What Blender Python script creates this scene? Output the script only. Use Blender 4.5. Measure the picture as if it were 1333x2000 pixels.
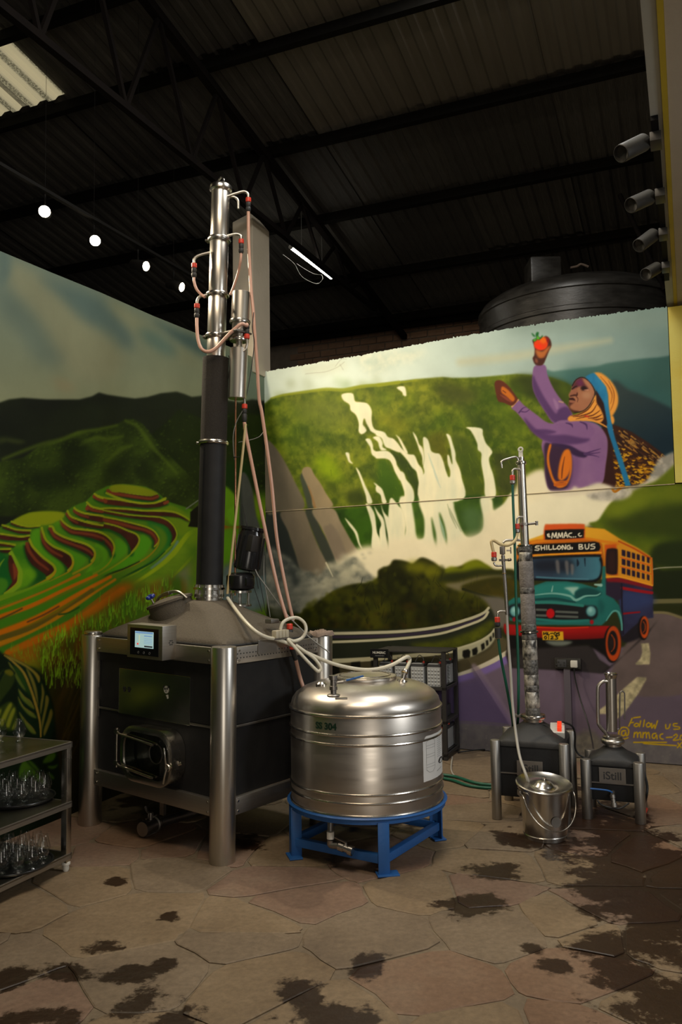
import bpy, bmesh, math, random
import numpy as np
from mathutils import Vector, Matrix, Euler
for o in list(bpy.data.objects): bpy.data.objects.remove(o)
SC = bpy.context.scene; COL = SC.collection
R_ = math.radians
# ------------------------------------------------------------------ camera
FPX, PITCH, ROLL, EYE = 1600., R_(3.93), R_(-.85), 1.5     # focal length in pixels of the 1333 x 2000 frame
cd = bpy.data.cameras.new('camera'); cam = bpy.data.objects.new('camera', cd); COL.objects.link(cam)
cd.sensor_fit = 'VERTICAL'; cd.sensor_height = 36; cd.sensor_width = 24; cd.lens = 36*FPX/2000
CAMM = Matrix.Translation((0, 0, EYE)) @ Matrix.Rotation(math.pi/2+PITCH, 4, 'X') @ Matrix.Rotation(ROLL, 4, 'Z')
cam.matrix_world = CAMM; cd.clip_start = .05; cd.clip_end = 100; SC.camera = cam
SC.cycles.transparent_max_bounces = 24; SC.cycles.max_bounces = 6; SC.cycles.diffuse_bounces = 3; SC.cycles.glossy_bounces = 4
# ------------------------------------------------------------------ world, view
W = bpy.data.worlds.new('world'); SC.world = W; W.use_nodes = True
bg = W.node_tree.nodes['Background']; bg.inputs[0].default_value = (1.0, .92, .8, 1); bg.inputs[1].default_value = .055
vs = SC.view_settings; vs.view_transform = 'Standard'; vs.look = 'None'; vs.gamma = 1; vs.use_curve_mapping = False; vs.exposure = -.25
def area(name, loc, target, sx, sy, power, col, spread=180):
    l = bpy.data.lights.new(name, 'AREA'); l.shape = 'RECTANGLE'; l.size = sx; l.size_y = sy; l.energy = power; l.color = col; l.spread = R_(spread)
    o = bpy.data.objects.new(name, l); COL.objects.link(o); o.location = loc
    o.rotation_euler = (Vector(target)-Vector(loc)).to_track_quat('-Z', 'Y').to_euler(); return o
# the hall goes on behind the camera: its wide doorway lets daylight in, and an added, unseen overhead fill pools light on the floor
area('doorway_daylight', (.9, -3.6, 1.5), (.2, 5, 1.2), 1.7, 2.7, 80, (1, .92, .8))
area('hall_fill', (-.5, 2.4, 4.7), (.1, 4.4, 0), 1.6, .4, 62, (1, .82, .6))
# translucent sheets in the same roof bay as the one in view, above the frame
area('skylight_daylight', (1.0, 4.7, 5.75), (.9, 4.6, 0), 1.3, 1.0, 95, (1, .97, .9))
area('skylight_daylight', (-.5, 2.8, 6.0), (-.2, 3.8, 0), 1.6, 1.0, 45, (1, .95, .86))
area('window_daylight', (3.5, 2.1, 2.75), (.25, 4.4, .8), .9, .7, 26, (.95, .98, 1), 110)

# ------------------------------------------------------------------ helpers: places
_R3 = CAMM.to_3x3()
def ray(x, y): return _R3 @ Vector(((x-666.5)/FPX, -(y-1000)/FPX, -1))
def on_z(x, y, z=0.):
    d = ray(x, y); return Vector((0, 0, EYE))+d*((z-EYE)/d.z)
def at(x, y, Y):
    d = ray(x, y); return Vector((0, 0, EYE))+d*(Y/d.y)
def on_plane(x, y, P, n):
    d = ray(x, y); c = Vector((0, 0, EYE)); return c+d*((Vector(P)-c).dot(n)/d.dot(n))
# ------------------------------------------------------------------ helpers: meshes
def frame(z, x=None):
    z = Vector(z).normalized(); x = Vector(x) if x is not None else (Vector((1, 0, 0)) if abs(z.x) < .9 else Vector((0, 1, 0)))
    x = (x-z*x.dot(z)).normalized(); return x, z.cross(x), z
def cr(pts, n=6, closed=False):
    p = [Vector(q) for q in pts]; m = len(p); out = []
    for i in range(m if closed else m-1):
        if closed: a, b, c, d = p[i-1], p[i], p[(i+1) % m], p[(i+2) % m]
        else: a, b, c, d = p[max(i-1, 0)], p[i], p[i+1], p[min(i+2, m-1)]
        for k in range(n):
            t = k/n; out.append(.5*(2*b+(c-a)*t+(2*a-5*b+4*c-d)*t*t+(3*b-a-3*c+d)*t**3))
    if not closed: out.append(p[-1])
    return out
class MB:
    def __init__(s): s.v = []; s.f = []
    def add(s, vs, fs):
        b = len(s.v); s.v += [tuple(v) for v in vs]; s.f += [tuple(b+i for i in f) for f in fs]; return s
    def box(s, c, sz, ax=None):
        c = Vector(c); X, Y, Zz = ax if ax else (Vector((1, 0, 0)), Vector((0, 1, 0)), Vector((0, 0, 1)))
        X, Y, Zz = X*(sz[0]/2), Y*(sz[1]/2), Zz*(sz[2]/2)
        vs = [c+X*i+Y*j+Zz*k for k in (-1, 1) for j in (-1, 1) for i in (-1, 1)]
        return s.add(vs, [(0, 2, 3, 1), (4, 5, 7, 6), (0, 1, 5, 4), (2, 6, 7, 3), (0, 4, 6, 2), (1, 3, 7, 5)])
    def beam(s, p0, p1, w, h, up=(0, 0, 1)):
        p0, p1 = Vector(p0), Vector(p1); Zz = (p1-p0).normalized(); Y = Vector(up); X = Y.cross(Zz).normalized(); Y = Zz.cross(X)
        return s.box((p0+p1)/2, (w, h, (p1-p0).length), (X, Y, Zz))
    def lathe(s, prof, n=32, o=(0, 0, 0), axis=(0, 0, 1), xa=None, cap=True):
        X, Y, Zz = frame(axis, xa); o = Vector(o); vs = []; fs = []
        for r, z in prof:
            for k in range(n):
                a = 2*math.pi*k/n; vs.append(o+Zz*z+X*(r*math.cos(a))+Y*(r*math.sin(a)))
        m = len(prof)
        for i in range(m-1):
            for k in range(n): fs.append((i*n+k, i*n+(k+1) % n, (i+1)*n+(k+1) % n, (i+1)*n+k))
        if cap:
            if prof[0][0] > 1e-5: fs.append(tuple(range(n))[::-1])
            if prof[-1][0] > 1e-5: fs.append(tuple((m-1)*n+k for k in range(n)))
        return s.add(vs, fs)
    def cyl(s, p0, p1, r0, r1=None, n=24):
        p0, p1 = Vector(p0), Vector(p1); return s.lathe([(r0, 0), (r0 if r1 is None else r1, (p1-p0).length)], n, p0, p1-p0)
    def torus(s, c, axis, R, r, n=36, m=8):
        X, Y, Zz = frame(axis); c = Vector(c); vs = []; fs = []
        for i in range(n):
            a = 2*math.pi*i/n; u = X*math.cos(a)+Y*math.sin(a)
            for j in range(m):
                b = 2*math.pi*j/m; vs.append(c+u*(R+r*math.cos(b))+Zz*(r*math.sin(b)))
        for i in range(n):
            for j in range(m): fs.append((i*m+j, ((i+1) % n)*m+j, ((i+1) % n)*m+(j+1) % m, i*m+(j+1) % m))
        return s.add(vs, fs)
    def tube(s, pts, r, n=10, k=5, smooth=True, cap=True):
        p = cr(pts, k) if smooth and len(pts) > 2 else [Vector(q) for q in pts]
        rr = r if isinstance(r, (list, tuple)) else None; vs = []; fs = []; X = None
        for i, q in enumerate(p):
            t = (p[min(i+1, len(p)-1)]-p[max(i-1, 0)]).normalized()
            if X is None: X = frame(t)[0]
            X = (X-t*X.dot(t)).normalized(); Y = t.cross(X)
            rad = r if rr is None else float(np.interp(i/(len(p)-1), np.linspace(0, 1, len(rr)), rr))
            for j in range(n):
                a = 2*math.pi*j/n; vs.append(q+X*(rad*math.cos(a))+Y*(rad*math.sin(a)))
        for i in range(len(p)-1):
            for j in range(n): fs.append((i*n+j, i*n+(j+1) % n, (i+1)*n+(j+1) % n, (i+1)*n+j))
        if cap: fs += [tuple(range(n))[::-1], tuple((len(p)-1)*n+j for j in range(n))]
        return s.add(vs, fs)
    def prism(s, poly, o, X, Y, depth):
        """flat outline poly [(x, y)] in the plane (o, X, Y), thickness depth along X x Y"""
        o, X, Y = Vector(o), Vector(X).normalized(), Vector(Y).normalized(); N = X.cross(Y).normalized(); n = len(poly)
        vs = [o+X*a+Y*b for a, b in poly]+[o+X*a+Y*b+N*depth for a, b in poly]
        fs = [tuple(range(n))[::-1], tuple(range(n, 2*n))]+[(i, (i+1) % n, n+(i+1) % n, n+i) for i in range(n)]
        return s.add(vs, fs)
    def sph(s, c, r, n=14, m=8, sc=(1, 1, 1)):
        c = Vector(c); pr = [(max(1e-6, math.sin(math.pi*i/m))*r, -math.cos(math.pi*i/m)*r) for i in range(m+1)]
        b = len(s.v); s.lathe(pr, n, (0, 0, 0), cap=False)
        for i in range(b, len(s.v)): s.v[i] = tuple(c[k]+s.v[i][k]*sc[k] for k in range(3))
        return s
    def build(s, name, m, parent=None, smooth=40, bevel=0., seg=2):
        me = bpy.data.meshes.new(name); me.from_pydata(s.v, [], s.f)
        if bevel:
            bm = bmesh.new(); bm.from_mesh(me); bmesh.ops.remove_doubles(bm, verts=bm.verts, dist=1e-6)
            ed = [e for e in bm.edges if len(e.link_faces) == 2 and e.calc_face_angle(0) > .5]
            bmesh.ops.bevel(bm, geom=ed, offset=bevel, segments=seg, affect='EDGES', profile=.6, clamp_overlap=True); bm.to_mesh(me); bm.free()
        me.validate(); me.materials.append(M[m] if isinstance(m, str) else m)
        if smooth:
            me.polygons.foreach_set('use_smooth', [True]*len(me.polygons)); me.set_sharp_from_angle(angle=R_(smooth))
        return link(bpy.data.objects.new(name, me), parent)
def link(o, parent=None):
    COL.objects.link(o)
    if parent is not None: o.parent = parent
    return o
def tag(o, label=None, cat=None, group=None, kind=None):
    for k, v in (('label', label), ('category', cat), ('group', group), ('kind', kind)):
        if v: o[k] = v
    return o
def empty(name, loc=(0, 0, 0), rot=(0, 0, 0), label=None, cat=None, group=None):
    o = bpy.data.objects.new(name, None); o.empty_display_size = .1; COL.objects.link(o); o.location = loc; o.rotation_euler = rot
    return tag(o, label, cat, group)
def xf(o): return Matrix.Translation(o.location) @ o.rotation_euler.to_matrix().to_4x4()
def loc(o, P): return xf(o).inverted() @ Vector(P)
def copy_tree(o, parent=None):
    c = o.copy(); COL.objects.link(c)
    if parent is not None: c.parent = parent
    for ch in [q for q in bpy.data.objects if q.parent == o]: copy_tree(ch, c)
    return c
def text(name, body, size, o, X, Y, m, parent=None, thick=.0006, bold=0.):
    cu = bpy.data.curves.new(name, 'FONT'); cu.body = body; cu.size = size; cu.align_x = 'CENTER'; cu.align_y = 'CENTER'; cu.extrude = thick; cu.offset = bold
    t = bpy.data.objects.new(name, cu); COL.objects.link(t)
    me = bpy.data.meshes.new_from_object(t.evaluated_get(bpy.context.evaluated_depsgraph_get())); bpy.data.objects.remove(t)
    X, Y = Vector(X).normalized(), Vector(Y).normalized(); N = X.cross(Y); mt = Matrix((X, Y, N)).transposed().to_4x4(); mt.translation = Vector(o)
    me.transform(mt); me.materials.clear(); me.materials.append(M[m]); me.name = name
    return link(bpy.data.objects.new(name, me), parent)
# ------------------------------------------------------------------ materials
M = {}
def nt(name):
    m = bpy.data.materials.new(name); m.use_nodes = True; t = m.node_tree; M[name] = m
    return m, t, t.nodes['Principled BSDF']
def N(t, kind, **kw):
    n = t.nodes.new(kind)
    for k, v in kw.items():
        if k.startswith('i_'): n.inputs[int(k[2:]) if k[2:].isdigit() else k[2:]].default_value = v
        else: setattr(n, k, v)
    return n
def rgba(c): return (c[0], c[1], c[2], 1)
def pm(name, col, rough=.5, metal=0., col2=None, scale=6., stretch=(1, 1, 1), bump=0., bscale=60., rvar=.0, spec=.5, coat=0., detail=5., coord='Object', contrast=1.):
    m, t, b = nt(name); L = t.links.new
    tc = N(t, 'ShaderNodeTexCoord'); mp = N(t, 'ShaderNodeMapping'); mp.inputs['Scale'].default_value = stretch; L(tc.outputs[coord], mp.inputs[0])
    ns = N(t, 'ShaderNodeTexNoise', i_Scale=scale, i_Detail=detail); L(mp.outputs[0], ns.inputs['Vector'])
    rp = N(t, 'ShaderNodeValToRGB'); rp.color_ramp.elements[0].position = .5-.25/contrast; rp.color_ramp.elements[1].position = .5+.25/contrast
    rp.color_ramp.elements[0].color = rgba(col); rp.color_ramp.elements[1].color = rgba(col2 or [c*.8 for c in col]); L(ns.outputs[0], rp.inputs[0]); L(rp.outputs[0], b.inputs['Base Color'])
    b.inputs['Roughness'].default_value = rough; b.inputs['Metallic'].default_value = metal; b.inputs['Specular IOR Level'].default_value = spec; b.inputs['Coat Weight'].default_value = coat
    if rvar:
        mr = N(t, 'ShaderNodeMapRange'); mr.inputs[1].default_value = .3; mr.inputs[2].default_value = .7; mr.inputs[3].default_value = max(0, rough-rvar); mr.inputs[4].default_value = rough+rvar; L(ns.outputs[0], mr.inputs[0]); L(mr.outputs[0], b.inputs['Roughness'])
    if bump:
        n2 = N(t, 'ShaderNodeTexNoise', i_Scale=bscale, i_Detail=3.); L(mp.outputs[0], n2.inputs['Vector'])
        bp = N(t, 'ShaderNodeBump'); bp.inputs['Strength'].default_value = bump; bp.inputs['Distance'].default_value = .01; L(n2.outputs[0], bp.inputs['Height']); L(bp.outputs[0], b.inputs['Normal'])
    return m
def em(name, col, s):
    m, t, b = nt(name); b.inputs['Base Color'].default_value = rgba(col); b.inputs['Emission Color'].default_value = rgba(col); b.inputs['Emission Strength'].default_value = s; return m
pm('steel', (.56, .53, .48), .33, 1, (.5, .47, .42), 5, (30, 30, .4), 0, 30, .03)
pm('steel_h', (.42, .39, .34), .45, 1, (.36, .33, .29), 5, (.4, .4, 40), 0, 30, .04)
pm('steel_dull', (.36, .34, .31), .42, 1, (.28, .26, .24), 8, (1, 1, 1), .05, 40, .08)
pm('steel_polish', (.58, .55, .5), .25, 1, (.52, .49, .44), 6, (1, 1, 1), 0, 20, .05)
pm('steel_mini', (.4, .385, .355), .45, 1, (.34, .325, .3), 6, (30, 30, .4), 0, 20, .03)
pm('tank_steel', (.6, .55, .49), .36, 1, (.54, .495, .44), 3, (.6, .6, 10), 0, 14, .05)
pm('plate_mirror', (.46, .46, .4), .22, 1, (.42, .42, .37), 6, (1, 30, 1), 0, 20, .03)
pm('port_dark', (.1, .1, .085), .3, 1, (.08, .08, .07), 6)
pm('black_panel', (.008, .008, .009), .6, 0, (.014, .014, .014), 12, bump=.05, bscale=90, spec=.3)
pm('black_rubber', (.012, .012, .012), .6, 0, (.022, .021, .02), 20, bump=.1, bscale=120)
pm('black_foam', (.02, .018, .016), .95, 0, (.05, .044, .038), 260, bump=.6, bscale=260, spec=.2)
pm('black_gloss', (.008, .008, .009), .22, 0, (.014, .014, .015), 20)
pm('black_iron', (.016, .015, .014), .5, 0, (.026, .024, .022), 18, bump=.05)
pm('hood_grey', (.1, .082, .058), .75, 0, (.07, .058, .042), 90, bump=.35, bscale=200, spec=.35)
pm('red_plastic', (.62, .045, .02), .4, 0, (.5, .035, .018), 12)
pm('blue_paint', (.02, .115, .36), .45, 0, (.015, .085, .27), 9, bump=.06, bscale=60)
pm('blue_plastic', (.015, .03, .25), .35, 0, (.012, .025, .2), 12)
pm('white_plastic', (.62, .6, .54), .45, 0, (.55, .53, .47), 9)
pm('beige_plastic', (.48, .43, .32), .5, 0, (.4, .36, .27), 14)
pm('hose_clear', (.62, .58, .46), .3, 0, (.5, .47, .37), 9, spec=.5)
pm('hose_pink', (.56, .33, .25), .32, 0, (.46, .26, .19), 5)
pm('hose_tan', (.56, .44, .22), .32, 0, (.46, .36, .18), 5)
pm('hose_grey', (.4, .38, .33), .4, 0, (.32, .3, .26), 9)
pm('green_hose', (.006, .10, .06), .42, 0, (.005, .075, .045), 9)
pm('copper', (.55, .28, .17), .35, 1, (.42, .2, .12), 9)
pm('brass', (.5, .36, .16), .35, 1, (.4, .28, .12), 9)
pm('wire_black', (.01, .01, .01), .5, 0, (.015, .015, .015), 9)
pm('wire_grey', (.16, .16, .15), .5, 0, (.22, .22, .2), 9)
pm('cloth', (.24, .18, .14), .9, 0, (.15, .11, .085), 30, bump=.3, bscale=90)
pm('paper', (.66, .65, .62), .6, 0, (.62, .61, .58), 9)
pm('ink', (.02, .02, .02), .6, 0, (.03, .03, .03), 9)
pm('ink_grey', (.2, .2, .2), .6, 0, (.24, .24, .24), 9)
pm('ink_green', (.006, .045, .02), .7, 0, (.012, .06, .03), 60)
pm('white_paint', (.6, .58, .52), .6, 0, (.54, .52, .46), 9)
pm('battery_grey', (.36, .37, .37), .5, 0, (.3, .31, .31), 12)
pm('battery_dark', (.05, .05, .052), .5, 0, (.035, .035, .037), 12)
pm('lamp_grey', (.024, .022, .019), .45, .3, (.045, .042, .036), 9)
pm('screen_bezel', (.006, .006, .007), .15, 0, (.008, .008, .009), 9)
pm('tank_black', (.014, .013, .012), .38, 0, (.03, .028, .025), 7, (1, 1, 3), .08, 30, .08)
pm('plastic_black_tray', (.01, .01, .01), .3, 0, (.014, .014, .014), 9)
em('screen_glow', (.42, .62, .62), .7); em('screen_line', (.16, .3, .55), .8); em('screen_red', (.8, .06, .04), .9); em('screen_yel', (.7, .6, .2), .9); em('screen_dark', (.05, .06, .08), .2)
em('lamp_face', (1, .86, .62), 40.); em('tube_glow', (1, .96, .82), 26.); em('red_glow', (.9, .05, .01), .5)
# ------------------------------------------------------------------ the painted mural
# Both painted walls carry one hand-painted picture.  It is laid out as flat brush shapes on a
# sketch sheet and then transferred, by one plane-to-plane homography per wall, to the paint colour
# of the wall's own finely divided surface.
class Sheet:
    def __init__(s, x0, y0, x1, y1):
        s.x0, s.y0, s.w, s.h = x0, y0, x1-x0, y1-y0
        s.a = np.zeros((s.h, s.w, 3), np.float32)
        s.X, s.Y = np.meshgrid(np.arange(s.w, dtype=np.float32)+x0, np.arange(s.h, dtype=np.float32)+y0)
def curve(p, n=5, closed=True):
    p = np.asarray(p, float); m = len(p); out = []
    for i in range(m if closed else m-1):
        if closed: a, b, c, d = p[i-1], p[i], p[(i+1) % m], p[(i+2) % m]
        else: a, b, c, d = p[max(i-1, 0)], p[i], p[i+1], p[min(i+2, m-1)]
        for k in range(n):
            t = k/n; out.append(.5*(2*b+(c-a)*t+(2*a-5*b+4*c-d)*t*t+(3*b-a-3*c+d)*t**3))
    if not closed: out.append(p[-1])
    return np.array(out)
def blur(m, s):
    if s < .35: return m
    r = max(1, int(s*2.2+.5)); k = np.exp(-.5*(np.arange(-r, r+1)/s)**2); k = (k/k.sum()).astype(np.float32)
    q = np.pad(m, ((r, r), (r, r)), 'edge'); o = np.zeros((q.shape[0], m.shape[1]), np.float32)
    for i in range(2*r+1): o += k[i]*q[:, i:i+m.shape[1]]
    u = np.zeros_like(m)
    for i in range(2*r+1): u += k[i]*o[i:i+m.shape[0]]
    return u
def fbm(X, Y, sc, seed, octv=4, sx=1., sy=1.):
    rs = np.random.RandomState(seed); out = np.zeros(X.shape, np.float32); amp = 1; tot = 0
    for o in range(octv):
        g = rs.rand(64, 64).astype(np.float32); x = X/(sc*sx)+7.3*o; y = Y/(sc*sy)+3.1*o
        xi = np.floor(x).astype(int); yi = np.floor(y).astype(int); fx = x-xi; fy = y-yi
        fx = fx*fx*(3-2*fx); fy = fy*fy*(3-2*fy); xi %= 64; yi %= 64; x1 = (xi+1) % 64; y1 = (yi+1) % 64
        out += amp*((g[yi, xi]*(1-fx)+g[yi, x1]*fx)*(1-fy)+(g[y1, xi]*(1-fx)+g[y1, x1]*fx)*fy)
        tot += amp; amp *= .5; sc *= .5
    return out/tot
def fill(S, pts, col, soft=.7, alpha=1., smooth=True, col2=None, axis=None, tex=None):
    """one brush shape: polygon filled with col (or a blend to col2 along axis), soft edge"""
    p = curve(pts) if smooth else np.asarray(pts, float)
    m = int(soft*2.5+3)
    x0 = max(int(p[:, 0].min())-m, S.x0); x1 = min(int(p[:, 0].max())+m+1, S.x0+S.w)
    y0 = max(int(p[:, 1].min())-m, S.y0); y1 = min(int(p[:, 1].max())+m+1, S.y0+S.h)
    if x1 <= x0 or y1 <= y0: return
    w, h = x1-x0, y1-y0; ss = 3
    ys = y0-.5+(np.arange(h*ss)+.5)/ss
    a, b = p, np.roll(p, -1, 0); cov = np.zeros((h*ss, w+1), np.float32)
    for k in range(len(p)):
        ya, yb = a[k, 1], b[k, 1]
        if ya == yb: continue
        sg = 1 if yb > ya else -1
        lo, hi = min(ya, yb), max(ya, yb)
        i0, i1 = np.searchsorted(ys, lo), np.searchsorted(ys, hi)
        if i1 <= i0: continue
        r = np.arange(i0, i1); xc = a[k, 0]+(ys[r]-ya)/(yb-ya)*(b[k, 0]-a[k, 0])-(x0-.5)
        xc = np.clip(xc, 0, w-.001); ci = xc.astype(int); fr = xc-ci
        np.add.at(cov, (r, ci), sg*(1-fr)); np.add.at(cov, (r, ci+1), sg*fr)
    al = np.clip(np.abs(np.cumsum(cov, 1)[:, :w]), 0, 1).reshape(h, ss, w).mean(1)
    al = blur(al, soft)*alpha
    put(S, x0, y0, al, col, col2, axis, tex)
def put(S, x0, y0, al, col, col2=None, axis=None, tex=None):
    h, w = al.shape; sl = np.s_[y0-S.y0:y0-S.y0+h, x0-S.x0:x0-S.x0+w]
    c = np.asarray(col, np.float32)/255*np.ones((h, w, 3), np.float32)
    if col2 is not None:
        (ax, ay), (bx, by) = axis
        t = np.clip(((S.X[sl]-ax)*(bx-ax)+(S.Y[sl]-ay)*(by-ay))/((bx-ax)**2+(by-ay)**2), 0, 1)[..., None]
        c = c*(1-t)+np.asarray(col2, np.float32)/255*t
    if tex is not None:      # (colour, scale, seed, contrast, sx, sy)
        tc, sc, sd, k, sx, sy = tex
        n = np.clip((fbm(S.X[sl], S.Y[sl], sc, sd, 4, sx, sy)-.5)*k+.5, 0, 1)[..., None]
        c = c*(1-n)+np.asarray(tc, np.float32)/255*n
    a = al[..., None]; S.a[sl] = S.a[sl]*(1-a)+c*a
def stroke(S, pts, w, col, soft=.6, alpha=1., smooth=True, n=5):
    """one brush stroke: w is a width or (start, end) or list of widths"""
    q = np.asarray(pts, float); ww = np.interp(np.linspace(0, 1, len(q)), np.linspace(0, 1, len(np.atleast_1d(w))), np.atleast_1d(w))
    q = np.column_stack([q, ww])
    if smooth and len(q) > 2: q = curve(q, n, False)
    m = int(q[:, 2].max()/2+soft*3+2)
    x0 = max(int(q[:, 0].min())-m, S.x0); x1 = min(int(q[:, 0].max())+m+1, S.x0+S.w)
    y0 = max(int(q[:, 1].min())-m, S.y0); y1 = min(int(q[:, 1].max())+m+1, S.y0+S.h)
    if x1 <= x0 or y1 <= y0: return
    al = np.zeros((y1-y0, x1-x0), np.float32)
    for a, b in zip(q[:-1], q[1:]):
        mm = int(max(a[2], b[2])/2+soft*2+2)
        u0 = max(int(min(a[0], b[0]))-mm, x0); u1 = min(int(max(a[0], b[0]))+mm+1, x1)
        v0 = max(int(min(a[1], b[1]))-mm, y0); v1 = min(int(max(a[1], b[1]))+mm+1, y1)
        if u1 <= u0 or v1 <= v0: continue
        X = S.X[v0-S.y0:v1-S.y0, u0-S.x0:u1-S.x0]; Y = S.Y[v0-S.y0:v1-S.y0, u0-S.x0:u1-S.x0]
        dx, dy = b[0]-a[0], b[1]-a[1]; L = dx*dx+dy*dy+1e-9
        t = np.clip(((X-a[0])*dx+(Y-a[1])*dy)/L, 0, 1)
        d = np.hypot(X-a[0]-t*dx, Y-a[1]-t*dy)-(a[2]+(b[2]-a[2])*t)/2
        e = np.clip(.5-d/(2*soft), 0, 1); e = e*e*(3-2*e)
        sub = al[v0-y0:v1-y0, u0-x0:u1-x0]; np.maximum(sub, e, out=sub)
    put(S, x0, y0, al*alpha, col)
def ell(S, cx, cy, rx, ry, col, soft=.6, alpha=1., rot=0., **k):
    t = np.linspace(0, 2*math.pi, 28, endpoint=False); c, s = math.cos(rot), math.sin(rot)
    x, y = rx*np.cos(t), ry*np.sin(t)
    fill(S, np.column_stack([cx+x*c-y*s, cy+x*s+y*c]), col, soft, alpha, False, **k)
def Z(ox, oy, s):
    return lambda *p: [(ox+x/s, oy+y/s) for x, y in p]
zA = Z(0, 480, 3.3325); zB = Z(0, 880, 3.3325); zC = Z(0, 1250, 6.667); zD = Z(480, 680, 4.443); zE = Z(740, 640, 4.443)
zG = Z(500, 980, 4.443); zH = Z(780, 980, 4.443); zJ = Z(980, 1000, 3.776); zK = Z(900, 600, 3.0785); zM = Z(1030, 640, 6.665)
zN = Z(950, 720, 3.48); zO = Z(0, 940, 6.667); zP = Z(180, 930, 6.06); zQ = Z(0, 1150, 5.554); zS = Z(620, 1080, 3.3325)
zU = Z(1133, 1200, 6.25); zV = Z(900, 1150, 3.078); zW = Z(350, 780, 4.443)

def paint_left():
    S = Sheet(-40, 440, 560, 1720); R = np.random.RandomState(5)
    # sky with slanting bands of cloud
    fill(S, [(-60, 430), (580, 430), (580, 830), (-60, 830)], (100, 112, 104), 0, smooth=False, col2=(124, 128, 106), axis=((150, 520), (170, 780)))
    for q, c, s, a in (
        (zA((60, 100), (200, 150), (380, 260), (520, 420), (700, 600), (820, 760), (620, 900), (420, 800), (300, 560), (180, 400), (70, 280)), (128, 129, 108), 12, .75),
        (zA((0, 260), (80, 320), (200, 430), (320, 600), (420, 760), (250, 760), (120, 560), (0, 420)), (88, 102, 98), 12, .5),
        (zA((250, 200), (420, 250), (620, 330), (760, 440), (860, 580), (840, 680), (700, 560), (540, 480), (420, 360)), (82, 98, 96), 10, .8),
        (zA((700, 340), (840, 420), (980, 520), (1120, 620), (1260, 720), (1330, 820), (1180, 760), (1000, 700), (860, 560), (760, 460)), (124, 126, 104), 8, .7),
        (zA((900, 540), (1010, 560), (1120, 640), (1150, 720), (1050, 700), (940, 620)), (84, 104, 98), 9, .8),
        (zA((1000, 480), (1130, 540), (1300, 610), (1400, 700), (1500, 820), (1330, 720), (1160, 620)), (70, 88, 86), 7, .85),
        (zA((0, 20), (60, 70), (70, 160), (30, 240), (0, 260)), (86, 102, 100), 6, .7),
        (zA((350, 860), (440, 880), (500, 930), (420, 950), (370, 920)), (134, 122, 98), 8, .5),
        ([(430, 690), (470, 700), (520, 735), (525, 790), (470, 780), (420, 760)], (92, 106, 98), 8, .7)):
        fill(S, q, c, s, a)
    fill(S, [(-60, 800), (600, 800), (600, 1760), (-60, 1760)], (30, 28, 13), 0, smooth=False)
    # dark far mountain
    mt = zA((-100, 1040), (0, 1020), (60, 1000), (150, 990), (300, 1000), (420, 1000), (520, 1000), (600, 980), (645, 955), (700, 970), (800, 985), (880, 995), (960, 985), (1050, 960), (1150, 950), (1200, 965), (1250, 985), (1333, 975), (1450, 1000), (1560, 1020), (1640, 1000), (1720, 1010), (1900, 1010))
    fill(S, [(-80, 790)]+mt+[(600, 1300), (-80, 1300)], (20, 23, 21), 1.6, smooth=False, col2=(20, 26, 16), axis=((0, 770), (0, 900)), tex=((28, 34, 23), 60, 3, 2.2, 1.6, 1))
    fill(S, zA((0, 1250), (90, 1255), (170, 1275), (120, 1290), (40, 1275), (0, 1290)), (58, 66, 34), 3, .7)
    # forested hills
    def forest(q, base, lite, seed, n, bb):
        fill(S, q, base, 1.2, 1, False, tex=(lite, 46, seed, 2.4, 1, 1))
        P = curve(q, 3) if False else np.array(q); e0, e1 = P, np.roll(P, -1, 0)
        for i in range(n):
            x = R.uniform(bb[0], bb[2]); y = R.uniform(bb[1], bb[3])
            ins = 0
            for (ax, ay), (bx, by) in zip(e0, e1):
                if (ay > y) != (by > y) and x < ax+(y-ay)/(by-ay)*(bx-ax): ins ^= 1
            if not ins: continue
            r = R.uniform(.9, 2.6); k = R.uniform(.4, 1)
            ell(S, x+r*.3, y+r*.7, r*1.25, r, (18, 26, 10), r*.6, .38)
            ell(S, x, y, r, r*.8, (int(56+40*k), int(72+46*k), int(24+18*k)), r*.5, .2+.4*R.rand())
    forest(zA((980, 1230), (1080, 1150), (1170, 1065), (1260, 1100), (1340, 1140), (1500, 1090), (1700, 1100), (1760, 1900), (1000, 1800), (940, 1400)), (20, 30, 12), (32, 42, 18), 8, 300, (290, 800, 520, 990))
    forest(zA((-200, 1440), (150, 1380), (250, 1310), (400, 1260), (500, 1210), (640, 1190), (760, 1165), (810, 1130), (870, 1125), (930, 1160), (1000, 1250), (1080, 1340), (1180, 1440), (1300, 1560), (1320, 1760), (-200, 1760)), (24, 33, 13), (54, 68, 24), 11, 1300, (-40, 815, 400, 1000))
    for q in (((20, 1390), (140, 1340), (280, 1290), (400, 1262), (520, 1215), (640, 1195), (760, 1168)), ((520, 1300), (620, 1250), (700, 1260), (800, 1240)), ((820, 1140), (900, 1180), (980, 1290), (1060, 1380), (1150, 1480)), ((700, 1400), (780, 1330), (860, 1300))):
        stroke(S, zA(*q), (6, 9, 5), (78, 94, 32), 4, .6)
    for q in (((420, 1330), (560, 1290), (640, 1370), (560, 1460), (430, 1480)), ((200, 1500), (380, 1440), (420, 1560), (260, 1600)), ((700, 1420), (820, 1370), (800, 1500), (690, 1540)), ((930, 1400), (1000, 1440), (980, 1560), (900, 1500))):
        fill(S, zA(*q), (20, 30, 12), 7, .6)
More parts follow.
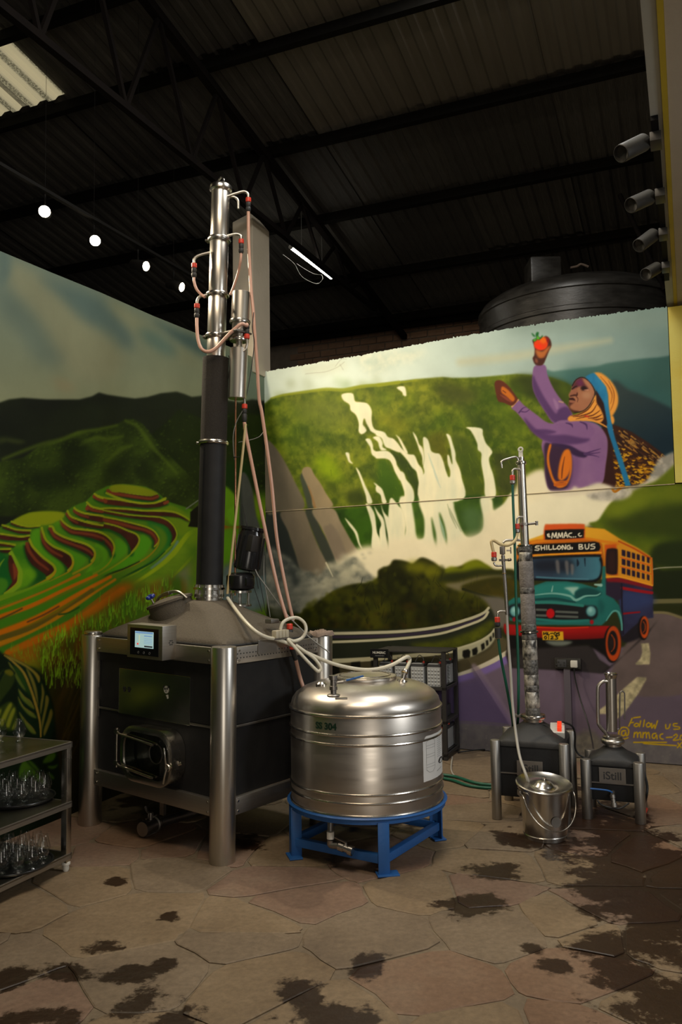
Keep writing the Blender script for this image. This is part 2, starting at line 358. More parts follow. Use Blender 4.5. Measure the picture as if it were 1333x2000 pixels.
    # terraces: base green
    fill(S, zB((-200, 540), (0, 500), (80, 460), (190, 405), (330, 395), (420, 405), (480, 360), (560, 330), (620, 270), (700, 230), (800, 218), (950, 235), (1030, 275), (1090, 330), (1200, 365), (1300, 400), (1500, 380), (1730, 330), (1800, 1100), (-200, 1300)), (82, 112, 28), 1, 1, False, tex=((64, 100, 26), 70, 4, 2, 2, 1))
    fill(S, zB((80, 460), (190, 405), (330, 395), (415, 405), (410, 440), (330, 480), (200, 490), (120, 480)), (122, 132, 28), 1.5)
    fill(S, zB((1000, 360), (1130, 360), (1230, 430), (1240, 500), (1180, 560), (1150, 520), (1090, 440), (1000, 400)), (96, 118, 28), 2)
    G1, G2, DK, BR, OR, LI = (66, 108, 26), (92, 132, 30), (16, 62, 26), (46, 25, 20), (112, 60, 38), (132, 140, 34)
    def band(z, top, bot, light=0, under=6, edge=3.4):
        t, b = z(*top), z(*bot)
        stroke(S, b, under, DK, 3.2, .75)
        fill(S, t+b[::-1], BR, .8, 1, False, tex=((78, 38, 28), 30, 9, 1.6, 1, 1))
        if light:
            mid = [((p[0]+q[0])/2, (p[1]+q[1])/2) for p, q in zip(curve(t, 4, False)[::4], curve(b, 4, False)[::4])] if len(t) == len(b) else b
            stroke(S, mid[:max(3, int(len(mid)*light))], (7, 4), OR, 1.6, .85)
        stroke(S, [(x, y-edge*.45) for x, y in t], edge, LI, .9, .95)
    # left shoulder
    band(zO, ((150, 535), (250, 575), (380, 600), (520, 588)), ((140, 560), (220, 592), (350, 612), (500, 604)), 0, 4)
    band(zO, ((30, 580), (100, 600), (220, 640), (400, 650)), ((40, 612), (120, 642), (250, 682), (390, 690)), 0, 4)
    band(zO, ((-40, 685), (150, 715), (280, 730), (390, 715)), ((-40, 748), (100, 770), (250, 772), (390, 768)), 0, 4)
    band(zO, ((-40, 805), (60, 815), (120, 825), (200, 840)), ((-40, 842), (60, 850), (120, 855), (180, 860)), 0, 4)
    band(zO, ((-40, 895), (60, 893), (100, 892), (140, 890)), ((-40, 935), (40, 936), (100, 935), (140, 920)), 0, 4)
    fill(S, zO((-60, 960), (60, 950), (110, 1000), (120, 1160), (160, 1300), (60, 1470), (-60, 1520)), (24, 82, 34), 3)
    fill(S, zO((-60, 1280), (40, 1260), (100, 1300), (100, 1390), (30, 1470), (-60, 1500)), (66, 112, 34), 2)
    stroke(S, zO((-20, 1120), (20, 1060), (60, 1010)), (5, 1), (104, 128, 38), 1.2)
    fill(S, zO((170, 900), (240, 830), (330, 800), (330, 960), (400, 1090), (480, 1180), (480, 1260), (400, 1340), (200, 1420), (90, 1480), (230, 1340), (240, 1200), (190, 1040)), G2, 2, tex=((58, 104, 26), 40, 2, 2, 1, 1))
    fill(S, zO((330, 960), (430, 1090), (560, 1180), (610, 1270), (480, 1330), (370, 1390), (470, 1260), (480, 1190), (400, 1090)), (20, 66, 28), 4)
    # ridge top and right sweep (drawn from the summit down)
    fill(S, zP((215, 120), (300, 98), (450, 105), (600, 130), (720, 170), (775, 210), (700, 232), (560, 225), (400, 200), (260, 185), (215, 160)), (112, 120, 26), 1.2)
    band(zP, ((205, 150), (240, 185), (330, 190), (450, 208), (600, 230), (700, 236), (775, 212)), ((170, 195), (215, 215), (300, 238), (450, 262), (600, 285), (720, 296), (795, 262)), 1, 7, 1)
    stroke(S, zP((170, 200), (300, 255), (450, 300), (600, 322), (740, 318), (870, 262)), 4.5, LI, 1, .9)
    band(zP, ((30, 220), (80, 245), (165, 270), (300, 285), (450, 312), (600, 332), (750, 325), (865, 285)), ((25, 258), (60, 292), (160, 330), (280, 347), (450, 362), (650, 378), (800, 366), (892, 335)), 0, 4)
    stroke(S, zP((30, 240), (80, 270), (160, 295)), 8, OR, 1)
    stroke(S, zP((860, 320), (895, 305)), 6, OR, 1)
    band(zP, ((-60, 350), (0, 372), (90, 392), (200, 388), (400, 396), (600, 416), (850, 421), (980, 436), (1080, 480), (1160, 530)), ((-60, 420), (0, 425), (80, 436), (200, 406), (380, 430), (520, 450), (720, 470), (900, 476), (1040, 492), (1150, 548)), 0, 3)
    stroke(S, zP((-60, 385), (0, 400), (80, 418)), 7, OR, 1)
    fill(S, zP((650, 545), (800, 560), (900, 620), (950, 700), (930, 800), (860, 880), (800, 950), (700, 1040), (560, 1130), (700, 960), (800, 800), (790, 700)), (28, 92, 40), 3)
    fill(S, zP((680, 570), (800, 600), (880, 680), (890, 780), (830, 880), (700, 1000), (500, 1120), (300, 1230), (100, 1300), (-100, 1440), (-100, 1350), (200, 1170), (480, 1060), (640, 960), (770, 850), (800, 740), (760, 640)), (78, 108, 30), 2.5)
    band(zP, ((90, 402), (250, 432), (450, 466), (650, 482), (800, 492), (900, 532), (970, 602), (1005, 690), (985, 755), (940, 810)), ((100, 430), (300, 472), (500, 502), (700, 527), (850, 572), (905, 610), (935, 660), (952, 710), (945, 770), (930, 815)), 0, 5, 2.6)
    band(zP, ((-60, 450), (0, 462), (150, 492), (300, 520), (500, 570), (650, 612), (740, 662), (790, 742), (782, 795), (740, 840)), ((-60, 520), (0, 532), (150, 548), (300, 588), (450, 632), (600, 662), (690, 702), (735, 772), (735, 805), (730, 835)), .95, 9, 3)
    fill(S, zP((600, 690), (690, 760), (690, 830), (600, 960), (400, 1080), (200, 1190), (0, 1310), (0, 1230), (200, 1110), (420, 950), (540, 830), (560, 750)), (76, 128, 28), 2)
    band(zP, ((-60, 540), (0, 550), (150, 566), (300, 602), (420, 652), (520, 692), (560, 752), (540, 822), (470, 912)), ((-60, 596), (0, 602), (200, 622), (330, 682), (400, 742), (440, 810), (455, 850), (462, 880), (460, 915)), 0, 12, 3.4)
    fill(S, zP((280, 740), (390, 790), (420, 860), (380, 940), (260, 1040), (100, 1130), (-40, 1190), (80, 1070), (210, 970), (270, 860)), (78, 128, 30), 2)
    band(zP, ((-60, 640), (0, 652), (80, 668), (170, 712), (240, 782), (265, 852), (250, 925)), ((-60, 720), (0, 732), (80, 762), (160, 812), (205, 860), (222, 890), (240, 935)), 1, 12, 3.6)
    fill(S, zP((40, 800), (150, 850), (190, 930), (150, 1020), (20, 1110), (-80, 1150), (20, 1010), (45, 920)), (84, 132, 30), 2)
    band(zO, ((800, 508), (850, 562), (950, 622), (1100, 642), (1250, 662), (1340, 690)), ((785, 560), (820, 612), (920, 692), (1050, 712), (1200, 742), (1340, 792)), 1, 8, 4)
    band(zO, ((880, 398), (930, 472), (1060, 522), (1200, 562), (1340, 585)), ((870, 450), (905, 505), (960, 560), (1100, 592), (1340, 622)), .5, 4, 4)
    band(zO, ((970, 358), (1010, 392), (1120, 432), (1340, 462)), ((975, 412), (1040, 462), (1180, 502), (1340, 540)), .6, 4, 4)
    band(zO, ((1135, 288), (1200, 342), (1300, 370), (1340, 376)), ((1160, 382), (1220, 402), (1290, 414), (1340, 422)), 1, 3, 4)
    band(zO, ((1235, 178), (1280, 212), (1340, 232)), ((1235, 228), (1280, 250), (1340, 275)), 1, 3, 4)
    fill(S, zO((700, 560), (780, 520), (800, 600), (900, 690), (1050, 740), (1220, 830), (1330, 900), (1333, 1050), (1200, 1130), (1240, 1000), (1220, 880), (1050, 800), (820, 720), (720, 650)), (88, 130, 30), 2, tex=((70, 112, 28), 30, 2, 2, 1, 1))
    band(zO, ((650, 598), (690, 612), (720, 672), (820, 732), (960, 782), (1100, 822), (1190, 872), (1235, 932), (1232, 1000), (1195, 1050)), ((650, 640), (652, 672), (700, 752), (820, 812), (950, 862), (1080, 922), (1150, 962), (1180, 985), (1192, 1010), (1190, 1045)), .8, 10, 4.5)
    fill(S, zO((600, 640), (640, 700), (760, 820), (900, 890), (1060, 960), (1130, 1020), (1080, 1100), (960, 1180), (970, 1060), (930, 960), (780, 880), (640, 790), (590, 700)), (76, 124, 28), 2)
    band(zO, ((545, 618), (565, 690), (605, 782), (700, 862), (820, 912), (920, 972), (952, 1042), (945, 1110), (890, 1175)), ((525, 700), (540, 802), (600, 892), (690, 972), (800, 1042), (850, 1090), (880, 1122), (888, 1145), (886, 1175)), .6, 10, 4.5)
    fill(S, zO((430, 650), (520, 620), (540, 820), (620, 930), (760, 1030), (830, 1110), (820, 1190), (700, 1270), (720, 1170), (700, 1080), (560, 980), (440, 850), (400, 740)), (80, 128, 30), 2)
    band(zO, ((385, 772), (420, 852), (480, 922), (560, 1002), (640, 1062), (700, 1112), (722, 1172), (690, 1222), (615, 1272)), ((320, 850), (335, 935), (365, 1010), (420, 1090), (500, 1148), (560, 1190), (600, 1222), (608, 1245), (612, 1272)), .7, 6, 5)
    band(zO, ((130, 955), (168, 975), (205, 1062), (240, 1152), (246, 1242), (228, 1342), (130, 1432), (65, 1478)), ((118, 975), (108, 1052), (120, 1162), (150, 1262), (165, 1310), (140, 1350), (105, 1400), (62, 1470)), 0, 3, 5)
    stroke(S, zO((175, 1080), (205, 1180), (190, 1270)), (3, 9, 3), OR, 2)
    stroke(S, zO((150, 920), (190, 1000), (240, 1100), (275, 1180), (270, 1280), (240, 1360), (100, 1470), (-30, 1560)), (5, 7, 8), (112, 140, 38), 1.4)
    # river and the near meadow under the column
    fill(S, zP((1010, 760), (1060, 720), (1150, 660), (1260, 640), (1260, 900), (1100, 1080), (980, 1190), (820, 1260), (700, 1300), (620, 1240), (720, 1150), (880, 1010), (970, 880)), (86, 112, 28), 2, tex=((102, 126, 34), 26, 6, 2, 2, .6))
    stroke(S, zP((1010, 780), (960, 880), (860, 970), (700, 1090)), (7, 9, 4), (96, 122, 104), 2, .9)
    stroke(S, zP((1260, 640), (1150, 680), (1060, 790), (960, 920), (820, 1050), (640, 1180), (480, 1280)), (8, 10, 5), (126, 142, 30), 1.6)
    fill(S, zP((1300, 860), (1200, 980), (1080, 1100), (960, 1200), (1000, 1330), (1080, 1400), (1300, 1400)), (104, 116, 98), 4, tex=((120, 112, 84), 20, 4, 2, 2, 1))
    stroke(S, zP((1300, 830), (1180, 960), (1060, 1090), (960, 1190)), (6, 3), (116, 132, 32), 1.5)
    fill(S, zP((760, 1260), (900, 1200), (1010, 1260), (1050, 1380), (860, 1420), (700, 1400)), (94, 116, 62), 5, .9, tex=((110, 92, 40), 18, 4, 2, 1, 1))
    fill(S, [(370, 1010), (400, 975), (440, 955), (480, 965), (560, 960), (560, 1230), (370, 1230)], (74, 104, 28), 9, 1, False, tex=((104, 126, 28), 40, 5, 2.4, 1, 1))
    fill(S, zW((380, 560), (600, 560), (600, 880), (480, 820), (380, 750)), (24, 48, 18), 6)
    fill(S, zW((385, 760), (480, 830), (500, 930), (440, 1000), (385, 1020)), (92, 128, 26), 2)
    fill(S, zW((420, 960), (540, 930), (560, 1080), (440, 1080)), (100, 140, 34), 2)
    stroke(S, zW((380, 1110), (460, 1120), (600, 1100)), (9, 5), (130, 74, 24), 1.5)
    fill(S, zW((380, 1140), (560, 1140), (560, 1300), (470, 1400), (380, 1480)), (86, 124, 26), 3)
    fill(S, zW((360, 1480), (450, 1420), (540, 1360), (760, 1300), (760, 1800), (360, 1800)), (112, 124, 122), 6, tex=((86, 98, 96), 26, 4, 2, 1, 1))
    fill(S, zB((1240, 400), (1300, 350), (1310, 520), (1290, 500), (1225, 495), (1240, 460)), (14, 14, 11), .8, smooth=False)
    stroke(S, zB((1212, 380), (1290, 325)), 2.2, (104, 108, 98), .6)
    # standing stone on the left wall beside the corner
    fill(S, zW((545, 640), (590, 660), (640, 800), (670, 1000), (720, 1180), (760, 1500), (560, 1500), (535, 1100), (530, 800)), (82, 84, 78), 1.4, tex=((70, 72, 68), 30, 3, 2, 1, 2))
    fill(S, zW((530, 700), (545, 850), (560, 1100), (560, 1400), (520, 1400), (525, 1000)), (52, 56, 52), 2)
    # sloping fields of orange and green
    for q, w, c in ((zO((1236, 930), (1232, 1010), (1180, 1080), (1060, 1150), (880, 1240), (640, 1360), (300, 1500), (-80, 1640)), (3, 4, 4, 6), (134, 122, 28)),
                    (zO((952, 1050), (940, 1120), (880, 1190), (700, 1285), (400, 1425), (0, 1585), (-200, 1660)), (3, 4, 5), (146, 120, 26)),
                    (zO((722, 1170), (690, 1225), (600, 1290), (350, 1420), (0, 1570), (-200, 1650)), (4, 5, 6), (146, 122, 28)),
                    (zP((266, 850), (252, 930), (200, 1030), (90, 1120), (-80, 1200), (-400, 1330), (-900, 1520), (-1300, 1660)), (2, 3, 4, 5), (128, 128, 30)),
                    (zP((562, 752), (540, 828), (460, 920), (320, 1030), (120, 1150), (-80, 1250), (-500, 1430), (-900, 1580)), (2.4, 3, 3, 5), (122, 130, 30)),
                    (zP((792, 742), (780, 820), (690, 930), (540, 1030), (330, 1120), (0, 1280), (-400, 1470), (-800, 1640)), (2.4, 3, 4, 6), (130, 112, 24)),
                    (zP((560, 1010), (380, 1095), (180, 1170), (0, 1290), (-200, 1390)), (2, 4, 3), (22, 40, 16)),
                    (zP((1006, 690), (985, 770), (900, 870), (760, 990), (560, 1120), (300, 1250), (0, 1400), (-300, 1530)), (2.4, 3, 4, 5), (112, 128, 30)),
                    (zP((860, 890), (740, 1000), (560, 1100), (360, 1200), (160, 1300)), (2, 4, 2), (24, 62, 22))):
        stroke(S, q, w, c, 1.2, .95)
    fill(S, zQ((-260, 400), (0, 330), (400, 150), (800, -40), (1100, -160), (1500, -100), (1700, 60), (1700, 700), (-260, 900)), (66, 100, 24), 8, tex=((104, 96, 20), 40, 3, 2, 2, 1))
    fill(S, zQ((-260, 620), (0, 520), (400, 360), (850, 130), (1333, -60), (1420, 40), (900, 500), (400, 760), (-260, 960)), (136, 84, 12), 5, tex=((112, 86, 18), 40, 3, 2, 2, 1))
    for q, w, c, s in (
        (((-200, 150), (0, 95), (300, 20), (520, -70)), 9, (96, 126, 30), 1.6),
        (((-200, 240), (0, 160), (250, 70), (520, -40), (760, -150)), 10, (70, 112, 22), 1.6),
        (((-200, 300), (0, 225), (300, 110), (560, 0), (860, -150)), 7, (146, 100, 20), 1.4),
        (((-200, 340), (0, 262), (350, 125), (660, -10), (980, -160)), 10, (68, 112, 20), 1.6),
        (((-200, 390), (0, 305), (350, 180), (720, 0), (1050, -150)), (10, 8, 5), (158, 94, 12), 1.6),
        (((-200, 470), (0, 385), (400, 235), (800, 50), (1130, -110)), (17, 13, 8), (62, 104, 24), 2),
        (((-200, 560), (0, 480), (400, 315), (900, 30), (1200, -130)), (13, 10, 6), (160, 96, 10), 2),
        (((-200, 620), (0, 540), (350, 430), (700, 250), (1000, 20)), (10, 13, 9), (84, 76, 28), 2.4),
        (((-200, 680), (0, 595), (400, 445), (900, 130), (1250, -100)), (9, 8, 5), (148, 104, 18), 1.6),
        (((-100, 700), (60, 650), (400, 500), (700, 330), (1100, 40), (1300, -90)), (10, 16, 12, 4), (60, 98, 26), 2),
        (((80, 690), (420, 540), (850, 340), (1333, 20)), (10, 18, 14), (146, 88, 12), 3),
        (((640, 280), (740, 262), (860, 200)), 3, (38, 66, 20), 1.2),
        (((300, 360), (480, 280), (640, 190)), 3, (84, 58, 34), 1.4),
        (((0, 330), (120, 275), (240, 215)), 3, (70, 62, 30), 1.2)):
        stroke(S, zQ(*q), w, c, s)
    # grass
    fill(S, zQ((860, 380), (1000, 300), (1150, 190), (1333, 60), (1700, -60), (2000, -100), (2000, 700), (860, 700)), (62, 88, 22), 7, .95, tex=((98, 78, 20), 26, 7, 2.4, .6, 2))
    fill(S, zQ((420, 640), (600, 600), (880, 440), (960, 480), (1000, 1500), (600, 1500), (520, 1000)), (56, 70, 16), 9, .95, tex=((84, 58, 14), 24, 9, 2.6, .5, 2))
    fill(S, zQ((560, 900), (760, 820), (1000, 700), (1000, 1900), (560, 1900)), (38, 32, 12), 12, .9)
    for i in range(330):
        t = R.rand(); x = 75+t*260+R.normal(0, 9); y = 1268-t*112+R.normal(0, 13)
        L = R.uniform(7, 20); k = R.uniform(.75, 1.3)
        stroke(S, [(x, y), (x+R.normal(0, 2.2), y-L)], (1.7, .6), (98*k, 138*k, 34*k), .5, .7, False)
    for i in range(150):
        x = R.uniform(80, 165); y = R.uniform(1275, 1345)
        stroke(S, [(x, y), (x+R.normal(0, 2.4), y-R.uniform(10, 26))], (1.6, .6), (112, 148, 38), .5, .75, False)
    for i in range(26):
        x = R.uniform(20, 75); y = R.uniform(1262, 1296)
        stroke(S, [(x, y), (x+R.normal(-2, 2), y-R.uniform(8, 18))], (1.6, .6), (104, 128, 34), .5, .7, False)
    for i in range(40):
        x = R.uniform(110, 190); y = R.uniform(1320, 1480)
        stroke(S, [(x, y+40), (x+14, y), (x+34, y-38)], (1, 2.4, .6), (70, 58, 20), .8, .4)
    # big leaves
    fill(S, zC((-260, 140), (40, 180), (260, 330), (440, 360), (560, 500), (680, 800), (720, 1100), (720, 2400), (-260, 2400)), (14, 26, 12), 2)
    leafg, pale = (118, 106, 46), (132, 112, 52)
    fill(S, zC((60, 190), (160, 230), (330, 310), (460, 410), (560, 560), (650, 760), (700, 1000), (690, 1200), (640, 1280), (480, 1260), (380, 1180), (240, 960), (230, 640), (180, 420), (100, 280)), (16, 34, 18), 1)
    stroke(S, zC((60, 200), (180, 290), (310, 430), (400, 640), (470, 850), (520, 1060), (535, 1260)), (2, 5, 5, 3), pale, .8)
    fill(S, zC((60, 195), (180, 235), (340, 320), (450, 400), (520, 480), (510, 560), (440, 440), (330, 350), (180, 270)), leafg, .9)
    for q in (((340, 360), (420, 470), (480, 640), (500, 860), (470, 760), (420, 580)), ((540, 560), (580, 680), (560, 830), (530, 980), (525, 860), (545, 700)), ((600, 720), (640, 780), (600, 960), (560, 1130), (540, 1230), (545, 1060), (580, 880)), ((660, 900), (690, 960), (640, 1120), (580, 1250), (570, 1180), (620, 1030))):
        fill(S, zC(*q), (104, 98, 46), 1)
    for q in (((110, 290), (180, 380), (260, 520), (330, 640), (350, 680), (280, 610), (210, 500)), ((240, 640), (320, 740), (400, 800), (450, 900), (380, 860), (280, 760)), ((235, 740), (300, 860), (360, 910), (440, 960), (480, 1020), (380, 980), (270, 850)), ((250, 940), (340, 1060), (420, 1140), (470, 1220), (400, 1200), (300, 1060))):
        fill(S, zC(*q), (86, 96, 40), 1)
        stroke(S, zC(*q[:4]), (1, 2.2, 1), pale, .7, .7)
    fill(S, zC((170, 330), (270, 400), (350, 560), (420, 760), (330, 640), (230, 480)), (40, 66, 24), 2, .8)
    fill(S, zC((-200, 500), (-60, 480), (60, 380), (170, 400), (200, 480), (160, 600), (40, 760), (-60, 900), (-200, 1000)), (40, 52, 20), 1.4)
    stroke(S, zC((-60, 640), (40, 430), (120, 370), (185, 430)), 5, (16, 30, 16), 1)
    fill(S, zC((60, 400), (130, 385), (180, 430), (150, 470), (80, 440)), (86, 84, 24), 1.2)
    fill(S, zC((-200, 940), (-20, 880), (120, 800), (200, 860), (225, 960), (215, 1100), (160, 1180), (20, 1170), (-200, 1180)), (44, 56, 20), 1.6)
    for q in (((0, 1080), (60, 930), (130, 820), (160, 850), (100, 980), (40, 1120)), ((80, 1110), (130, 960), (180, 880), (200, 920), (150, 1060), (120, 1140)), ((-160, 1100), (-60, 960), (20, 900), (-40, 1060)), ((160, 1150), (200, 1060), (220, 1000), (215, 1110), (185, 1170))):
        fill(S, zC(*q), (112, 116, 40), 1.4)
    for q in (((560, 1600), (620, 1500), (700, 1460), (730, 1500), (680, 1580)), ((620, 1640), (700, 1640), (760, 1615), (720, 1670), (650, 1675)), ((250, 1800), (260, 1660), (320, 1570), (400, 1640), (500, 1740), (560, 1800), (600, 1880), (480, 1840), (400, 1760), (330, 1830)), ((350, 1560), (420, 1590), (520, 1700), (470, 1690)), ((620, 1730), (660, 1740), (710, 1800), (680, 1810))):
        fill(S, zC(*q), (62, 88, 26), 1.6)
    for q in (((800, 1300), (860, 1200), (920, 1170), (880, 1260)), ((700, 1100), (740, 800), (860, 600), (1000, 420), (900, 640), (780, 860))):
        fill(S, zC(*q), (62, 50, 18), 4, .7)
    return S
def paint_right():
    S = Sheet(480, 560, 1420, 1560); R = np.random.RandomState(9)
    WH = (226, 220, 192)
    # sky
    fill(S, [(470, 550), (1430, 550), (1430, 900), (470, 900)], (204, 214, 204), 0, smooth=False, col2=(118, 138, 134), axis=((760, 700), (1300, 640)))
    fill(S, zE((-200, 250), (0, 210), (200, 190), (420, 200), (330, 280), (150, 330), (0, 400), (-120, 380)), (176, 188, 176), 9, .75, tex=((206, 208, 190), 12, 4, 2, 1, 1))
    fill(S, zD((480, 170), (640, 130), (840, 110), (880, 170), (760, 220), (560, 230)), (196, 200, 184), 6, .6)
    fill(S, zK((300, 160), (700, 150), (1000, 140), (1300, 110), (1300, 0), (700, 40), (300, 90)), (134, 148, 140), 9, .6)
    stroke(S, zK((0, 330), (300, 300), (600, 250), (900, 200)), (14, 18, 8), (184, 182, 156), 9, .6)
    for q in (((520, 225), (600, 215), (700, 205), (800, 165), (860, 120)), ((780, 160), (830, 100), (880, 95)), ((820, 140), (850, 190))):
        stroke(S, zD(*q), .9, (150, 150, 136), .6, .6)
    fill(S, [(470, 870), (1430, 870), (1430, 1360), (470, 1360)], (48, 52, 28), 0, smooth=False)
    # far blue hills on the right
    fill(S, zM((200, 600), (350, 570), (600, 540), (900, 505), (1050, 465), (1333, 425), (1700, 390), (2300, 380), (2500, 1200), (200, 1300)), (92, 122, 114), 2, col2=(62, 92, 88), axis=((1130, 715), (1250, 780)))
    fill(S, zK((620, 420), (800, 380), (960, 420), (1100, 460), (1260, 520), (1420, 600), (1420, 900), (620, 900)), (58, 92, 90), 12, .8)
    fill(S, zK((900, 470), (1020, 500), (1150, 550), (1300, 620), (1420, 660), (1420, 1000), (900, 1000)), (54, 66, 66), 3, col2=(24, 44, 54), axis=((1240, 760), (1280, 870)))
    # green plateau and gorge
    hill = [(470, 800), (519, 788), (531, 778), (554, 771), (602, 764), (638, 760), (671, 761), (705, 754), (750, 750), (814, 741), (866, 737), (886, 739), (931, 738), (965, 735), (1010, 731), (1040, 733), (1078, 738), (1108, 749), (1140, 770), (1150, 1060), (1000, 1120), (470, 1180)]
    fill(S, hill, (84, 102, 30), 1.4, 1, False, tex=((124, 128, 46), 120, 21, 2.4, 1, 1))
    fill(S, hill, (38, 54, 16), 1.4, .38, False, tex=((150, 152, 60), 20, 31, 3.2, 1.3, 1))
    fill(S, hill, (52, 70, 20), 1.4, .3, False, tex=((120, 128, 44), 8, 37, 3.2, 1, 1.2))
    fill(S, [(1010, 735), (1040, 733), (1078, 738), (1108, 749), (1150, 780), (1100, 800), (1000, 760)], (50, 60, 24), 5, .9)
    rr = np.random.RandomState(3)
    for i in range(520):
        x, y = rr.uniform(520, 1120), rr.uniform(750, 1060); k = rr.rand()
        c = ((122, 136, 30), (64, 92, 22), (52, 66, 24), (98, 118, 28), (86, 92, 42))[rr.randint(5)]
        ell(S, x, y, rr.uniform(6, 22), rr.uniform(4, 13), c, 6, .1+.16*k, rr.uniform(0, 1))
    for q, c, s, a in (
        (zD((420, 480), (640, 430), (860, 470), (880, 600), (700, 700), (500, 640)), (104, 112, 54), 14, .6),
        (zD((600, 950), (720, 920), (800, 1010), (830, 1120), (740, 1140), (620, 1060)), (138, 158, 28), 8, .75),
        (zD((880, 1260), (1000, 1240), (1060, 1300), (1040, 1360), (900, 1360)), (52, 62, 26), 5, .8),
        (zD((1000, 1020), (1160, 1080), (1290, 1180), (1320, 1330), (1230, 1330), (1130, 1180)), (56, 72, 30), 7, .75),
        (zD((720, 1160), (800, 1200), (800, 1280), (740, 1240)), (58, 70, 26), 5, .6),
        (zE((480, 500), (620, 480), (780, 520), (860, 620), (720, 680), (560, 620)), (66, 72, 36), 9, .8),
        (zE((700, 640), (820, 720), (930, 800), (980, 950), (880, 880), (760, 800)), (58, 72, 30), 7, .7),
        (zE((860, 540), (1000, 560), (1120, 700), (1220, 840), (1280, 1000), (1140, 900), (1000, 740)), (74, 92, 30), 9, .6),
        (zE((1000, 1080), (1180, 1120), (1240, 1260), (1200, 1420), (1040, 1440), (1010, 1280)), (58, 64, 34), 7, .8),
        (zE((400, 960), (560, 900), (600, 1000), (600, 1200), (560, 1140), (480, 1090)), (88, 86, 30), 6, .7),
        (zE((100, 1080), (220, 1120), (320, 1240), (370, 1400), (370, 1490), (310, 1480), (290, 1380), (200, 1240), (150, 1160)), (52, 66, 28), 4, .85),
        (zE((0, 1150), (80, 1150), (150, 1270), (210, 1380), (225, 1500), (60, 1500), (0, 1380)), (62, 90, 26), 5, .8),
        (zE((640, 940), (760, 960), (860, 1080), (900, 1260), (920, 1450), (740, 1460), (720, 1280), (680, 1120)), (64, 78, 30), 5, .75),
        (zE((200, 940), (300, 960), (370, 1100), (380, 1240), (330, 1180), (260, 1080)), (86, 94, 28), 5, .7),
        (zE((0, 760), (150, 780), (300, 850), (250, 900), (100, 880), (0, 850)), (134, 134, 40), 9, .6)):
        fill(S, q, c, s, a)
    stroke(S, zD((225, 437), (330, 408), (540, 378), (700, 358), (850, 363), (1000, 335), (1200, 315), (1333, 296)), (3, 7, 6), (140, 146, 52), 2, .8)
    stroke(S, zE((0, 500), (150, 480), (330, 458)), (7, 3), (136, 142, 48), 2, .8)
    for i in range(240):
        x = rr.uniform(560, 1060); y = rr.uniform(790, 985); L = rr.uniform(4, 13)
        stroke(S, [(x, y), (x+rr.uniform(1, 5), y+L)], (1.6, .7), ((132, 142, 40), (44, 58, 20), (112, 124, 34))[rr.randint(3)], .9, .28, False)
    # lower gorge below the step in the wall
    fill(S, zG((640, 70), (900, 45), (1333, 0), (1333, 420), (860, 420), (760, 230)), (58, 88, 24), 2, 1, False, tex=((34, 54, 18), 30, 6, 2.4, 1, 1))
    fill(S, zH((-60, -40), (480, -60), (760, -60), (900, -40), (900, 60), (740, 300), (500, 320), (-60, 330)), (50, 72, 30), 2, 1, False, tex=((70, 96, 34), 30, 6, 2.2, 1, 1))
    fill(S, zH((560, 60), (700, 60), (730, 180), (700, 270), (620, 290), (560, 200)), (84, 108, 72), 7, .8)
    # standing stones
    fill(S, zG((-130, 90), (60, 90), (225, 90), (300, 300), (350, 450), (420, 640), (300, 760), (-130, 760)), (58, 62, 58), 1.5)
    fill(S, zD((90, 860), (150, 790), (190, 1000), (210, 1400), (90, 1440)), (52, 56, 52), 3)
    fill(S, zD((150, 790), (200, 800), (260, 860), (340, 980), (420, 1140), (515, 1380), (300, 1420), (180, 1420), (165, 1060), (140, 900)), (120, 112, 96), 1.2, tex=((104, 98, 86), 40, 4, 2, 1, 2))
    fill(S, zG((215, 90), (420, 72), (480, 230), (545, 385), (625, 530), (600, 660), (410, 630), (340, 440), (280, 260)), (128, 118, 102), 1.2, tex=((112, 104, 90), 40, 8, 2, 1, 2))
    fill(S, zD((475, 1120), (500, 1080), (545, 1190), (580, 1280), (600, 1380), (545, 1392), (520, 1300), (490, 1190)), (68, 74, 62), 1.2)
    fill(S, zG((430, 76), (500, 72), (565, 230), (625, 340), (705, 500), (730, 580), (640, 560), (545, 385), (480, 225)), (62, 66, 58), 1.2)
    fill(S, zD((490, 1070), (505, 1040), (535, 1030), (570, 1042), (600, 1100), (650, 1170), (700, 1260), (760, 1372), (600, 1384), (575, 1290), (540, 1200), (500, 1110)), (152, 138, 112), 1, tex=((136, 124, 102), 30, 3, 2, 1, 2))
    fill(S, zG((490, 72), (668, 58), (740, 180), (830, 340), (960, 560), (800, 620), (720, 560), (660, 420), (620, 330), (565, 220)), (146, 134, 114), 1.2, tex=((132, 122, 104), 30, 3, 2, 1, 2))
    fill(S, zG((590, 230), (625, 205), (650, 190), (700, 245), (760, 370), (820, 560), (730, 560), (655, 415)), (124, 114, 100), 1.6)
    stroke(S, zD((548, 1200), (582, 1300), (602, 1380)), (2, 5), (140, 108, 72), 2, .7)
    # waterfalls
    def fall(q, soft=.9): fill(S, q, WH, soft, 1, True, tex=((208, 208, 184), 22, 5, 1.8, .6, 3))
    fall(zD((838, 400), (930, 393), (952, 460), (1000, 468), (1060, 482), (1096, 540), (1096, 620), (1112, 690), (1150, 718), (1200, 733), (1232, 778), (1282, 788), (1340, 850), (1340, 905), (1240, 864), (1204, 822), (1180, 762), (1138, 748), (1090, 722), (1072, 692), (1050, 652), (1032, 610), (1020, 660), (1042, 692), (1050, 722), (1010, 748), (983, 720), (984, 650), (958, 580), (914, 540), (903, 490), (850, 452)))
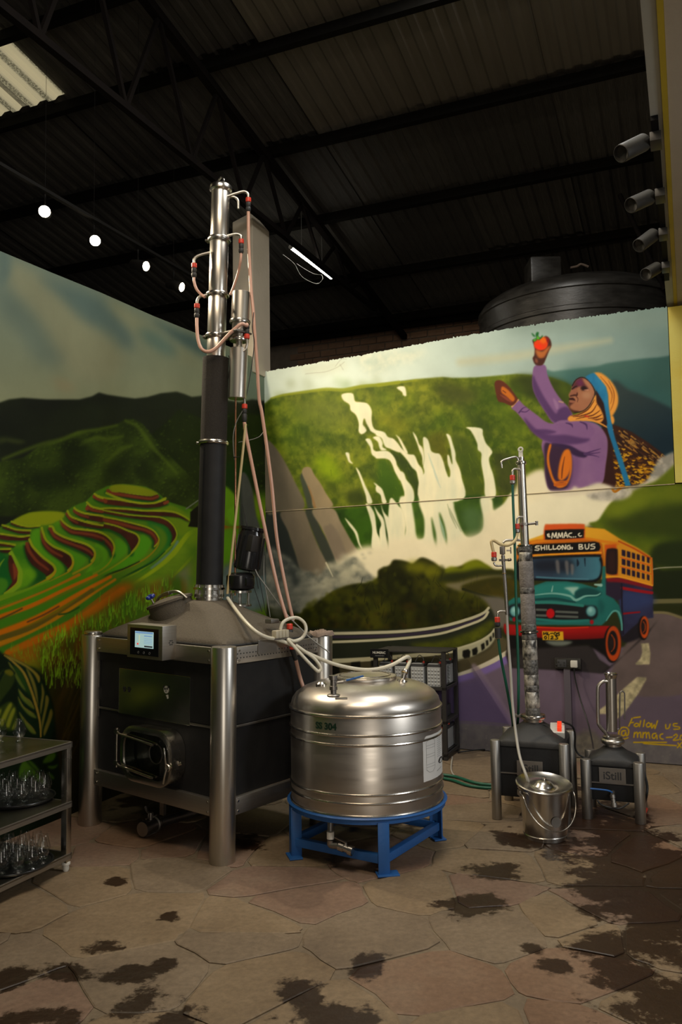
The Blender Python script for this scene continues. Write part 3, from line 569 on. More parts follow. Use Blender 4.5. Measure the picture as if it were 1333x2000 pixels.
    fall(zD((1042, 790), (1082, 788), (1106, 838), (1112, 880), (1150, 898), (1232, 893), (1284, 940), (1312, 1010), (1345, 1070), (1345, 1150), (1300, 1075), (1268, 992), (1228, 962), (1138, 948), (1098, 922), (1084, 862), (1060, 822)))
    fall(zD((1106, 775), (1160, 768), (1192, 820), (1192, 858), (1228, 882), (1180, 888), (1160, 852), (1148, 812)))
    fall(zD((868, 908), (900, 912), (910, 970), (935, 1003), (900, 990), (882, 950)))
    fall(zD((958, 1035), (990, 1070), (1020, 1140), (1045, 1200), (1080, 1270), (1102, 1340), (1060, 1348), (1045, 1280), (1025, 1220), (990, 1120)))
    fall(zD((1112, 1165), (1160, 1200), (1190, 1260), (1222, 1335), (1190, 1342), (1175, 1270), (1140, 1205)))
    fall(zE((-20, 895), (50, 908), (82, 948), (132, 968), (172, 1018), (222, 1068), (262, 1098), (312, 1108), (345, 1180), (390, 1262), (385, 1500), (375, 1400), (348, 1330), (328, 1250), (290, 1212), (250, 1152), (208, 1102), (158, 1058), (110, 1048), (58, 1032), (28, 962), (-20, 935)))
    fall(zE((148, 928), (186, 958), (217, 1010), (255, 1085), (228, 1082), (198, 1020), (170, 960)))
    fall(zE((298, 903), (332, 948), (352, 1008), (384, 1048), (398, 1130), (384, 1195), (378, 1120), (353, 1060), (333, 1000), (308, 940)))
    fall(zE((388, 953), (422, 963), (442, 1008), (457, 1068), (490, 1088), (532, 1098), (562, 1158), (582, 1230), (604, 1290), (620, 1292), (622, 1240), (602, 1180), (598, 1105), (616, 1118), (636, 1180), (642, 1170), (626, 1050), (608, 980), (588, 922), (622, 938), (642, 998), (668, 1088), (672, 1150), (702, 1218), (722, 1300), (734, 1490), (378, 1510), (352, 1330), (396, 1262), (388, 1200), (397, 1130), (390, 1040)))
    stroke(S, zE((430, 1090), (470, 1200), (520, 1330)), (1, 3, 1), (184, 196, 180), 1.4, .8)
    stroke(S, zE((480, 1240), (500, 1300), (540, 1390)), (1, 2.4, 1), (180, 192, 182), 1.4, .7)
    fall(zE((-20, 1080), (60, 1073), (112, 1098), (152, 1158), (162, 1228), (218, 1258), (242, 1318), (282, 1368), (308, 1430), (302, 1512), (228, 1515), (224, 1430), (203, 1362), (178, 1302), (148, 1252), (118, 1182), (78, 1132), (-20, 1135)))
    fall(zE((-20, 1375), (30, 1398), (62, 1490), (70, 1518), (38, 1520), (18, 1452), (-20, 1420)))
    fall(zE((762, 864), (892, 874), (907, 930), (932, 1000), (972, 1048), (988, 1085), (962, 1130), (967, 1190), (1002, 1300), (1017, 1462), (930, 1468), (918, 1330), (893, 1180), (893, 1092), (863, 1060), (858, 1010), (833, 950), (798, 892)))
    fall(zE((158, 520), (226, 513), (242, 592), (214, 586), (204, 560)))
    for q in (((955, 22), (988, 32), (1032, 110), (1052, 260), (1080, 330), (1090, 440), (1008, 400), (1010, 240), (988, 130)), ((1028, 38), (1062, 88), (1112, 158), (1132, 300), (1145, 420), (1088, 420), (1073, 262), (1088, 190), (1053, 112)), ((1085, 10), (1112, 88), (1168, 158), (1193, 260), (1198, 330), (1205, 440), (1163, 420), (1148, 300), (1118, 152), (1098, 82)), ((1203, 140), (1232, 208), (1262, 330), (1260, 420), (1198, 420), (1198, 222)), ((1245, -10), (1345, -10), (1345, 420), (1270, 420), (1302, 250), (1288, 130)), ((772, 138), (832, 198), (882, 268), (902, 350), (925, 410), (893, 372), (858, 272), (808, 202))):
        fall(zG(*q))
    # lower curtain of the great falls: white with slots of green
    fall(zH((-80, -20), (0, 40), (30, 75), (58, 180), (55, 300), (100, 360), (-80, 360)))
    fall(zH((10, -40), (95, -20), (132, 150), (152, 310), (180, 325), (215, 300), (217, 150), (180, -30), (440, -30), (482, 70), (512, 170), (545, 245), (590, 305), (650, 300), (720, 250), (732, 150), (705, -30), (800, -30), (820, 70), (850, 60), (905, 20), (1000, -60), (1000, 500), (0, 500), (60, 300), (55, 180), (30, 80)), 1.6)
    for q in (((280, 130), (302, 200), (322, 290), (327, 410), (303, 330), (288, 230)), ((348, 90), (388, 180), (412, 290), (417, 390), (398, 330), (368, 230))):
        fill(S, zH(*q), (70, 96, 44), 1.6)
    stroke(S, zH((350, 140), (380, 240), (400, 330)), (1, 5, 2), (164, 186, 168), 2.4, .8)
    for q in (((440, 60), (480, 150), (540, 260)), ((420, 20), (450, 120), (500, 230))): stroke(S, zH(*q), (1, 3, 1), (128, 138, 108), 1.4, .6)
    # mist at the foot
    mist = (222, 214, 188)
    fill(S, zG((840, 440), (900, 395), (1010, 380), (1120, 400), (1280, 350), (1400, 320), (1400, 640), (1150, 620), (1040, 680), (860, 720), (720, 700), (640, 640), (700, 540)), mist, 5)
    fill(S, zH((-100, 330), (60, 320), (200, 330), (400, 350), (560, 300), (720, 260), (760, 100), (860, 70), (980, 20), (1100, -60), (1330, -120), (1500, -130), (1500, 330), (1250, 460), (1000, 640), (700, 620), (300, 600), (-100, 560)), mist, 7)
    fill(S, zN((180, 860), (240, 760), (320, 700), (400, 690), (450, 800), (560, 820), (700, 800), (800, 790), (960, 810), (1040, 790), (1000, 860), (940, 905), (860, 990), (700, 1060), (100, 1080)), mist, 4)
    fill(S, zK((340, 1330), (400, 1180), (800, 1100), (980, 1080), (900, 1180), (830, 1280), (780, 1310), (700, 1330), (500, 1400)), (220, 214, 190), 5)
    # grey cloud bank lower left
    fill(S, zG((100, 420), (160, 400), (220, 450), (300, 490), (350, 560), (420, 600), (460, 600), (540, 640), (620, 560), (720, 550), (860, 480), (960, 600), (1040, 680), (940, 710), (840, 730), (700, 780), (620, 850), (500, 880), (440, 980), (400, 990), (340, 960), (250, 930), (180, 930), (100, 900), (-60, 700)), (92, 96, 90), 3.0, tex=((150, 148, 134), 22, 5, 3, 1, 1))
    fill(S, zG((260, 560), (340, 560), (400, 640), (420, 800), (370, 830), (300, 740)), (58, 64, 62), 7, .85)
    for i in range(150):
        t = rr.rand(); x = 545+t*170+rr.normal(0, 9); y = 1170-t*55+rr.normal(0, 18); r = rr.uniform(4, 11)
        ell(S, x, y, r, r*.8, (136+74*t, 136+68*t, 126+52*t), r*.4, .4)
        ell(S, x+r*.3, y+r*.6, r*.8, r*.4, (72+80*t, 76+74*t, 72+60*t), r*.4, .36)
    stroke(S, zG((610, 530), (640, 590), (668, 648)), (3, 1.5), (206, 200, 176), 1, .8)
    # trees
    tree = zS((-160, 420), (-100, 390), (0, 330), (100, 250), (220, 205), (330, 195), (390, 165), (400, 110), (470, 80), (500, 45), (580, 55), (620, 70), (680, 30), (760, 60), (830, 110), (900, 95), (960, 75), (1040, 50), (1100, 80), (1160, 110), (1290, 120), (1290, 300), (1120, 380), (1000, 450), (700, 500), (300, 520), (-160, 530))
    fill(S, tree, (30, 32, 11), 2, tex=((66, 66, 17), 60, 13, 3, 1, 1))
    for i in range(420):
        x = rr.uniform(585, 955); top = np.interp(x, [585, 640, 720, 745, 800, 860, 900, 955], [1195, 1160, 1138, 1112, 1092, 1105, 1125, 1160]); y = rr.uniform(top, 1232)
        d = (y-top)/max(1232-top, 1); r = rr.uniform(2.5, 8)
        c = ((84, 86, 20), (64, 68, 18), (40, 43, 14), (22, 24, 9), (54, 44, 14))[min(4, int(rr.rand()*3+d*2.4))]
        ell(S, x, y, r, r*1.1, c, r*.4, .42)
    for i in range(60):
        x = rr.uniform(690, 950); y = rr.uniform(1130, 1220); stroke(S, [(x, y), (x+rr.normal(0, 6), y-rr.uniform(8, 26))], (1.5, .6), (22, 24, 10), .6, .6, False)
    ell(S, 812, 1108, 22, 12, (118, 118, 26), 6, .7); ell(S, 845, 1117, 16, 12, (122, 122, 30), 6, .6)
    fill(S, zS((830, 120), (870, 90), (940, 100), (960, 70), (1030, 45), (1090, 70), (1130, 110), (960, 140), (860, 140)), (112, 118, 24), 2.6)
    fill(S, zS((780, 170), (860, 130), (960, 120), (1060, 100), (1180, 120), (1290, 130), (1290, 180), (1100, 140), (960, 170), (850, 190)), (44, 48, 22), 4)
    fill(S, zS((830, 205), (940, 185), (1060, 155), (1200, 145), (1280, 160), (1160, 160), (1040, 180), (940, 220), (960, 250), (900, 240)), (118, 112, 88), 3)
    fill(S, zS((940, 225), (1040, 190), (1180, 165), (1290, 190), (1290, 310), (1180, 290), (1060, 270)), (86, 74, 24), 3, tex=((58, 56, 22), 20, 3, 2, 2, 1))
    stroke(S, zS((950, 235), (1060, 270), (1200, 300)), (5, 4), (40, 42, 18), 1.6)
    fill(S, zS((960, 250), (1080, 280), (1230, 305), (1230, 480), (1160, 460), (1120, 350), (1060, 290)), (104, 100, 92), 3)
    # the bend of the road with its railings
    fill(S, zS((-160, 505), (300, 500), (700, 490), (1000, 440), (1115, 360), (1160, 430), (1180, 520), (1100, 600), (900, 650), (500, 690), (-160, 700)), (40, 44, 34), 2)
    fill(S, zS((600, 600), (820, 570), (1000, 510), (1130, 440), (1150, 480), (1050, 570), (860, 630)), (66, 70, 24), 4, tex=((88, 92, 28), 16, 3, 2, 1, 1))
    stroke(S, zS((-160, 540), (60, 545), (300, 545), (600, 530), (860, 490), (1020, 440), (1110, 380)), 6, (56, 50, 62), 1)
    stroke(S, zS((-160, 520), (60, 524), (300, 520), (560, 510), (800, 480), (980, 432), (1080, 392), (1116, 358)), (6, 6, 6, 5), (176, 172, 150), .9)
    stroke(S, zS((-160, 578), (60, 580), (300, 572), (560, 555), (800, 525), (980, 470), (1080, 428), (1112, 385)), (5, 5, 5, 5), (180, 176, 152), .9)
    fill(S, zS((-160, 700), (60, 700), (340, 690), (640, 660), (820, 655), (980, 600), (1100, 550), (1160, 500), (1170, 560), (1120, 640), (980, 710), (900, 740), (500, 830), (-160, 860)), (70, 66, 50), 2)
    stroke(S, zS((-160, 720), (60, 706), (320, 692), (620, 668), (800, 650), (940, 622), (1060, 580), (1130, 535), (1158, 500)), (10, 8, 9, 7), (176, 172, 148), 1)
    fill(S, zS((900, 640), (940, 622), (1060, 580), (1130, 535), (1160, 500), (1165, 545), (1120, 610), (1040, 660), (960, 700), (900, 700)), (158, 156, 134), 1.2)
    for q in (((948, 636), (985, 626), (998, 640), (994, 682), (960, 692), (946, 670)), ((1008, 628), (1040, 612), (1046, 640), (1038, 662), (1012, 668)), ((1066, 596), (1088, 584), (1092, 620), (1072, 638)), ((1098, 572), (1112, 566), (1116, 596), (1102, 608)), ((1122, 548), (1134, 540), (1138, 568), (1126, 580)), ((1142, 524), (1152, 516), (1154, 544), (1144, 556)), ((220, 712), (280, 706), (284, 760), (222, 770)), ((80, 730), (140, 724), (150, 800), (84, 810)), ((350, 700), (372, 698), (372, 740), (350, 740))):
        fill(S, zS(*q), (22, 22, 18), .9, 1, False)
    fill(S, zS((920, 700), (1040, 670), (1130, 620), (1180, 540), (1260, 590), (1260, 640), (1100, 720), (930, 780)), (84, 78, 58), 2)
    # lower road wall
    fill(S, [(470, 1345), (880, 1330), (900, 1322), (960, 1300), (1000, 1268), (1430, 1260), (1430, 1570), (470, 1570)], (112, 100, 114), 2, 1, False, tex=((98, 88, 98), 60, 6, 2, 1, 1))
    fill(S, zS((890, 800), (1000, 770), (1130, 720), (1230, 655), (1290, 620), (1290, 680), (1180, 750), (1040, 810), (890, 850)), (126, 110, 158), 2)
    stroke(S, zS((890, 800), (1010, 762), (1140, 705), (1240, 645), (1290, 610)), (6, 9, 8), (196, 190, 172), 1.4)
    fill(S, zV((70, 500), (110, 470), (330, 800), (330, 830), (200, 690)), (132, 120, 128), 2, .8)
    fill(S, zV((-700, 560), (0, 560), (120, 520), (320, 810), (300, 900), (-700, 900)), (100, 88, 118), 6, .8)
    fill(S, [(470, 1415), (905, 1411), (1000, 1418), (1180, 1440), (1430, 1470), (1430, 1570), (470, 1570)], (98, 95, 96), 3, .9, False, tex=((112, 109, 106), 14, 3, 2.4, 1, 1))
    stroke(S, [(880, 1409), (950, 1411), (1005, 1417)], 2, (104, 98, 104), 1)
    for i in range(60):
        x = rr.uniform(895, 1320); y = rr.uniform(1420, 1490); ell(S, x, y, rr.uniform(.6, 2.4), rr.uniform(.6, 2), (140, 136, 126), .6, .4)
    # green slope behind the coach
    fill(S, zK((1440, 860), (1300, 900), (1240, 980), (1100, 1060), (1010, 1090), (900, 1180), (830, 1280), (780, 1310), (1000, 1420), (1160, 1540), (1440, 1720)), (76, 92, 24), 2, tex=((98, 108, 30), 40, 6, 2.4, 1, 1))
    for q, c, s, a in ((((860, 1300), (1000, 1240), (1160, 1200), (1330, 1180), (1440, 1200), (1440, 1400), (1200, 1380), (1000, 1360)), (48, 58, 20), 8, .8), (((900, 1230), (1000, 1150), (1150, 1110), (1250, 1100), (1130, 1180), (980, 1260)), (110, 120, 34), 7, .7), (((1160, 1440), (1300, 1400), (1440, 1420), (1440, 1560), (1160, 1560)), (34, 44, 20), 5, .9)):
        fill(S, zK(*q), c, s, a)
    fill(S, zJ((1110, 430), (1500, 410), (1500, 640), (1110, 660)), (32, 40, 18), 3, 1, False)
    stroke(S, zJ((1110, 425), (1200, 410), (1500, 400)), 2.4, (140, 140, 120), .8)
    stroke(S, zJ((1110, 660), (1333, 655), (1500, 655)), 9, (108, 104, 74), 1.4)
    fill(S, zJ((1110, 690), (1333, 690), (1500, 690), (1500, 800), (1333, 770), (1200, 745), (1110, 750)), (44, 48, 20), 2)
    fill(S, zJ((1060, 760), (1130, 738), (1220, 742), (1333, 770), (1500, 810), (1500, 1300), (800, 1300)), (108, 96, 94), 2, tex=((96, 86, 84), 40, 2, 2, 1, 1))
    stroke(S, zJ((1120, 742), (1220, 745), (1333, 782), (1500, 840)), 5, (120, 112, 84), 1.4)
    # road markings
    MK = (186, 176, 146)
    fill(S, zU((745, 355), (845, 350), (865, 480), (855, 610), (690, 615), (680, 600), (740, 540), (765, 460), (755, 390)), MK, .9, 1, False, tex=((140, 134, 110), 9, 3, 2, 1, 1))
    fill(S, zU((700, 765), (812, 768), (812, 800), (720, 960), (600, 1130), (520, 1230), (450, 1280), (450, 1215), (240, 1215), (240, 1165), (330, 1100), (520, 920)), MK, 1.2, 1, False, tex=((136, 130, 108), 9, 3, 2, 1, 1))
    fill(S, zU((-40, 1500), (60, 1420), (180, 1430), (260, 1560), (240, 1700), (100, 1760), (-40, 1740)), (122, 116, 104), 4, .85, tex=((96, 92, 86), 8, 3, 2, 1, 1))
    paint_coach(S)
    paint_woman(S)
    # yellow hand lettering
    YE = (176, 150, 34)
    def wr(z, w, *qs):
        for q in qs: stroke(S, z(*q), w, YE, .7, .95, True, 4)
    wr(zU, 2.6, ((660, 1262), (740, 1252)), ((640, 1270), (600, 1362)), ((615, 1325), (655, 1318)), ((690, 1330), (665, 1350), (680, 1368), (710, 1362), (718, 1338), (690, 1328)), ((745, 1300), (730, 1370)), ((790, 1290), (778, 1370)), ((840, 1322), (815, 1345), (825, 1372), (855, 1368), (865, 1340), (842, 1322)), ((880, 1330), (882, 1388), (912, 1345), (920, 1392), (950, 1300)),
       ((1050, 1345), (1055, 1392), (1088, 1388), (1105, 1340)), ((1190, 1332), (1150, 1335), (1150, 1362), (1215, 1375), (1215, 1398), (1150, 1402)),
       ((560, 1420), (520, 1425), (512, 1470), (545, 1480), (562, 1440), (570, 1480), (590, 1470), (600, 1420), (570, 1382), (510, 1385), (478, 1440), (490, 1500), (540, 1520), (590, 1505)),
       ((670, 1440), (662, 1500)), ((668, 1462), (700, 1438), (708, 1500)), ((708, 1462), (740, 1440), (748, 1502)), ((775, 1440), (770, 1505)), ((775, 1464), (808, 1440), (815, 1506)), ((815, 1466), (842, 1442), (856, 1512)),
       ((930, 1452), (895, 1460), (888, 1500), (915, 1512), (938, 1470), (945, 1520)), ((1015, 1458), (985, 1470), (985, 1510), (1020, 1525)), ((1060, 1502), (1130, 1498)), ((1150, 1480), (1180, 1462), (1190, 1490), (1145, 1535), (1210, 1530)), ((1235, 1480), (1225, 1520), (1260, 1530), (1275, 1490), (1240, 1475)),
       ((660, 1562), (860, 1560), (1060, 1562)), ((780, 1575), (960, 1588), (1180, 1602)), ((1200, 1570), (1240, 1625)), ((1250, 1560), (1195, 1625)))
    return S

def paint_coach(S):
    OG, YL, TE, RD, NV = (176, 104, 34), (204, 158, 58), (44, 104, 100), (142, 30, 28), (44, 42, 62)
    z = zJ
    fill(S, z((60, 930), (240, 1000), (560, 980), (660, 985), (720, 1090), (800, 1140), (900, 1060), (1110, 850), (1160, 790), (1080, 900), (760, 1190), (560, 1170), (60, 1150), (30, 1050)), (40, 36, 36), 1.6, 1, False)
    fill(S, z((250, 1010), (560, 985), (650, 985), (720, 1090), (790, 1140), (740, 1190), (560, 1170), (80, 1140), (80, 1080)), (54, 50, 50), 2, 1, False)
    fill(S, z((60, 900), (780, 920), (790, 1080), (700, 1020), (640, 980), (560, 985), (300, 1000), (70, 1010)), (20, 18, 18), 2, 1, False)
    fill(S, z((880, 860), (1030, 800), (1060, 900), (1000, 940), (900, 960)), (36, 32, 38), 2)
    # body side
    fill(S, z((770, 480), (880, 480), (1115, 540), (1122, 780), (1040, 790), (890, 920), (870, 660)), NV, 1, 1, False, tex=((56, 58, 84), 30, 3, 2, 1, 1))
    fill(S, z((890, 580), (1110, 610), (1112, 680), (900, 740)), (58, 68, 104), 6, .9)
    fill(S, z((775, 480), (875, 485), (885, 640), (770, 620)), (48, 40, 56), 1.4)
    fill(S, z((770, 484), (880, 484), (1115, 540), (1115, 572), (890, 520), (780, 515)), (116, 32, 40), 1.4, 1, False)
    stroke(S, z((890, 560), (1000, 580), (1110, 596)), 6, (136, 30, 40), 1)
    stroke(S, z((900, 750), (1020, 738)), (4, 6, 3), (128, 30, 40), 1)
    stroke(S, z((888, 530), (890, 700), (900, 900)), 3, (34, 30, 44), 1)
    # roof and orange shell
    fill(S, z((200, 205), (312, 165), (600, 110), (640, 112), (760, 125), (880, 200), (1000, 260), (1100, 325), (1112, 540), (870, 480), (770, 490), (740, 240), (210, 240)), YL, 1, 1, False, col2=(184, 132, 44), axis=((1150, 1030), (1270, 1110)))
    fill(S, z((110, 270), (130, 235), (260, 205), (560, 190), (720, 205), (745, 240), (755, 330), (765, 490), (735, 500), (735, 330), (300, 320), (240, 330), (110, 480)), OG, 1, 1, False)
    stroke(S, z((225, 225), (400, 200), (600, 192), (740, 215), (870, 235)), (5, 4, 6), (196, 128, 40), 1.4)
    fill(S, z((760, 240), (850, 235), (860, 470), (770, 460)), (184, 92, 34), 1.4, 1, False)
    fill(S, z((870, 210), (1100, 330), (1112, 540), (870, 480)), (196, 142, 50), 1, 1, False)
    stroke(S, z((865, 215), (990, 275), (1105, 345)), (3, 4), (166, 84, 30), 1)
    fill(S, z((320, 100), (360, 90), (590, 88), (615, 110), (615, 190), (600, 200), (330, 205), (312, 190)), (190, 92, 46), 1.2)
    fill(S, z((322, 145), (345, 133), (590, 126), (608, 140), (606, 182), (590, 192), (345, 204), (324, 192)), (22, 20, 19), .9)
    fill(S, z((110, 270), (250, 238), (690, 218), (722, 228), (732, 260), (722, 285), (690, 292), (240, 312), (120, 318)), (20, 19, 18), .9, 1, False)
    stroke(S, z((240, 320), (480, 308), (690, 300), (735, 300)), 3, (214, 152, 52), .8)
    # windscreen
    fill(S, z((120, 350), (240, 330), (690, 312), (735, 330), (748, 380), (742, 460), (710, 505), (640, 518), (240, 505), (120, 500)), (16, 18, 22), 1)
    fill(S, z((150, 360), (250, 345), (690, 330), (722, 350), (735, 400), (725, 465), (690, 497), (600, 502), (250, 490), (150, 480)), (52, 66, 82), 1.2, 1, True, col2=(76, 120, 134), axis=((1080, 1095), (1170, 1100)))
    fill(S, z((250, 360), (400, 350), (520, 360), (520, 440), (380, 440), (250, 430)), (30, 34, 44), 5, .85)
    for q in (((400, 360), (425, 365), (430, 450), (408, 440)), ((468, 365), (495, 370), (495, 460), (478, 450)), ((510, 385), (535, 395), (530, 460), (515, 455))): fill(S, z(*q), (122, 118, 116), 1.4, .7)
    stroke(S, z((560, 350), (565, 380), (560, 400)), (2, 5, 1), (30, 40, 52), 1); stroke(S, z((615, 345), (618, 400)), (3, 1), (30, 40, 52), 1)
    stroke(S, z((260, 480), (450, 490), (640, 495)), 3, (82, 120, 134), 1.6)
    # side windows
    fill(S, z((775, 290), (800, 270), (850, 272), (858, 300), (856, 440), (840, 460), (785, 455), (770, 430)), (34, 24, 26), 1)
    fill(S, z((790, 300), (840, 290), (840, 440), (790, 440)), (54, 34, 32), 4)
    for r in range(3):
        for c in range(6):
            x0 = 888+c*37.5-(c > 2)*2; w = 28-c*1.6; t = c/5
            y0 = 276+r*66+t*(46-r*2)+c*1.5; h = 46-4*t
            fill(S, z((x0, y0), (x0+w, y0+8), (x0+w, y0+8+h), (x0, y0+h)), (40, 30, 48), .7, 1, False)
    stroke(S, z((880, 335), (1000, 365), (1105, 395)), 2.4, (188, 100, 36), .8); stroke(S, z((880, 402), (1000, 428), (1105, 458)), 2.4, (188, 100, 36), .8)
    stroke(S, z((1108, 340), (1114, 440), (1116, 535)), 3, (186, 110, 40), .8)
    stroke(S, z((770, 478), (870, 478), (1000, 510), (1115, 542)), 3.2, (210, 150, 54), .8)
    # bonnet and wings
    fill(S, z((235, 545), (330, 512), (480, 510), (600, 530), (700, 560), (740, 520), (745, 400), (768, 400), (772, 610), (830, 640), (870, 690), (890, 760), (890, 870), (870, 790), (850, 735), (820, 740), (780, 800), (740, 836), (260, 832), (60, 800), (50, 660), (90, 632), (150, 630), (200, 620), (250, 600)), TE, 1, 1, False)
    fill(S, z((235, 560), (330, 530), (470, 525), (580, 545), (640, 590), (560, 640), (400, 600), (250, 605)), (50, 118, 112), 2)
    fill(S, z((540, 590), (600, 560), (680, 565), (740, 600), (700, 625), (600, 630), (550, 640)), (30, 72, 72), 2)
    fill(S, z((462, 560), (520, 552), (572, 556), (540, 590), (536, 615), (500, 580)), (148, 178, 168), 1.6)
    stroke(S, z((380, 545), (372, 585)), (1.5, 3), (140, 172, 164), 1)
    stroke(S, z((250, 612), (380, 600), (500, 618), (550, 650), (620, 620), (700, 615), (730, 600)), (2, 4, 5, 3, 2), (120, 164, 156), 1)
    stroke(S, z((690, 535), (735, 540)), (3, 6), (150, 180, 170), 1.4)
    stroke(S, z((240, 648), (400, 640), (540, 668)), 5, (28, 72, 72), 1.4)
    fill(S, z((60, 690), (230, 668), (420, 660), (620, 690), (700, 700), (700, 780), (600, 798), (260, 800), (70, 780)), (30, 32, 34), 1.6)
    stroke(S, z((240, 668), (400, 668), (600, 690)), 6, (58, 122, 114), 1.6)
    for q in (((260, 720), (330, 722)), ((260, 762), (330, 764)), ((405, 735), (560, 742)), ((405, 768), (560, 775))): stroke(S, z(*q), 4.5, (92, 96, 92), 1)
    stroke(S, z((260, 790), (450, 805), (640, 800)), 5, (48, 116, 110), 1.6)
    ell(S, *z((362, 748))[0], 8.2, 9.6, (168, 28, 34), .8)
    for cx in (662, 100):
        ell(S, *z((cx, 732))[0], 11, 11.5, (36, 66, 72), .9); ell(S, *z((cx, 732))[0], 9, 9.6, (110, 156, 156), 1.2); ell(S, *z((cx-6, 722))[0], 4, 5, (152, 190, 186), 2)
    ell(S, *z((667, 812))[0], 3.8, 4.6, (150, 30, 38), .8); ell(S, *z((95, 792))[0], 3.8, 4.6, (130, 30, 38), .8)
    fill(S, z((720, 640), (740, 650), (760, 700), (740, 760), (720, 720)), (34, 84, 82), 3, .8)
    stroke(S, z((775, 800), (800, 760), (830, 730), (865, 740), (885, 800), (890, 870)), (2, 4, 3), (96, 152, 146), 1)
    # bumper and plate
    fill(S, z((20, 830), (60, 828), (400, 850), (780, 840), (800, 860), (790, 910), (770, 930), (460, 940), (100, 910), (30, 900)), RD, 1, 1, True, col2=(104, 22, 22), axis=((1090, 1232), (1090, 1248)))
    stroke(S, z((260, 850), (450, 856), (640, 850)), 2.4, (184, 60, 34), 1)
    fill(S, z((300, 878), (456, 882), (460, 948), (304, 944)), (198, 160, 48), .7, 1, False)
    fill(S, z((330, 950), (520, 955), (470, 985), (380, 985)), (110, 116, 108), 2)
    BK = (20, 18, 16)
    for q in (((312, 888), (312, 906)), ((312, 890), (322, 900), (330, 888), (334, 906)), ((342, 890), (342, 906), (354, 904)), ((362, 896), (380, 894)), ((396, 888), (388, 898), (398, 908), (408, 898), (396, 888)), ((428, 890), (414, 892), (414, 898), (428, 902), (424, 912), (412, 910)),
              ((325, 915), (317, 925), (325, 936), (335, 926), (325, 915)), ((350, 914), (350, 920)), ((350, 928), (350, 936)), ((366, 918), (376, 914), (380, 922), (364, 936), (384, 935)), ((398, 914), (414, 912), (404, 922), (416, 928), (410, 938), (396, 937))):
        stroke(S, z(*q), 1.9, BK, .5, .95, True, 3)
    # wheels
    for cx, cy, rx, ry, c in ((826, 970, 57, 130, (168, 76, 34)), (1056, 850, 33, 82, (176, 82, 34))):
        ell(S, *z((cx-8, cy+6))[0], rx/3.776+2, ry/3.776+2, (24, 20, 20), 1)
        ell(S, *z((cx, cy))[0], rx/3.776, ry/3.776, c, .9)
        ell(S, *z((cx-4, cy-4))[0], rx/3.776*.66, ry/3.776*.7, (30, 26, 26), 1)
        stroke(S, z((cx-rx*.25, cy-ry*.5), (cx+rx*.12, cy-ry*.2), (cx+rx*.12, cy+ry*.2), (cx-rx*.25, cy+ry*.45)), (2, 3.2, 3.2, 2), (150, 70, 32), .9)
        ell(S, *z((cx-rx*.22, cy))[0], rx/3.776*.3, ry/3.776*.4, (44, 34, 32), 1.2)
    # destination boards
    WT = (214, 208, 190)
    def ln(*qs):
        for q in qs: stroke(S, z(*q), 2.3, WT, .55, 1, True, 4)
    ln(((340, 165), (345, 180), (358, 182)), ((350, 160), (352, 172)),
       ((372, 192), (378, 155), (392, 185), (404, 152), (408, 190)), ((418, 192), (424, 155), (436, 184), (448, 152), (452, 188)), ((462, 188), (474, 150), (488, 186)), ((466, 176), (484, 173)), ((518, 155), (500, 160), (497, 178), (518, 186)), ((530, 184), (533, 185)), ((545, 183), (548, 184)), ((578, 156), (568, 166), (578, 178), (590, 176)))
    ln(((280, 250), (258, 252), (252, 262), (278, 270), (272, 282), (248, 280)), ((292, 250), (296, 280)), ((318, 248), (320, 278)), ((294, 266), (318, 264)), ((333, 248), (336, 278)), ((350, 248), (352, 276), (372, 275)), ((382, 247), (384, 274), (408, 270)), ((424, 248), (412, 262), (426, 276), (440, 260), (424, 247)), ((450, 276), (450, 246), (472, 274), (474, 244)), ((506, 246), (488, 250), (488, 272), (508, 272), (512, 260), (500, 260)), ((522, 272), (524, 262)),
       ((572, 240), (574, 272)), ((572, 240), (596, 242), (590, 254), (576, 256), (600, 262), (598, 272), (576, 274)), ((618, 240), (622, 270), (642, 268), (646, 236)), ((688, 236), (664, 240), (662, 250), (688, 256), (684, 270), (660, 272)))

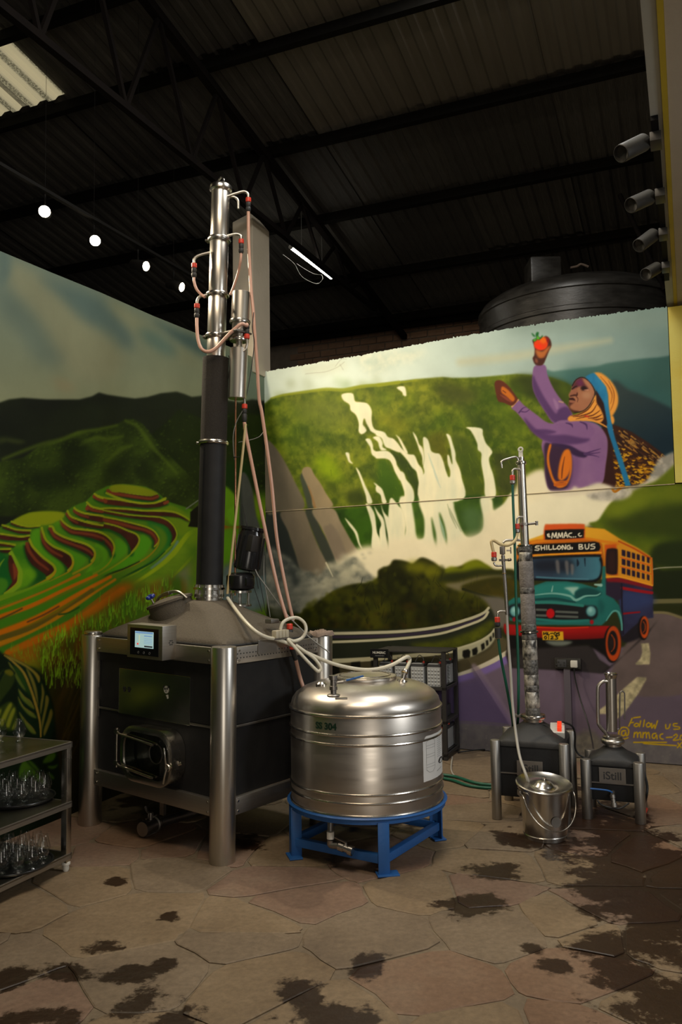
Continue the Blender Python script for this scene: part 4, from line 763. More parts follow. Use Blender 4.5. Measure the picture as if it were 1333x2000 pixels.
def paint_woman(S):
    PU, PD, PL = (128, 98, 134), (84, 60, 98), (146, 116, 148)
    SK, SB = (150, 108, 84), (72, 42, 34)
    HD, HS = (206, 150, 78), (142, 90, 44)
    z = zN
    # basket
    fill(S, z((800, 380), (880, 385), (990, 430), (1100, 500), (1180, 560), (1215, 590), (1160, 640), (1130, 700), (1090, 770), (1000, 800), (870, 840), (780, 810), (810, 600)), (58, 34, 24), 1.2, 1, False)
    rr = np.random.RandomState(4)
    for i in range(330):
        u, v = rr.rand(), rr.rand()
        ax, ay = 880+(1215-880)*u, 390+(590-390)*u; bx, by = 870+(1090-870)*u, 820+(775-820)*u
        x, y = ax+(bx-ax)*v, ay+(by-ay)*v
        if v < .3: c = ((70, 44, 30), (168, 128, 64), (40, 26, 20), (150, 120, 70))[rr.randint(4)]; q = ((x, y), (x+26, y+20)); w = (3, 1.2)
        else: c = ((186, 142, 36), (160, 116, 28), (206, 166, 56), (92, 60, 24), (50, 30, 20))[rr.randint(5)]; q = ((x-12, y-2), (x, y+5), (x+12, y+3)); w = (1.4, 3.2, 1.4)
        stroke(S, z(*q), w, c, .6, .9)
    fill(S, z((780, 420), (830, 400), (850, 560), (870, 700), (880, 800), (780, 815), (800, 700), (825, 560)), (52, 28, 24), 1.4)
    # far arm, hand and fruit
    m = zM
    fill(S, m((100, 500), (235, 490), (270, 620), (340, 780), (440, 930), (560, 1060), (600, 1200), (480, 1290), (340, 1240), (240, 1100), (140, 940), (80, 800), (70, 660)), PU, .9)
    fill(S, m((80, 620), (130, 720), (200, 860), (300, 1020), (380, 1120), (420, 1060), (520, 1030), (580, 1110), (580, 1250), (420, 1260), (320, 1200), (220, 1060), (120, 900), (75, 760)), PD, 1.6, .9)
    fill(S, m((340, 920), (400, 980), (410, 1050), (380, 1060)), PL, 1.4); stroke(S, m((420, 960), (470, 975)), 3, (164, 134, 128), 1)
    fill(S, m((75, 160), (100, 260), (95, 360), (75, 400), (100, 470), (150, 495), (210, 480), (250, 400), (290, 300), (320, 230), (300, 150), (240, 110), (180, 170)), SB, .9)
    fill(S, m((110, 290), (200, 310), (260, 260), (310, 240), (260, 330), (220, 390), (150, 390)), (164, 104, 60), 1.6)
    fill(S, m((110, 400), (140, 420), (140, 460), (110, 450)), (128, 82, 66), 1.2)
    ell(S, *m((182, 212))[0], 13.8, 12.6, (198, 72, 24), .8); ell(S, *m((215, 165))[0], 7, 6.4, (204, 104, 30), 1.6); ell(S, *m((150, 250))[0], 7, 4.5, (210, 58, 30), 2)
    fill(S, m((250, 120), (290, 150), (280, 200), (260, 180)), (120, 24, 28), 1)
    for q in (((80, 160), (110, 140), (135, 150), (110, 180), (85, 180)), ((130, 60), (155, 65), (150, 110), (175, 130), (200, 100), (205, 120), (160, 160), (125, 140), (115, 90)), ((60, 70), (90, 90), (110, 120), (80, 110))):
        fill(S, m(*q), (34, 92, 44), .9)
    fill(S, m((130, 110), (150, 120), (165, 145), (135, 150)), (104, 164, 52), 1); fill(S, m((85, 160), (115, 150), (120, 165), (90, 175)), (104, 160, 50), .8)
    # torso
    fill(S, z((380, 500), (470, 370), (560, 350), (700, 360), (770, 390), (820, 460), (828, 540), (815, 650), (790, 780), (700, 800), (560, 830), (440, 830), (405, 740), (400, 620)), PU, 1, 1, True, tex=((138, 108, 140), 26, 3, 1.6, 1, 1))
    fill(S, z((400, 510), (470, 500), (560, 540), (590, 640), (580, 760), (540, 820), (440, 830), (405, 740), (398, 620)), (60, 42, 62), 2)
    fill(S, z((580, 600), (640, 610), (600, 790), (560, 800)), (112, 84, 120), 4, .6)
    # near arm
    fill(S, z((172, 262), (215, 210), (260, 250), (340, 310), (430, 370), (560, 370), (680, 370), (740, 420), (700, 480), (600, 515), (440, 510), (340, 450), (270, 370), (210, 300)), PU, .9)
    fill(S, z((260, 330), (340, 410), (440, 450), (540, 450), (640, 470), (710, 480), (640, 510), (480, 512), (380, 480), (300, 420)), PD, 2, .9)
    fill(S, z((330, 420), (400, 412), (480, 430), (420, 446), (350, 440)), PD, 1.6, .9)
    fill(S, z((440, 508), (560, 520), (640, 560), (690, 580), (670, 605), (600, 590), (540, 550)), (56, 40, 70), 1.4)
    for q, w in ((((670, 580), (730, 560), (780, 545)), (4, 1)), (((690, 580), (740, 575), (775, 570)), (3, 1)), (((680, 585), (730, 590), (770, 602)), (3.5, 1)), (((545, 370), (580, 380), (590, 400)), (2, 4, 1)), (((640, 362), (680, 380), (688, 415)), (2, 4, 1)), (((225, 300), (250, 270), (275, 262)), (3, 2, 1)), (((240, 292), (270, 295), (295, 280)), (2.4, 1.4))):
        stroke(S, z(*q), w, PD, .8)
    stroke(S, z((178, 258), (200, 232), (218, 214)), 3.6, (184, 148, 112), .8)
    fill(S, z((60, 95), (100, 80), (150, 115), (200, 180), (215, 212), (178, 252), (120, 232), (85, 222), (70, 180)), (92, 50, 36), .8)
    fill(S, z((110, 122), (150, 145), (195, 200), (180, 225), (140, 190), (105, 160)), (176, 108, 46), 1)
    stroke(S, z((100, 180), (140, 205), (170, 225)), (2, 5, 3), (122, 70, 56), 1); stroke(S, z((115, 150), (135, 165)), 1.4, (80, 42, 30), .6)
    # sash
    fill(S, z((430, 520), (445, 520), (430, 600), (440, 680), (470, 760), (520, 775), (560, 740), (575, 640), (570, 580), (580, 600), (582, 700), (550, 790), (490, 810), (450, 760), (418, 660), (415, 590)), (188, 116, 44), 1, 1, True)
    fill(S, z((500, 640), (530, 560), (570, 555), (582, 640), (560, 720), (520, 760), (490, 740)), (192, 116, 44), 1.4)
    stroke(S, z((535, 600), (520, 680), (515, 745)), (1, 3, 2), (116, 66, 34), 1)
    for q in ((((470, 790), (540, 785)), 6), (((480, 770), (555, 765)), 3)): stroke(S, z(*q[0]), q[1], (170, 96, 38), 1)
    # head cloth
    fill(S, m((870, 590), (960, 590), (1060, 660), (1140, 760), (1185, 880), (1185, 1000), (1140, 1110), (1085, 1160), (1060, 1000), (1050, 860), (1000, 740), (900, 650)), HD, 1.4)
    for q in (((960, 640), (1060, 760), (1110, 880), (1090, 990)), ((1060, 690), (1130, 830), (1130, 960), (1090, 1080))): stroke(S, m(*q), (1, 3, 1), HS, 1, .8)
    fill(S, m((1085, 1160), (1120, 1150), (1140, 1210), (1120, 1260), (1090, 1220)), HD, 1)
    fill(S, m((900, 820), (960, 880), (1010, 1000), (1050, 1180), (1090, 1300), (1040, 1320), (900, 1240), (760, 1180), (700, 1160), (860, 1060)), (46, 26, 24), 1.2)
    # face
    fill(S, m((590, 760), (640, 680), (720, 650), (800, 690), (860, 760), (885, 850), (860, 930), (810, 1020), (740, 1080), (650, 1100), (580, 1080), (545, 1020), (550, 960), (560, 920), (545, 880), (570, 830)), SK, 1)
    fill(S, m((545, 980), (570, 960), (620, 970), (560, 1030), (600, 1070), (680, 1090), (620, 1110), (560, 1070)), SB, 1.2, .9)
    fill(S, m((590, 770), (640, 690), (720, 655), (740, 700), (800, 780), (800, 810), (740, 800), (700, 760), (640, 790), (600, 810)), (84, 46, 54), 1.4, .95)
    fill(S, m((640, 700), (710, 670), (730, 740), (680, 760)), (98, 50, 78), 2.4)
    fill(S, m((700, 780), (760, 760), (800, 800), (750, 820), (715, 815)), (38, 22, 24), 1.2); stroke(S, m((590, 800), (630, 770), (650, 765)), (3, 2), (44, 26, 26), .8)
    stroke(S, m((745, 812), (795, 812)), (1, 3), (176, 134, 112), .9)
    fill(S, m((560, 850), (620, 800), (660, 810), (650, 870), (600, 880), (560, 890)), (138, 96, 78), 1.6)
    stroke(S, m((570, 890), (620, 880), (650, 880), (655, 850)), (3, 4, 2), SB, .9)
    stroke(S, m((560, 930), (600, 930), (630, 955)), (4, 5, 1), (58, 30, 28), .8); stroke(S, m((565, 965), (600, 968), (620, 962)), 3, (142, 98, 80), 1)
    stroke(S, m((640, 890), (665, 930), (655, 970)), (2, 1), (84, 50, 42), .8)
    fill(S, m((720, 660), (800, 700), (860, 790), (860, 860), (800, 800), (740, 700)), (160, 118, 94), 2.4, .8)
    ell(S, *m((780, 880))[0], 9, 7, (172, 136, 110), 3, .7); ell(S, *m((640, 1020))[0], 10, 5, (150, 104, 82), 3, .7)
    stroke(S, m((590, 760), (640, 680), (720, 648), (800, 690), (860, 770), (885, 850), (860, 930), (800, 1030), (720, 1090), (620, 1105)), 2, (44, 28, 26), .7)
    # scarf at the neck
    fill(S, m((530, 1190), (560, 1150), (640, 1130), (740, 1090), (820, 1020), (880, 900), (900, 880), (910, 980), (960, 1060), (1000, 1180), (940, 1240), (820, 1210), (640, 1215), (560, 1220)), HD, 1)
    for q in (((880, 940), (800, 1060), (680, 1130), (580, 1150)), ((910, 1000), (840, 1100), (700, 1150), (600, 1160)), ((950, 1080), (860, 1140), (760, 1160), (640, 1190)), ((975, 1130), (900, 1170), (800, 1180)), ((990, 1180), (900, 1200), (820, 1195))): stroke(S, m(*q), (1.2, 3, 1), (96, 52, 30), .7, .95)
    stroke(S, m((760, 1150), (800, 1160)), 3, (170, 66, 44), 1)
    for q in (((720, 1195), (860, 1210), (960, 1250), (1050, 1300), (1120, 1330)),): stroke(S, m(*q), (5, 3, 2), HD, .8)
    # blue carrying strap
    fill(S, m((760, 640), (830, 600), (880, 590), (960, 680), (1030, 770), (1055, 880), (1060, 1000), (1085, 1160), (1120, 1333), (1060, 1333), (1035, 1180), (1000, 980), (930, 860), (850, 740)), (44, 110, 146), .9, 1, False, tex=((60, 128, 160), 14, 3, 2, 1, 2))
    fill(S, z((820, 380), (855, 380), (880, 480), (930, 620), (985, 795), (948, 800), (905, 660), (860, 520), (830, 430)), (46, 114, 150), .8, 1, False)
    # smoke at the basket's foot
    for q, s in (((1222, 590), (1300, 560), (1330, 600), (1240, 690), (1160, 760), (1090, 790), (1000, 830), (960, 810), (1080, 770), (1130, 700), (1170, 620)), 2.6), (((690, 810), (760, 780), (840, 800), (960, 815), (1000, 830), (960, 880), (860, 900), (700, 880)), 3):
        fill(S, z(*q), (196, 190, 178), s, .95, tex=((150, 146, 136), 14, 3, 2.2, 1, 1))
    stroke(S, z((860, 820), (880, 835), (930, 800)), 5, (160, 110, 36), 1)
    fill(S, z((400, 835), (560, 828), (600, 800), (640, 815), (700, 800), (780, 780), (860, 815), (700, 850), (500, 870)), (208, 200, 180), 2.6)
# ------------------------------------------------------------------ the room
C0 = Vector((-.70, 7.586, 0)); DU = Vector((.9209, -.3898, 0)).normalized(); DW = Vector((-.3898, -.9209, 0)).normalized(); UP = Vector((0, 0, 1))
# DU runs along the right mural wall, DW along the left mural wall (from the corner towards the viewer)
def room(u, w, z=0.): return C0+DU*u+DW*w+UP*z
HR = (162.54456992, 2.94702143, 522.90116888, -60.74491721, -204.61508906, 1434.33956799, -0.05209175, 0.00918076, 1.0)
HL = (-165.70313234, 2.94702143, 522.90116888, -135.36867796, -204.61508906, 1434.33956799, -0.12307978, 0.00918076, 1.0)
m, t, b = nt('mural_paint'); L = t.links.new
ca = N(t, 'ShaderNodeVertexColor', layer_name='paint'); tc = N(t, 'ShaderNodeTexCoord')
n1 = N(t, 'ShaderNodeTexNoise', i_Scale=3.2, i_Detail=6.); L(tc.outputs['Object'], n1.inputs['Vector'])
mr = N(t, 'ShaderNodeMapRange'); mr.inputs[1].default_value = .3; mr.inputs[2].default_value = .7; mr.inputs[3].default_value = .9; mr.inputs[4].default_value = 1.06; L(n1.outputs[0], mr.inputs[0])
mx = N(t, 'ShaderNodeVectorMath', operation='SCALE'); L(ca.outputs[0], mx.inputs[0]); L(mr.outputs[0], mx.inputs['Scale']); L(mx.outputs[0], b.inputs['Base Color'])
n2 = N(t, 'ShaderNodeTexNoise', i_Scale=26., i_Detail=4.); L(tc.outputs['Object'], n2.inputs['Vector'])
bp = N(t, 'ShaderNodeBump'); bp.inputs['Strength'].default_value = .12; bp.inputs['Distance'].default_value = .006; L(n2.outputs[0], bp.inputs['Height']); L(bp.outputs[0], b.inputs['Normal'])
b.inputs['Roughness'].default_value = .55; b.inputs['Specular IOR Level'].default_value = .14
pm('seam_edge', (.5, .4, .24), .8, 0, (.3, .24, .15), 30)
pm('raw_plaster', (.3, .27, .22), .8, 0, (.22, .2, .16), 7, bump=.3, bscale=40)
pm('pillar_plaster', (.5, .44, .34), .75, 0, (.43, .38, .29), 4, bump=.15, bscale=30)
pm('soffit_white', (.42, .41, .36), .6, 0, (.36, .35, .3), 5, bump=.1)
pm('soffit_beige', (.48, .41, .32), .6, 0, (.42, .36, .28), 3, bump=.1)
pm('yellow_paint', (.5, .36, .02), .5, 0, (.42, .3, .02), 4, bump=.1)
pm('yellow_wall', (.55, .48, .1), .5, 0, (.5, .36, .02), 1.2, (1, 1, 2), .1, contrast=1.5)
pm('brick_dark', (.3, .18, .11), .85, 0, (.2, .12, .075), 9, bump=.5, bscale=60)
pm('mortar_dark', (.22, .18, .14), .9, 0, (.16, .13, .1), 9, bump=.4)

def paint_mesh(name, S, Hm, o, ax, grids, gain, nrm, back, top):
    """wall skin: grids = [(u values, v lower edge fn, v upper edge fn, rows, stand-off)], paint looked up on the sheet"""
    V, F, Cc = [], [], []; base = 0
    o, ax, nrm = np.array(o), np.array(ax), np.array(nrm)
    for us, lo, hi, nv, off in grids:
        us = np.asarray(us); nu = len(us); tt = np.linspace(0, 1, nv)
        vlo = np.array([lo(u) for u in us]); vhi = np.array([hi(u) for u in us])
        U = np.repeat(us[None], nv, 0); Vv = vlo[None]+(vhi-vlo)[None]*tt[:, None]
        P = o+U[..., None]*ax+Vv[..., None]*np.array([0, 0, 1.])+nrm*off
        d = Hm[6]*U+Hm[7]*Vv+1; x = (Hm[0]*U+Hm[1]*Vv+Hm[2])/d; y = (Hm[3]*U+Hm[4]*Vv+Hm[5])/d
        fx = np.clip(x-S.x0, 0, S.w-1.001); fy = np.clip(y-S.y0, 0, S.h-1.001); xi = fx.astype(int); yi = fy.astype(int); fx = (fx-xi)[..., None]; fy = (fy-yi)[..., None]
        A = S.a; c = (A[yi, xi]*(1-fx)+A[yi, xi+1]*fx)*(1-fy)+(A[yi+1, xi]*(1-fx)+A[yi+1, xi+1]*fx)*fy
        g_ = c.mean(-1, keepdims=True); c = g_+(c-g_)*1.16; c = np.clip(c, 0, 1); c = c**1.12*1.07; c = np.where(c <= .04045, c/12.92, ((c+.055)/1.055)**2.4)*gain; c = np.minimum(c, .86)
        V.append(P.reshape(-1, 3)); Cc.append(c.reshape(-1, 3))
        i = (np.arange(nv-1)[:, None]*nu+np.arange(nu-1)[None]).ravel()+base
        q = np.column_stack([i, i+1, i+1+nu, i+nu]); F.append(q if np.dot(np.cross(ax, [0, 0, 1.]), nrm) > 0 else q[:, ::-1]); base += nu*nv
    # closing body behind the skin
    u0, u1 = grids[0][0][0], max(g[0][-1] for g in grids); z1 = top
    bv = [o+ax*u+np.array([0, 0, z])+nrm*k for u in (u0, u1) for z in (0, z1) for k in (back, -.004)]
    V.append(np.array(bv)); Cc.append(np.full((8, 3), .25)); q = np.array([(0, 1, 3, 2), (4, 6, 7, 5), (0, 4, 5, 1), (2, 3, 7, 6), (0, 2, 6, 4)])+base; F.append(q)
    V = np.concatenate(V); F = np.concatenate(F); Cc = np.concatenate(Cc)
    me = bpy.data.meshes.new(name); me.vertices.add(len(V)); me.vertices.foreach_set('co', V.astype(np.float32).ravel())
    me.loops.add(len(F)*4); me.loops.foreach_set('vertex_index', F.astype(np.int32).ravel())
    me.polygons.add(len(F)); me.polygons.foreach_set('loop_start', np.arange(0, len(F)*4, 4, dtype=np.int32))
    me.update(calc_edges=True); at_ = me.color_attributes.new('paint', 'FLOAT_COLOR', 'POINT')
    at_.data.foreach_set('color', np.column_stack([Cc, np.ones(len(Cc))]).astype(np.float32).ravel())
    me.materials.append(M['mural_paint']); ob = link(bpy.data.objects.new(name, me)); ob['kind'] = 'structure'; return ob
rg = random.Random(4)
def rough(xs, ys, amp):
    k = np.random.RandomState(3).normal(0, amp, 900)
    return lambda u: float(np.interp(u, xs, ys))+k[int(u*90) % 900]
topR = rough([0, .95, 1.89, 2.74, 3.5, 5], [3.352, 3.394, 3.452, 3.478, 3.48, 3.48], .0035)
seam = lambda u: float(np.interp(u, [0, 3.54, 5], [2.033, 2.105, 2.12]))
topL = lambda w: float(np.interp(w, [0, .15, .55, 1.07, 1.74, 2.32, 2.8, 3.2, 6], [3.40, 3.44, 3.437, 3.42, 3.396, 3.39, 3.373, 3.362, 3.34]))
UE = 3.525
SR = paint_right(); SL = paint_left()
wall_right = paint_mesh('wall_right', SR, HR, C0, DU, [
    (np.linspace(0, UE, 700), lambda u: seam(u), topR, 285, .004),
    (np.concatenate([np.linspace(0, 3.6, 715), np.linspace(3.7, 5.4, 12)]), lambda u: 0., lambda u: seam(u)-.003, 415, 0.)], 1.0, DW, -.2, 2.03)
fine = np.linspace(0, 3.3, 540)
wall_left = paint_mesh('wall_left', SL, HL, C0, DW, [(np.concatenate([fine, np.linspace(3.4, 6, 14)]), lambda u: 0., topL, 560, 0.)], 1.12, DU, -.18, 3.33)
tag(MB().add([room(0, .0, seam(0)-.004), room(UE, .0, seam(UE)-.004), room(UE, .006, seam(UE)-.004), room(0, .006, seam(0)-.004), room(0, 0, seam(0)+.002), room(UE, 0, seam(UE)+.002), room(UE, .006, seam(UE)+.001), room(0, .006, seam(0)+.001)],
         [(0, 3, 2, 1), (4, 5, 6, 7), (0, 1, 5, 4), (3, 7, 6, 2), (0, 4, 7, 3), (1, 2, 6, 5)]).build('trim_1', 'seam_edge', smooth=0), kind='structure')
up = MB().box(room(UE/2, -.1, 2.75), (UE, .19, 1.19), (DU, DW, UP))          # masonry behind the upper panel
tag(up.build('wall_right_core', 'raw_plaster', smooth=0), kind='structure')

# corner pier above the left wall, and the yellow wall and loft beam on the right
pz0 = 3.40
P = MB(); pl, pn, pr = room(-.10, .62), room(.015, .205), room(.03, -.02)
pv = []
a0, a1, a2, a3 = room(-.22, .50), room(.0, .50), room(.0, .0), room(-.22, .0)
def pier():
    p = MB(); q = [room(-.20, .235), room(.012, .235), room(.012, -.10), room(-.20, -.10)]
    p.add([Vector((v.x, v.y, 3.30)) for v in q]+[Vector((q[0].x, q[0].y, 4.74)), Vector((q[1].x, q[1].y, 4.80)), Vector((q[2].x, q[2].y, 4.74)), Vector((q[3].x, q[3].y, 4.74))],
          [(3, 2, 1, 0), (4, 5, 6, 7), (0, 1, 5, 4), (1, 2, 6, 5), (2, 3, 7, 6), (3, 0, 4, 7)])
    return p.build('wall_pier', 'pillar_plaster', smooth=0, bevel=.008)
tag(pier(), kind='structure')
ZS = 3.50
tag(MB().box(room(4.47, -.08, 2.79), (1.88, .19, 1.36), (DU, DW, UP)).build('wall_yellow', 'yellow_wall', smooth=0), kind='structure')
BM0, BM1 = -.2, 6.3
def slab(name, u0, u1, mat, z0=ZS, z1=ZS+.5):
    return tag(MB().box(room((u0+u1)/2, (BM0+BM1)/2, (z0+z1)/2), (u1-u0, BM1-BM0, z1-z0), (DU, DW, UP)).build(name, mat, smooth=0), kind='structure')
slab('ceiling_beam', 3.522, 3.574, 'soffit_white'); slab('trim_2', 3.5745, 3.598, 'yellow_paint', ZS-.006); slab('ceiling_loft', 3.5985, 5.4, 'soffit_beige')
# back of the hall: brick parapet far behind the mural wall
BK = -4.0
def backwall():
    o = room(-6, BK); g = MB().box(room(2, BK-.15, 2.6), (18, .25, 5.2), (DU, DW, UP)).build('wall_back', 'mortar_dark', smooth=0); tag(g, kind='structure')
    br = MB().box((0, 0, 0), (.235, .03, .085)).build('brick', 'brick_dark', g, smooth=0, bevel=.006); proto = br; n = 0
    rz = math.atan2(DU.y, DU.x)
    for r in range(8):
        for c in range(30):
            if n: br = proto.copy(); COL.objects.link(br)
            p = room(-1.6+c*.25+(r % 2)*.125, BK-.02, 4.22+r*.1); br.location = p; br.rotation_euler = (rg.gauss(0, .01), rg.gauss(0, .01), rz); br.location += DW*rg.uniform(-.006, .006); n += 1
backwall()

# ------------------------------------------------------------------ roof: sheets on purlins, trusses
KR = 1.15; SLOPE = .1696
EV = Vector((0, 0, EYE))+(Vector((.0367, 9.8798, 4.447))-Vector((0, 0, EYE)))*KR
RB = (DW+UP*SLOPE).normalized(); RN = DU.cross(RB).normalized(); RN = RN if RN.z > 0 else -RN
def rpt(s, tt, h=0.): return EV+DU*s+RB*tt+RN*h
def rxy(x, y):
    q = on_plane(x, y, EV, RN)-EV; return q.dot(DU), q.dot(RB)
pur = [rxy(667, 640)[1]]+[rxy(*q)[1] for q in ((667, 625), (667, 535), (667, 408), (520, 285), (395, 115), (65, 36))]
pur += [pur[-1]+1.3, pur[-1]+2.6, pur[-1]+3.9]
pm('sheet_dark', (.034, .031, .027), .9, 0, (.075, .068, .056), 5, (40, 1.2, 1), .1, 30, contrast=1.3, coord='Object')
pm('sheet_dark2', (.026, .024, .021), .9, 0, (.055, .05, .043), 5, (40, 1.2, 1), .1, 30, contrast=1.3, coord='Object')
pm('sheet_beige', (.12, .105, .08), .9, 0, (.09, .078, .06), 3, (4, .5, 1), .1, 30, coord='Object')
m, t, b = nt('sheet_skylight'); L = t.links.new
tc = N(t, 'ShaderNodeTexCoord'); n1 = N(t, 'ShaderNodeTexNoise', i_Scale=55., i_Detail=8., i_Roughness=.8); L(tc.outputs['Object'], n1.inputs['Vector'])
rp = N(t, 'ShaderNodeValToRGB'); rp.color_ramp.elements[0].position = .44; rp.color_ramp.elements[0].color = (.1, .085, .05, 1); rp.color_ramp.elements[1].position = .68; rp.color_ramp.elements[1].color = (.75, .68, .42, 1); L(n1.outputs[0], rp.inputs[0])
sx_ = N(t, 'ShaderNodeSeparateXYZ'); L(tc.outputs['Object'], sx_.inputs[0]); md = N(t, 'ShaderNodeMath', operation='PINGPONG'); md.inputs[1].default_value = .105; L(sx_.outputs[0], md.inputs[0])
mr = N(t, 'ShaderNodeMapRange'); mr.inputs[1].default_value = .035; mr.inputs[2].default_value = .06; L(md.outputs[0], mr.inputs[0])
mx = N(t, 'ShaderNodeMix', data_type='RGBA'); L(mr.outputs[0], mx.inputs[0]); L(rp.outputs[0], mx.inputs[6]); mx.inputs[7].default_value = (.62, .54, .33, 1)     # bright ribs paint in the corrugation's light and shade; valleys speckled with grime
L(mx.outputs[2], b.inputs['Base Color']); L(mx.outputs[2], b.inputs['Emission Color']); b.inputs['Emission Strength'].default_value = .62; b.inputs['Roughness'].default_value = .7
pm('truss_iron', (.007, .005, .004), .9, 0, (.004, .003, .003), 12, bump=.1, spec=.1)
pm('purlin_iron', (.006, .005, .004), .9, 0, (.003, .003, .002), 12, bump=.1, spec=.1)
ceil = MB().box(rpt(0, 5, .09), (22, 16, .02), (DU, RB, RN)).build('ceiling', 'sheet_dark2', smooth=0); tag(ceil, kind='structure')
def sheet_mesh(wd, ln, mat, amp=.016, per=.15):
    vs, fs = [], []; prof = []; n = round(wd/per)
    for i in range(n):
        for a, h in ((0, 0), (.36, 0), (.5, 1), (.86, 1)): prof.append(((i+a)*per, h*amp))
    prof.append((n*per, 0))
    for x, h in prof: vs += [(x, 0, h), (x, ln, h)]
    fs = [(2*i, 2*i+1, 2*i+3, 2*i+2) for i in range(len(prof)-1)]
    b = MB(); b.add(vs, fs); o = b.build('roof_sheet', mat, ceil, smooth=0); return o
cache = {}
MX = Matrix((DU, RB, RN)).transposed().to_4x4()
sky_s, sky_t = rxy(132, 182)
for bi in range(len(pur)-1):
    t0, t1 = pur[bi], pur[bi+1]
    for c in range(-7, 8):
        s0 = c*1.05+.32
        # pale sheets across the bays seen at the top of the picture, dark ones elsewhere
        q = rpt(s0+.5, (t0+t1)/2)
        pale = (bi == 4 and s0 > rxy(520, 285)[0]-.3) or (bi >= 5 and s0 > rxy(395, 115)[0]-.3)
        key = (bi, 'p' if pale else 'd%d' % (abs(c*3+bi) % 2))
        if key not in cache: o = sheet_mesh(1.05, t1-t0+.06, {'p': 'sheet_beige', 'd0': 'sheet_dark', 'd1': 'sheet_dark2'}[key[1]]); cache[key] = o
        else: o = cache[key].copy(); COL.objects.link(o)
        o.matrix_world = Matrix.Translation(rpt(s0, t0-.03, .012*((c % 2)))) @ MX
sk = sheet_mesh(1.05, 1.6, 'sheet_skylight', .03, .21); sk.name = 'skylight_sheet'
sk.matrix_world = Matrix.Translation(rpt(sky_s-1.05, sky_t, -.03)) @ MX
for i, tt in enumerate(pur):
    tag(MB().beam(rpt(-8, tt, -.085), rpt(8, tt, -.085), .055, .10, RN).build('ceiling_purlin', 'purlin_iron', smooth=0), kind='structure')
def truss(s):
    g = MB(); t0, t1 = pur[0]-.2, pur[-1]; a, b_ = rpt(s, t0, -.17), rpt(s, t1, -.17)
    root = g.beam(a, b_, .07, .07, RN).build('ceiling_truss', 'truss_iron', smooth=0); tag(root, kind='structure')
    zb = 4.745
    def low(tt): q = rpt(s, tt); return Vector((q.x, q.y, min(zb, q.z-.18)))
    MB().beam(low(1.0), low(t1), .05, .05).build('bottom_chord', 'truss_iron', root, smooth=0)
    k = 1.0
    while k < t1-.7:
        MB().beam(low(k), rpt(s, k+.42, -.17), .03, .03).build('web_bar', 'truss_iron', root, smooth=0)
        MB().beam(rpt(s, k+.42, -.17), low(k+.84), .03, .03).build('web_bar', 'truss_iron', root, smooth=0); k += .84
truss(rxy(400, 110)[0]); truss(rxy(400, 110)[0]+4.6); truss(rxy(400, 110)[0]-4.2)
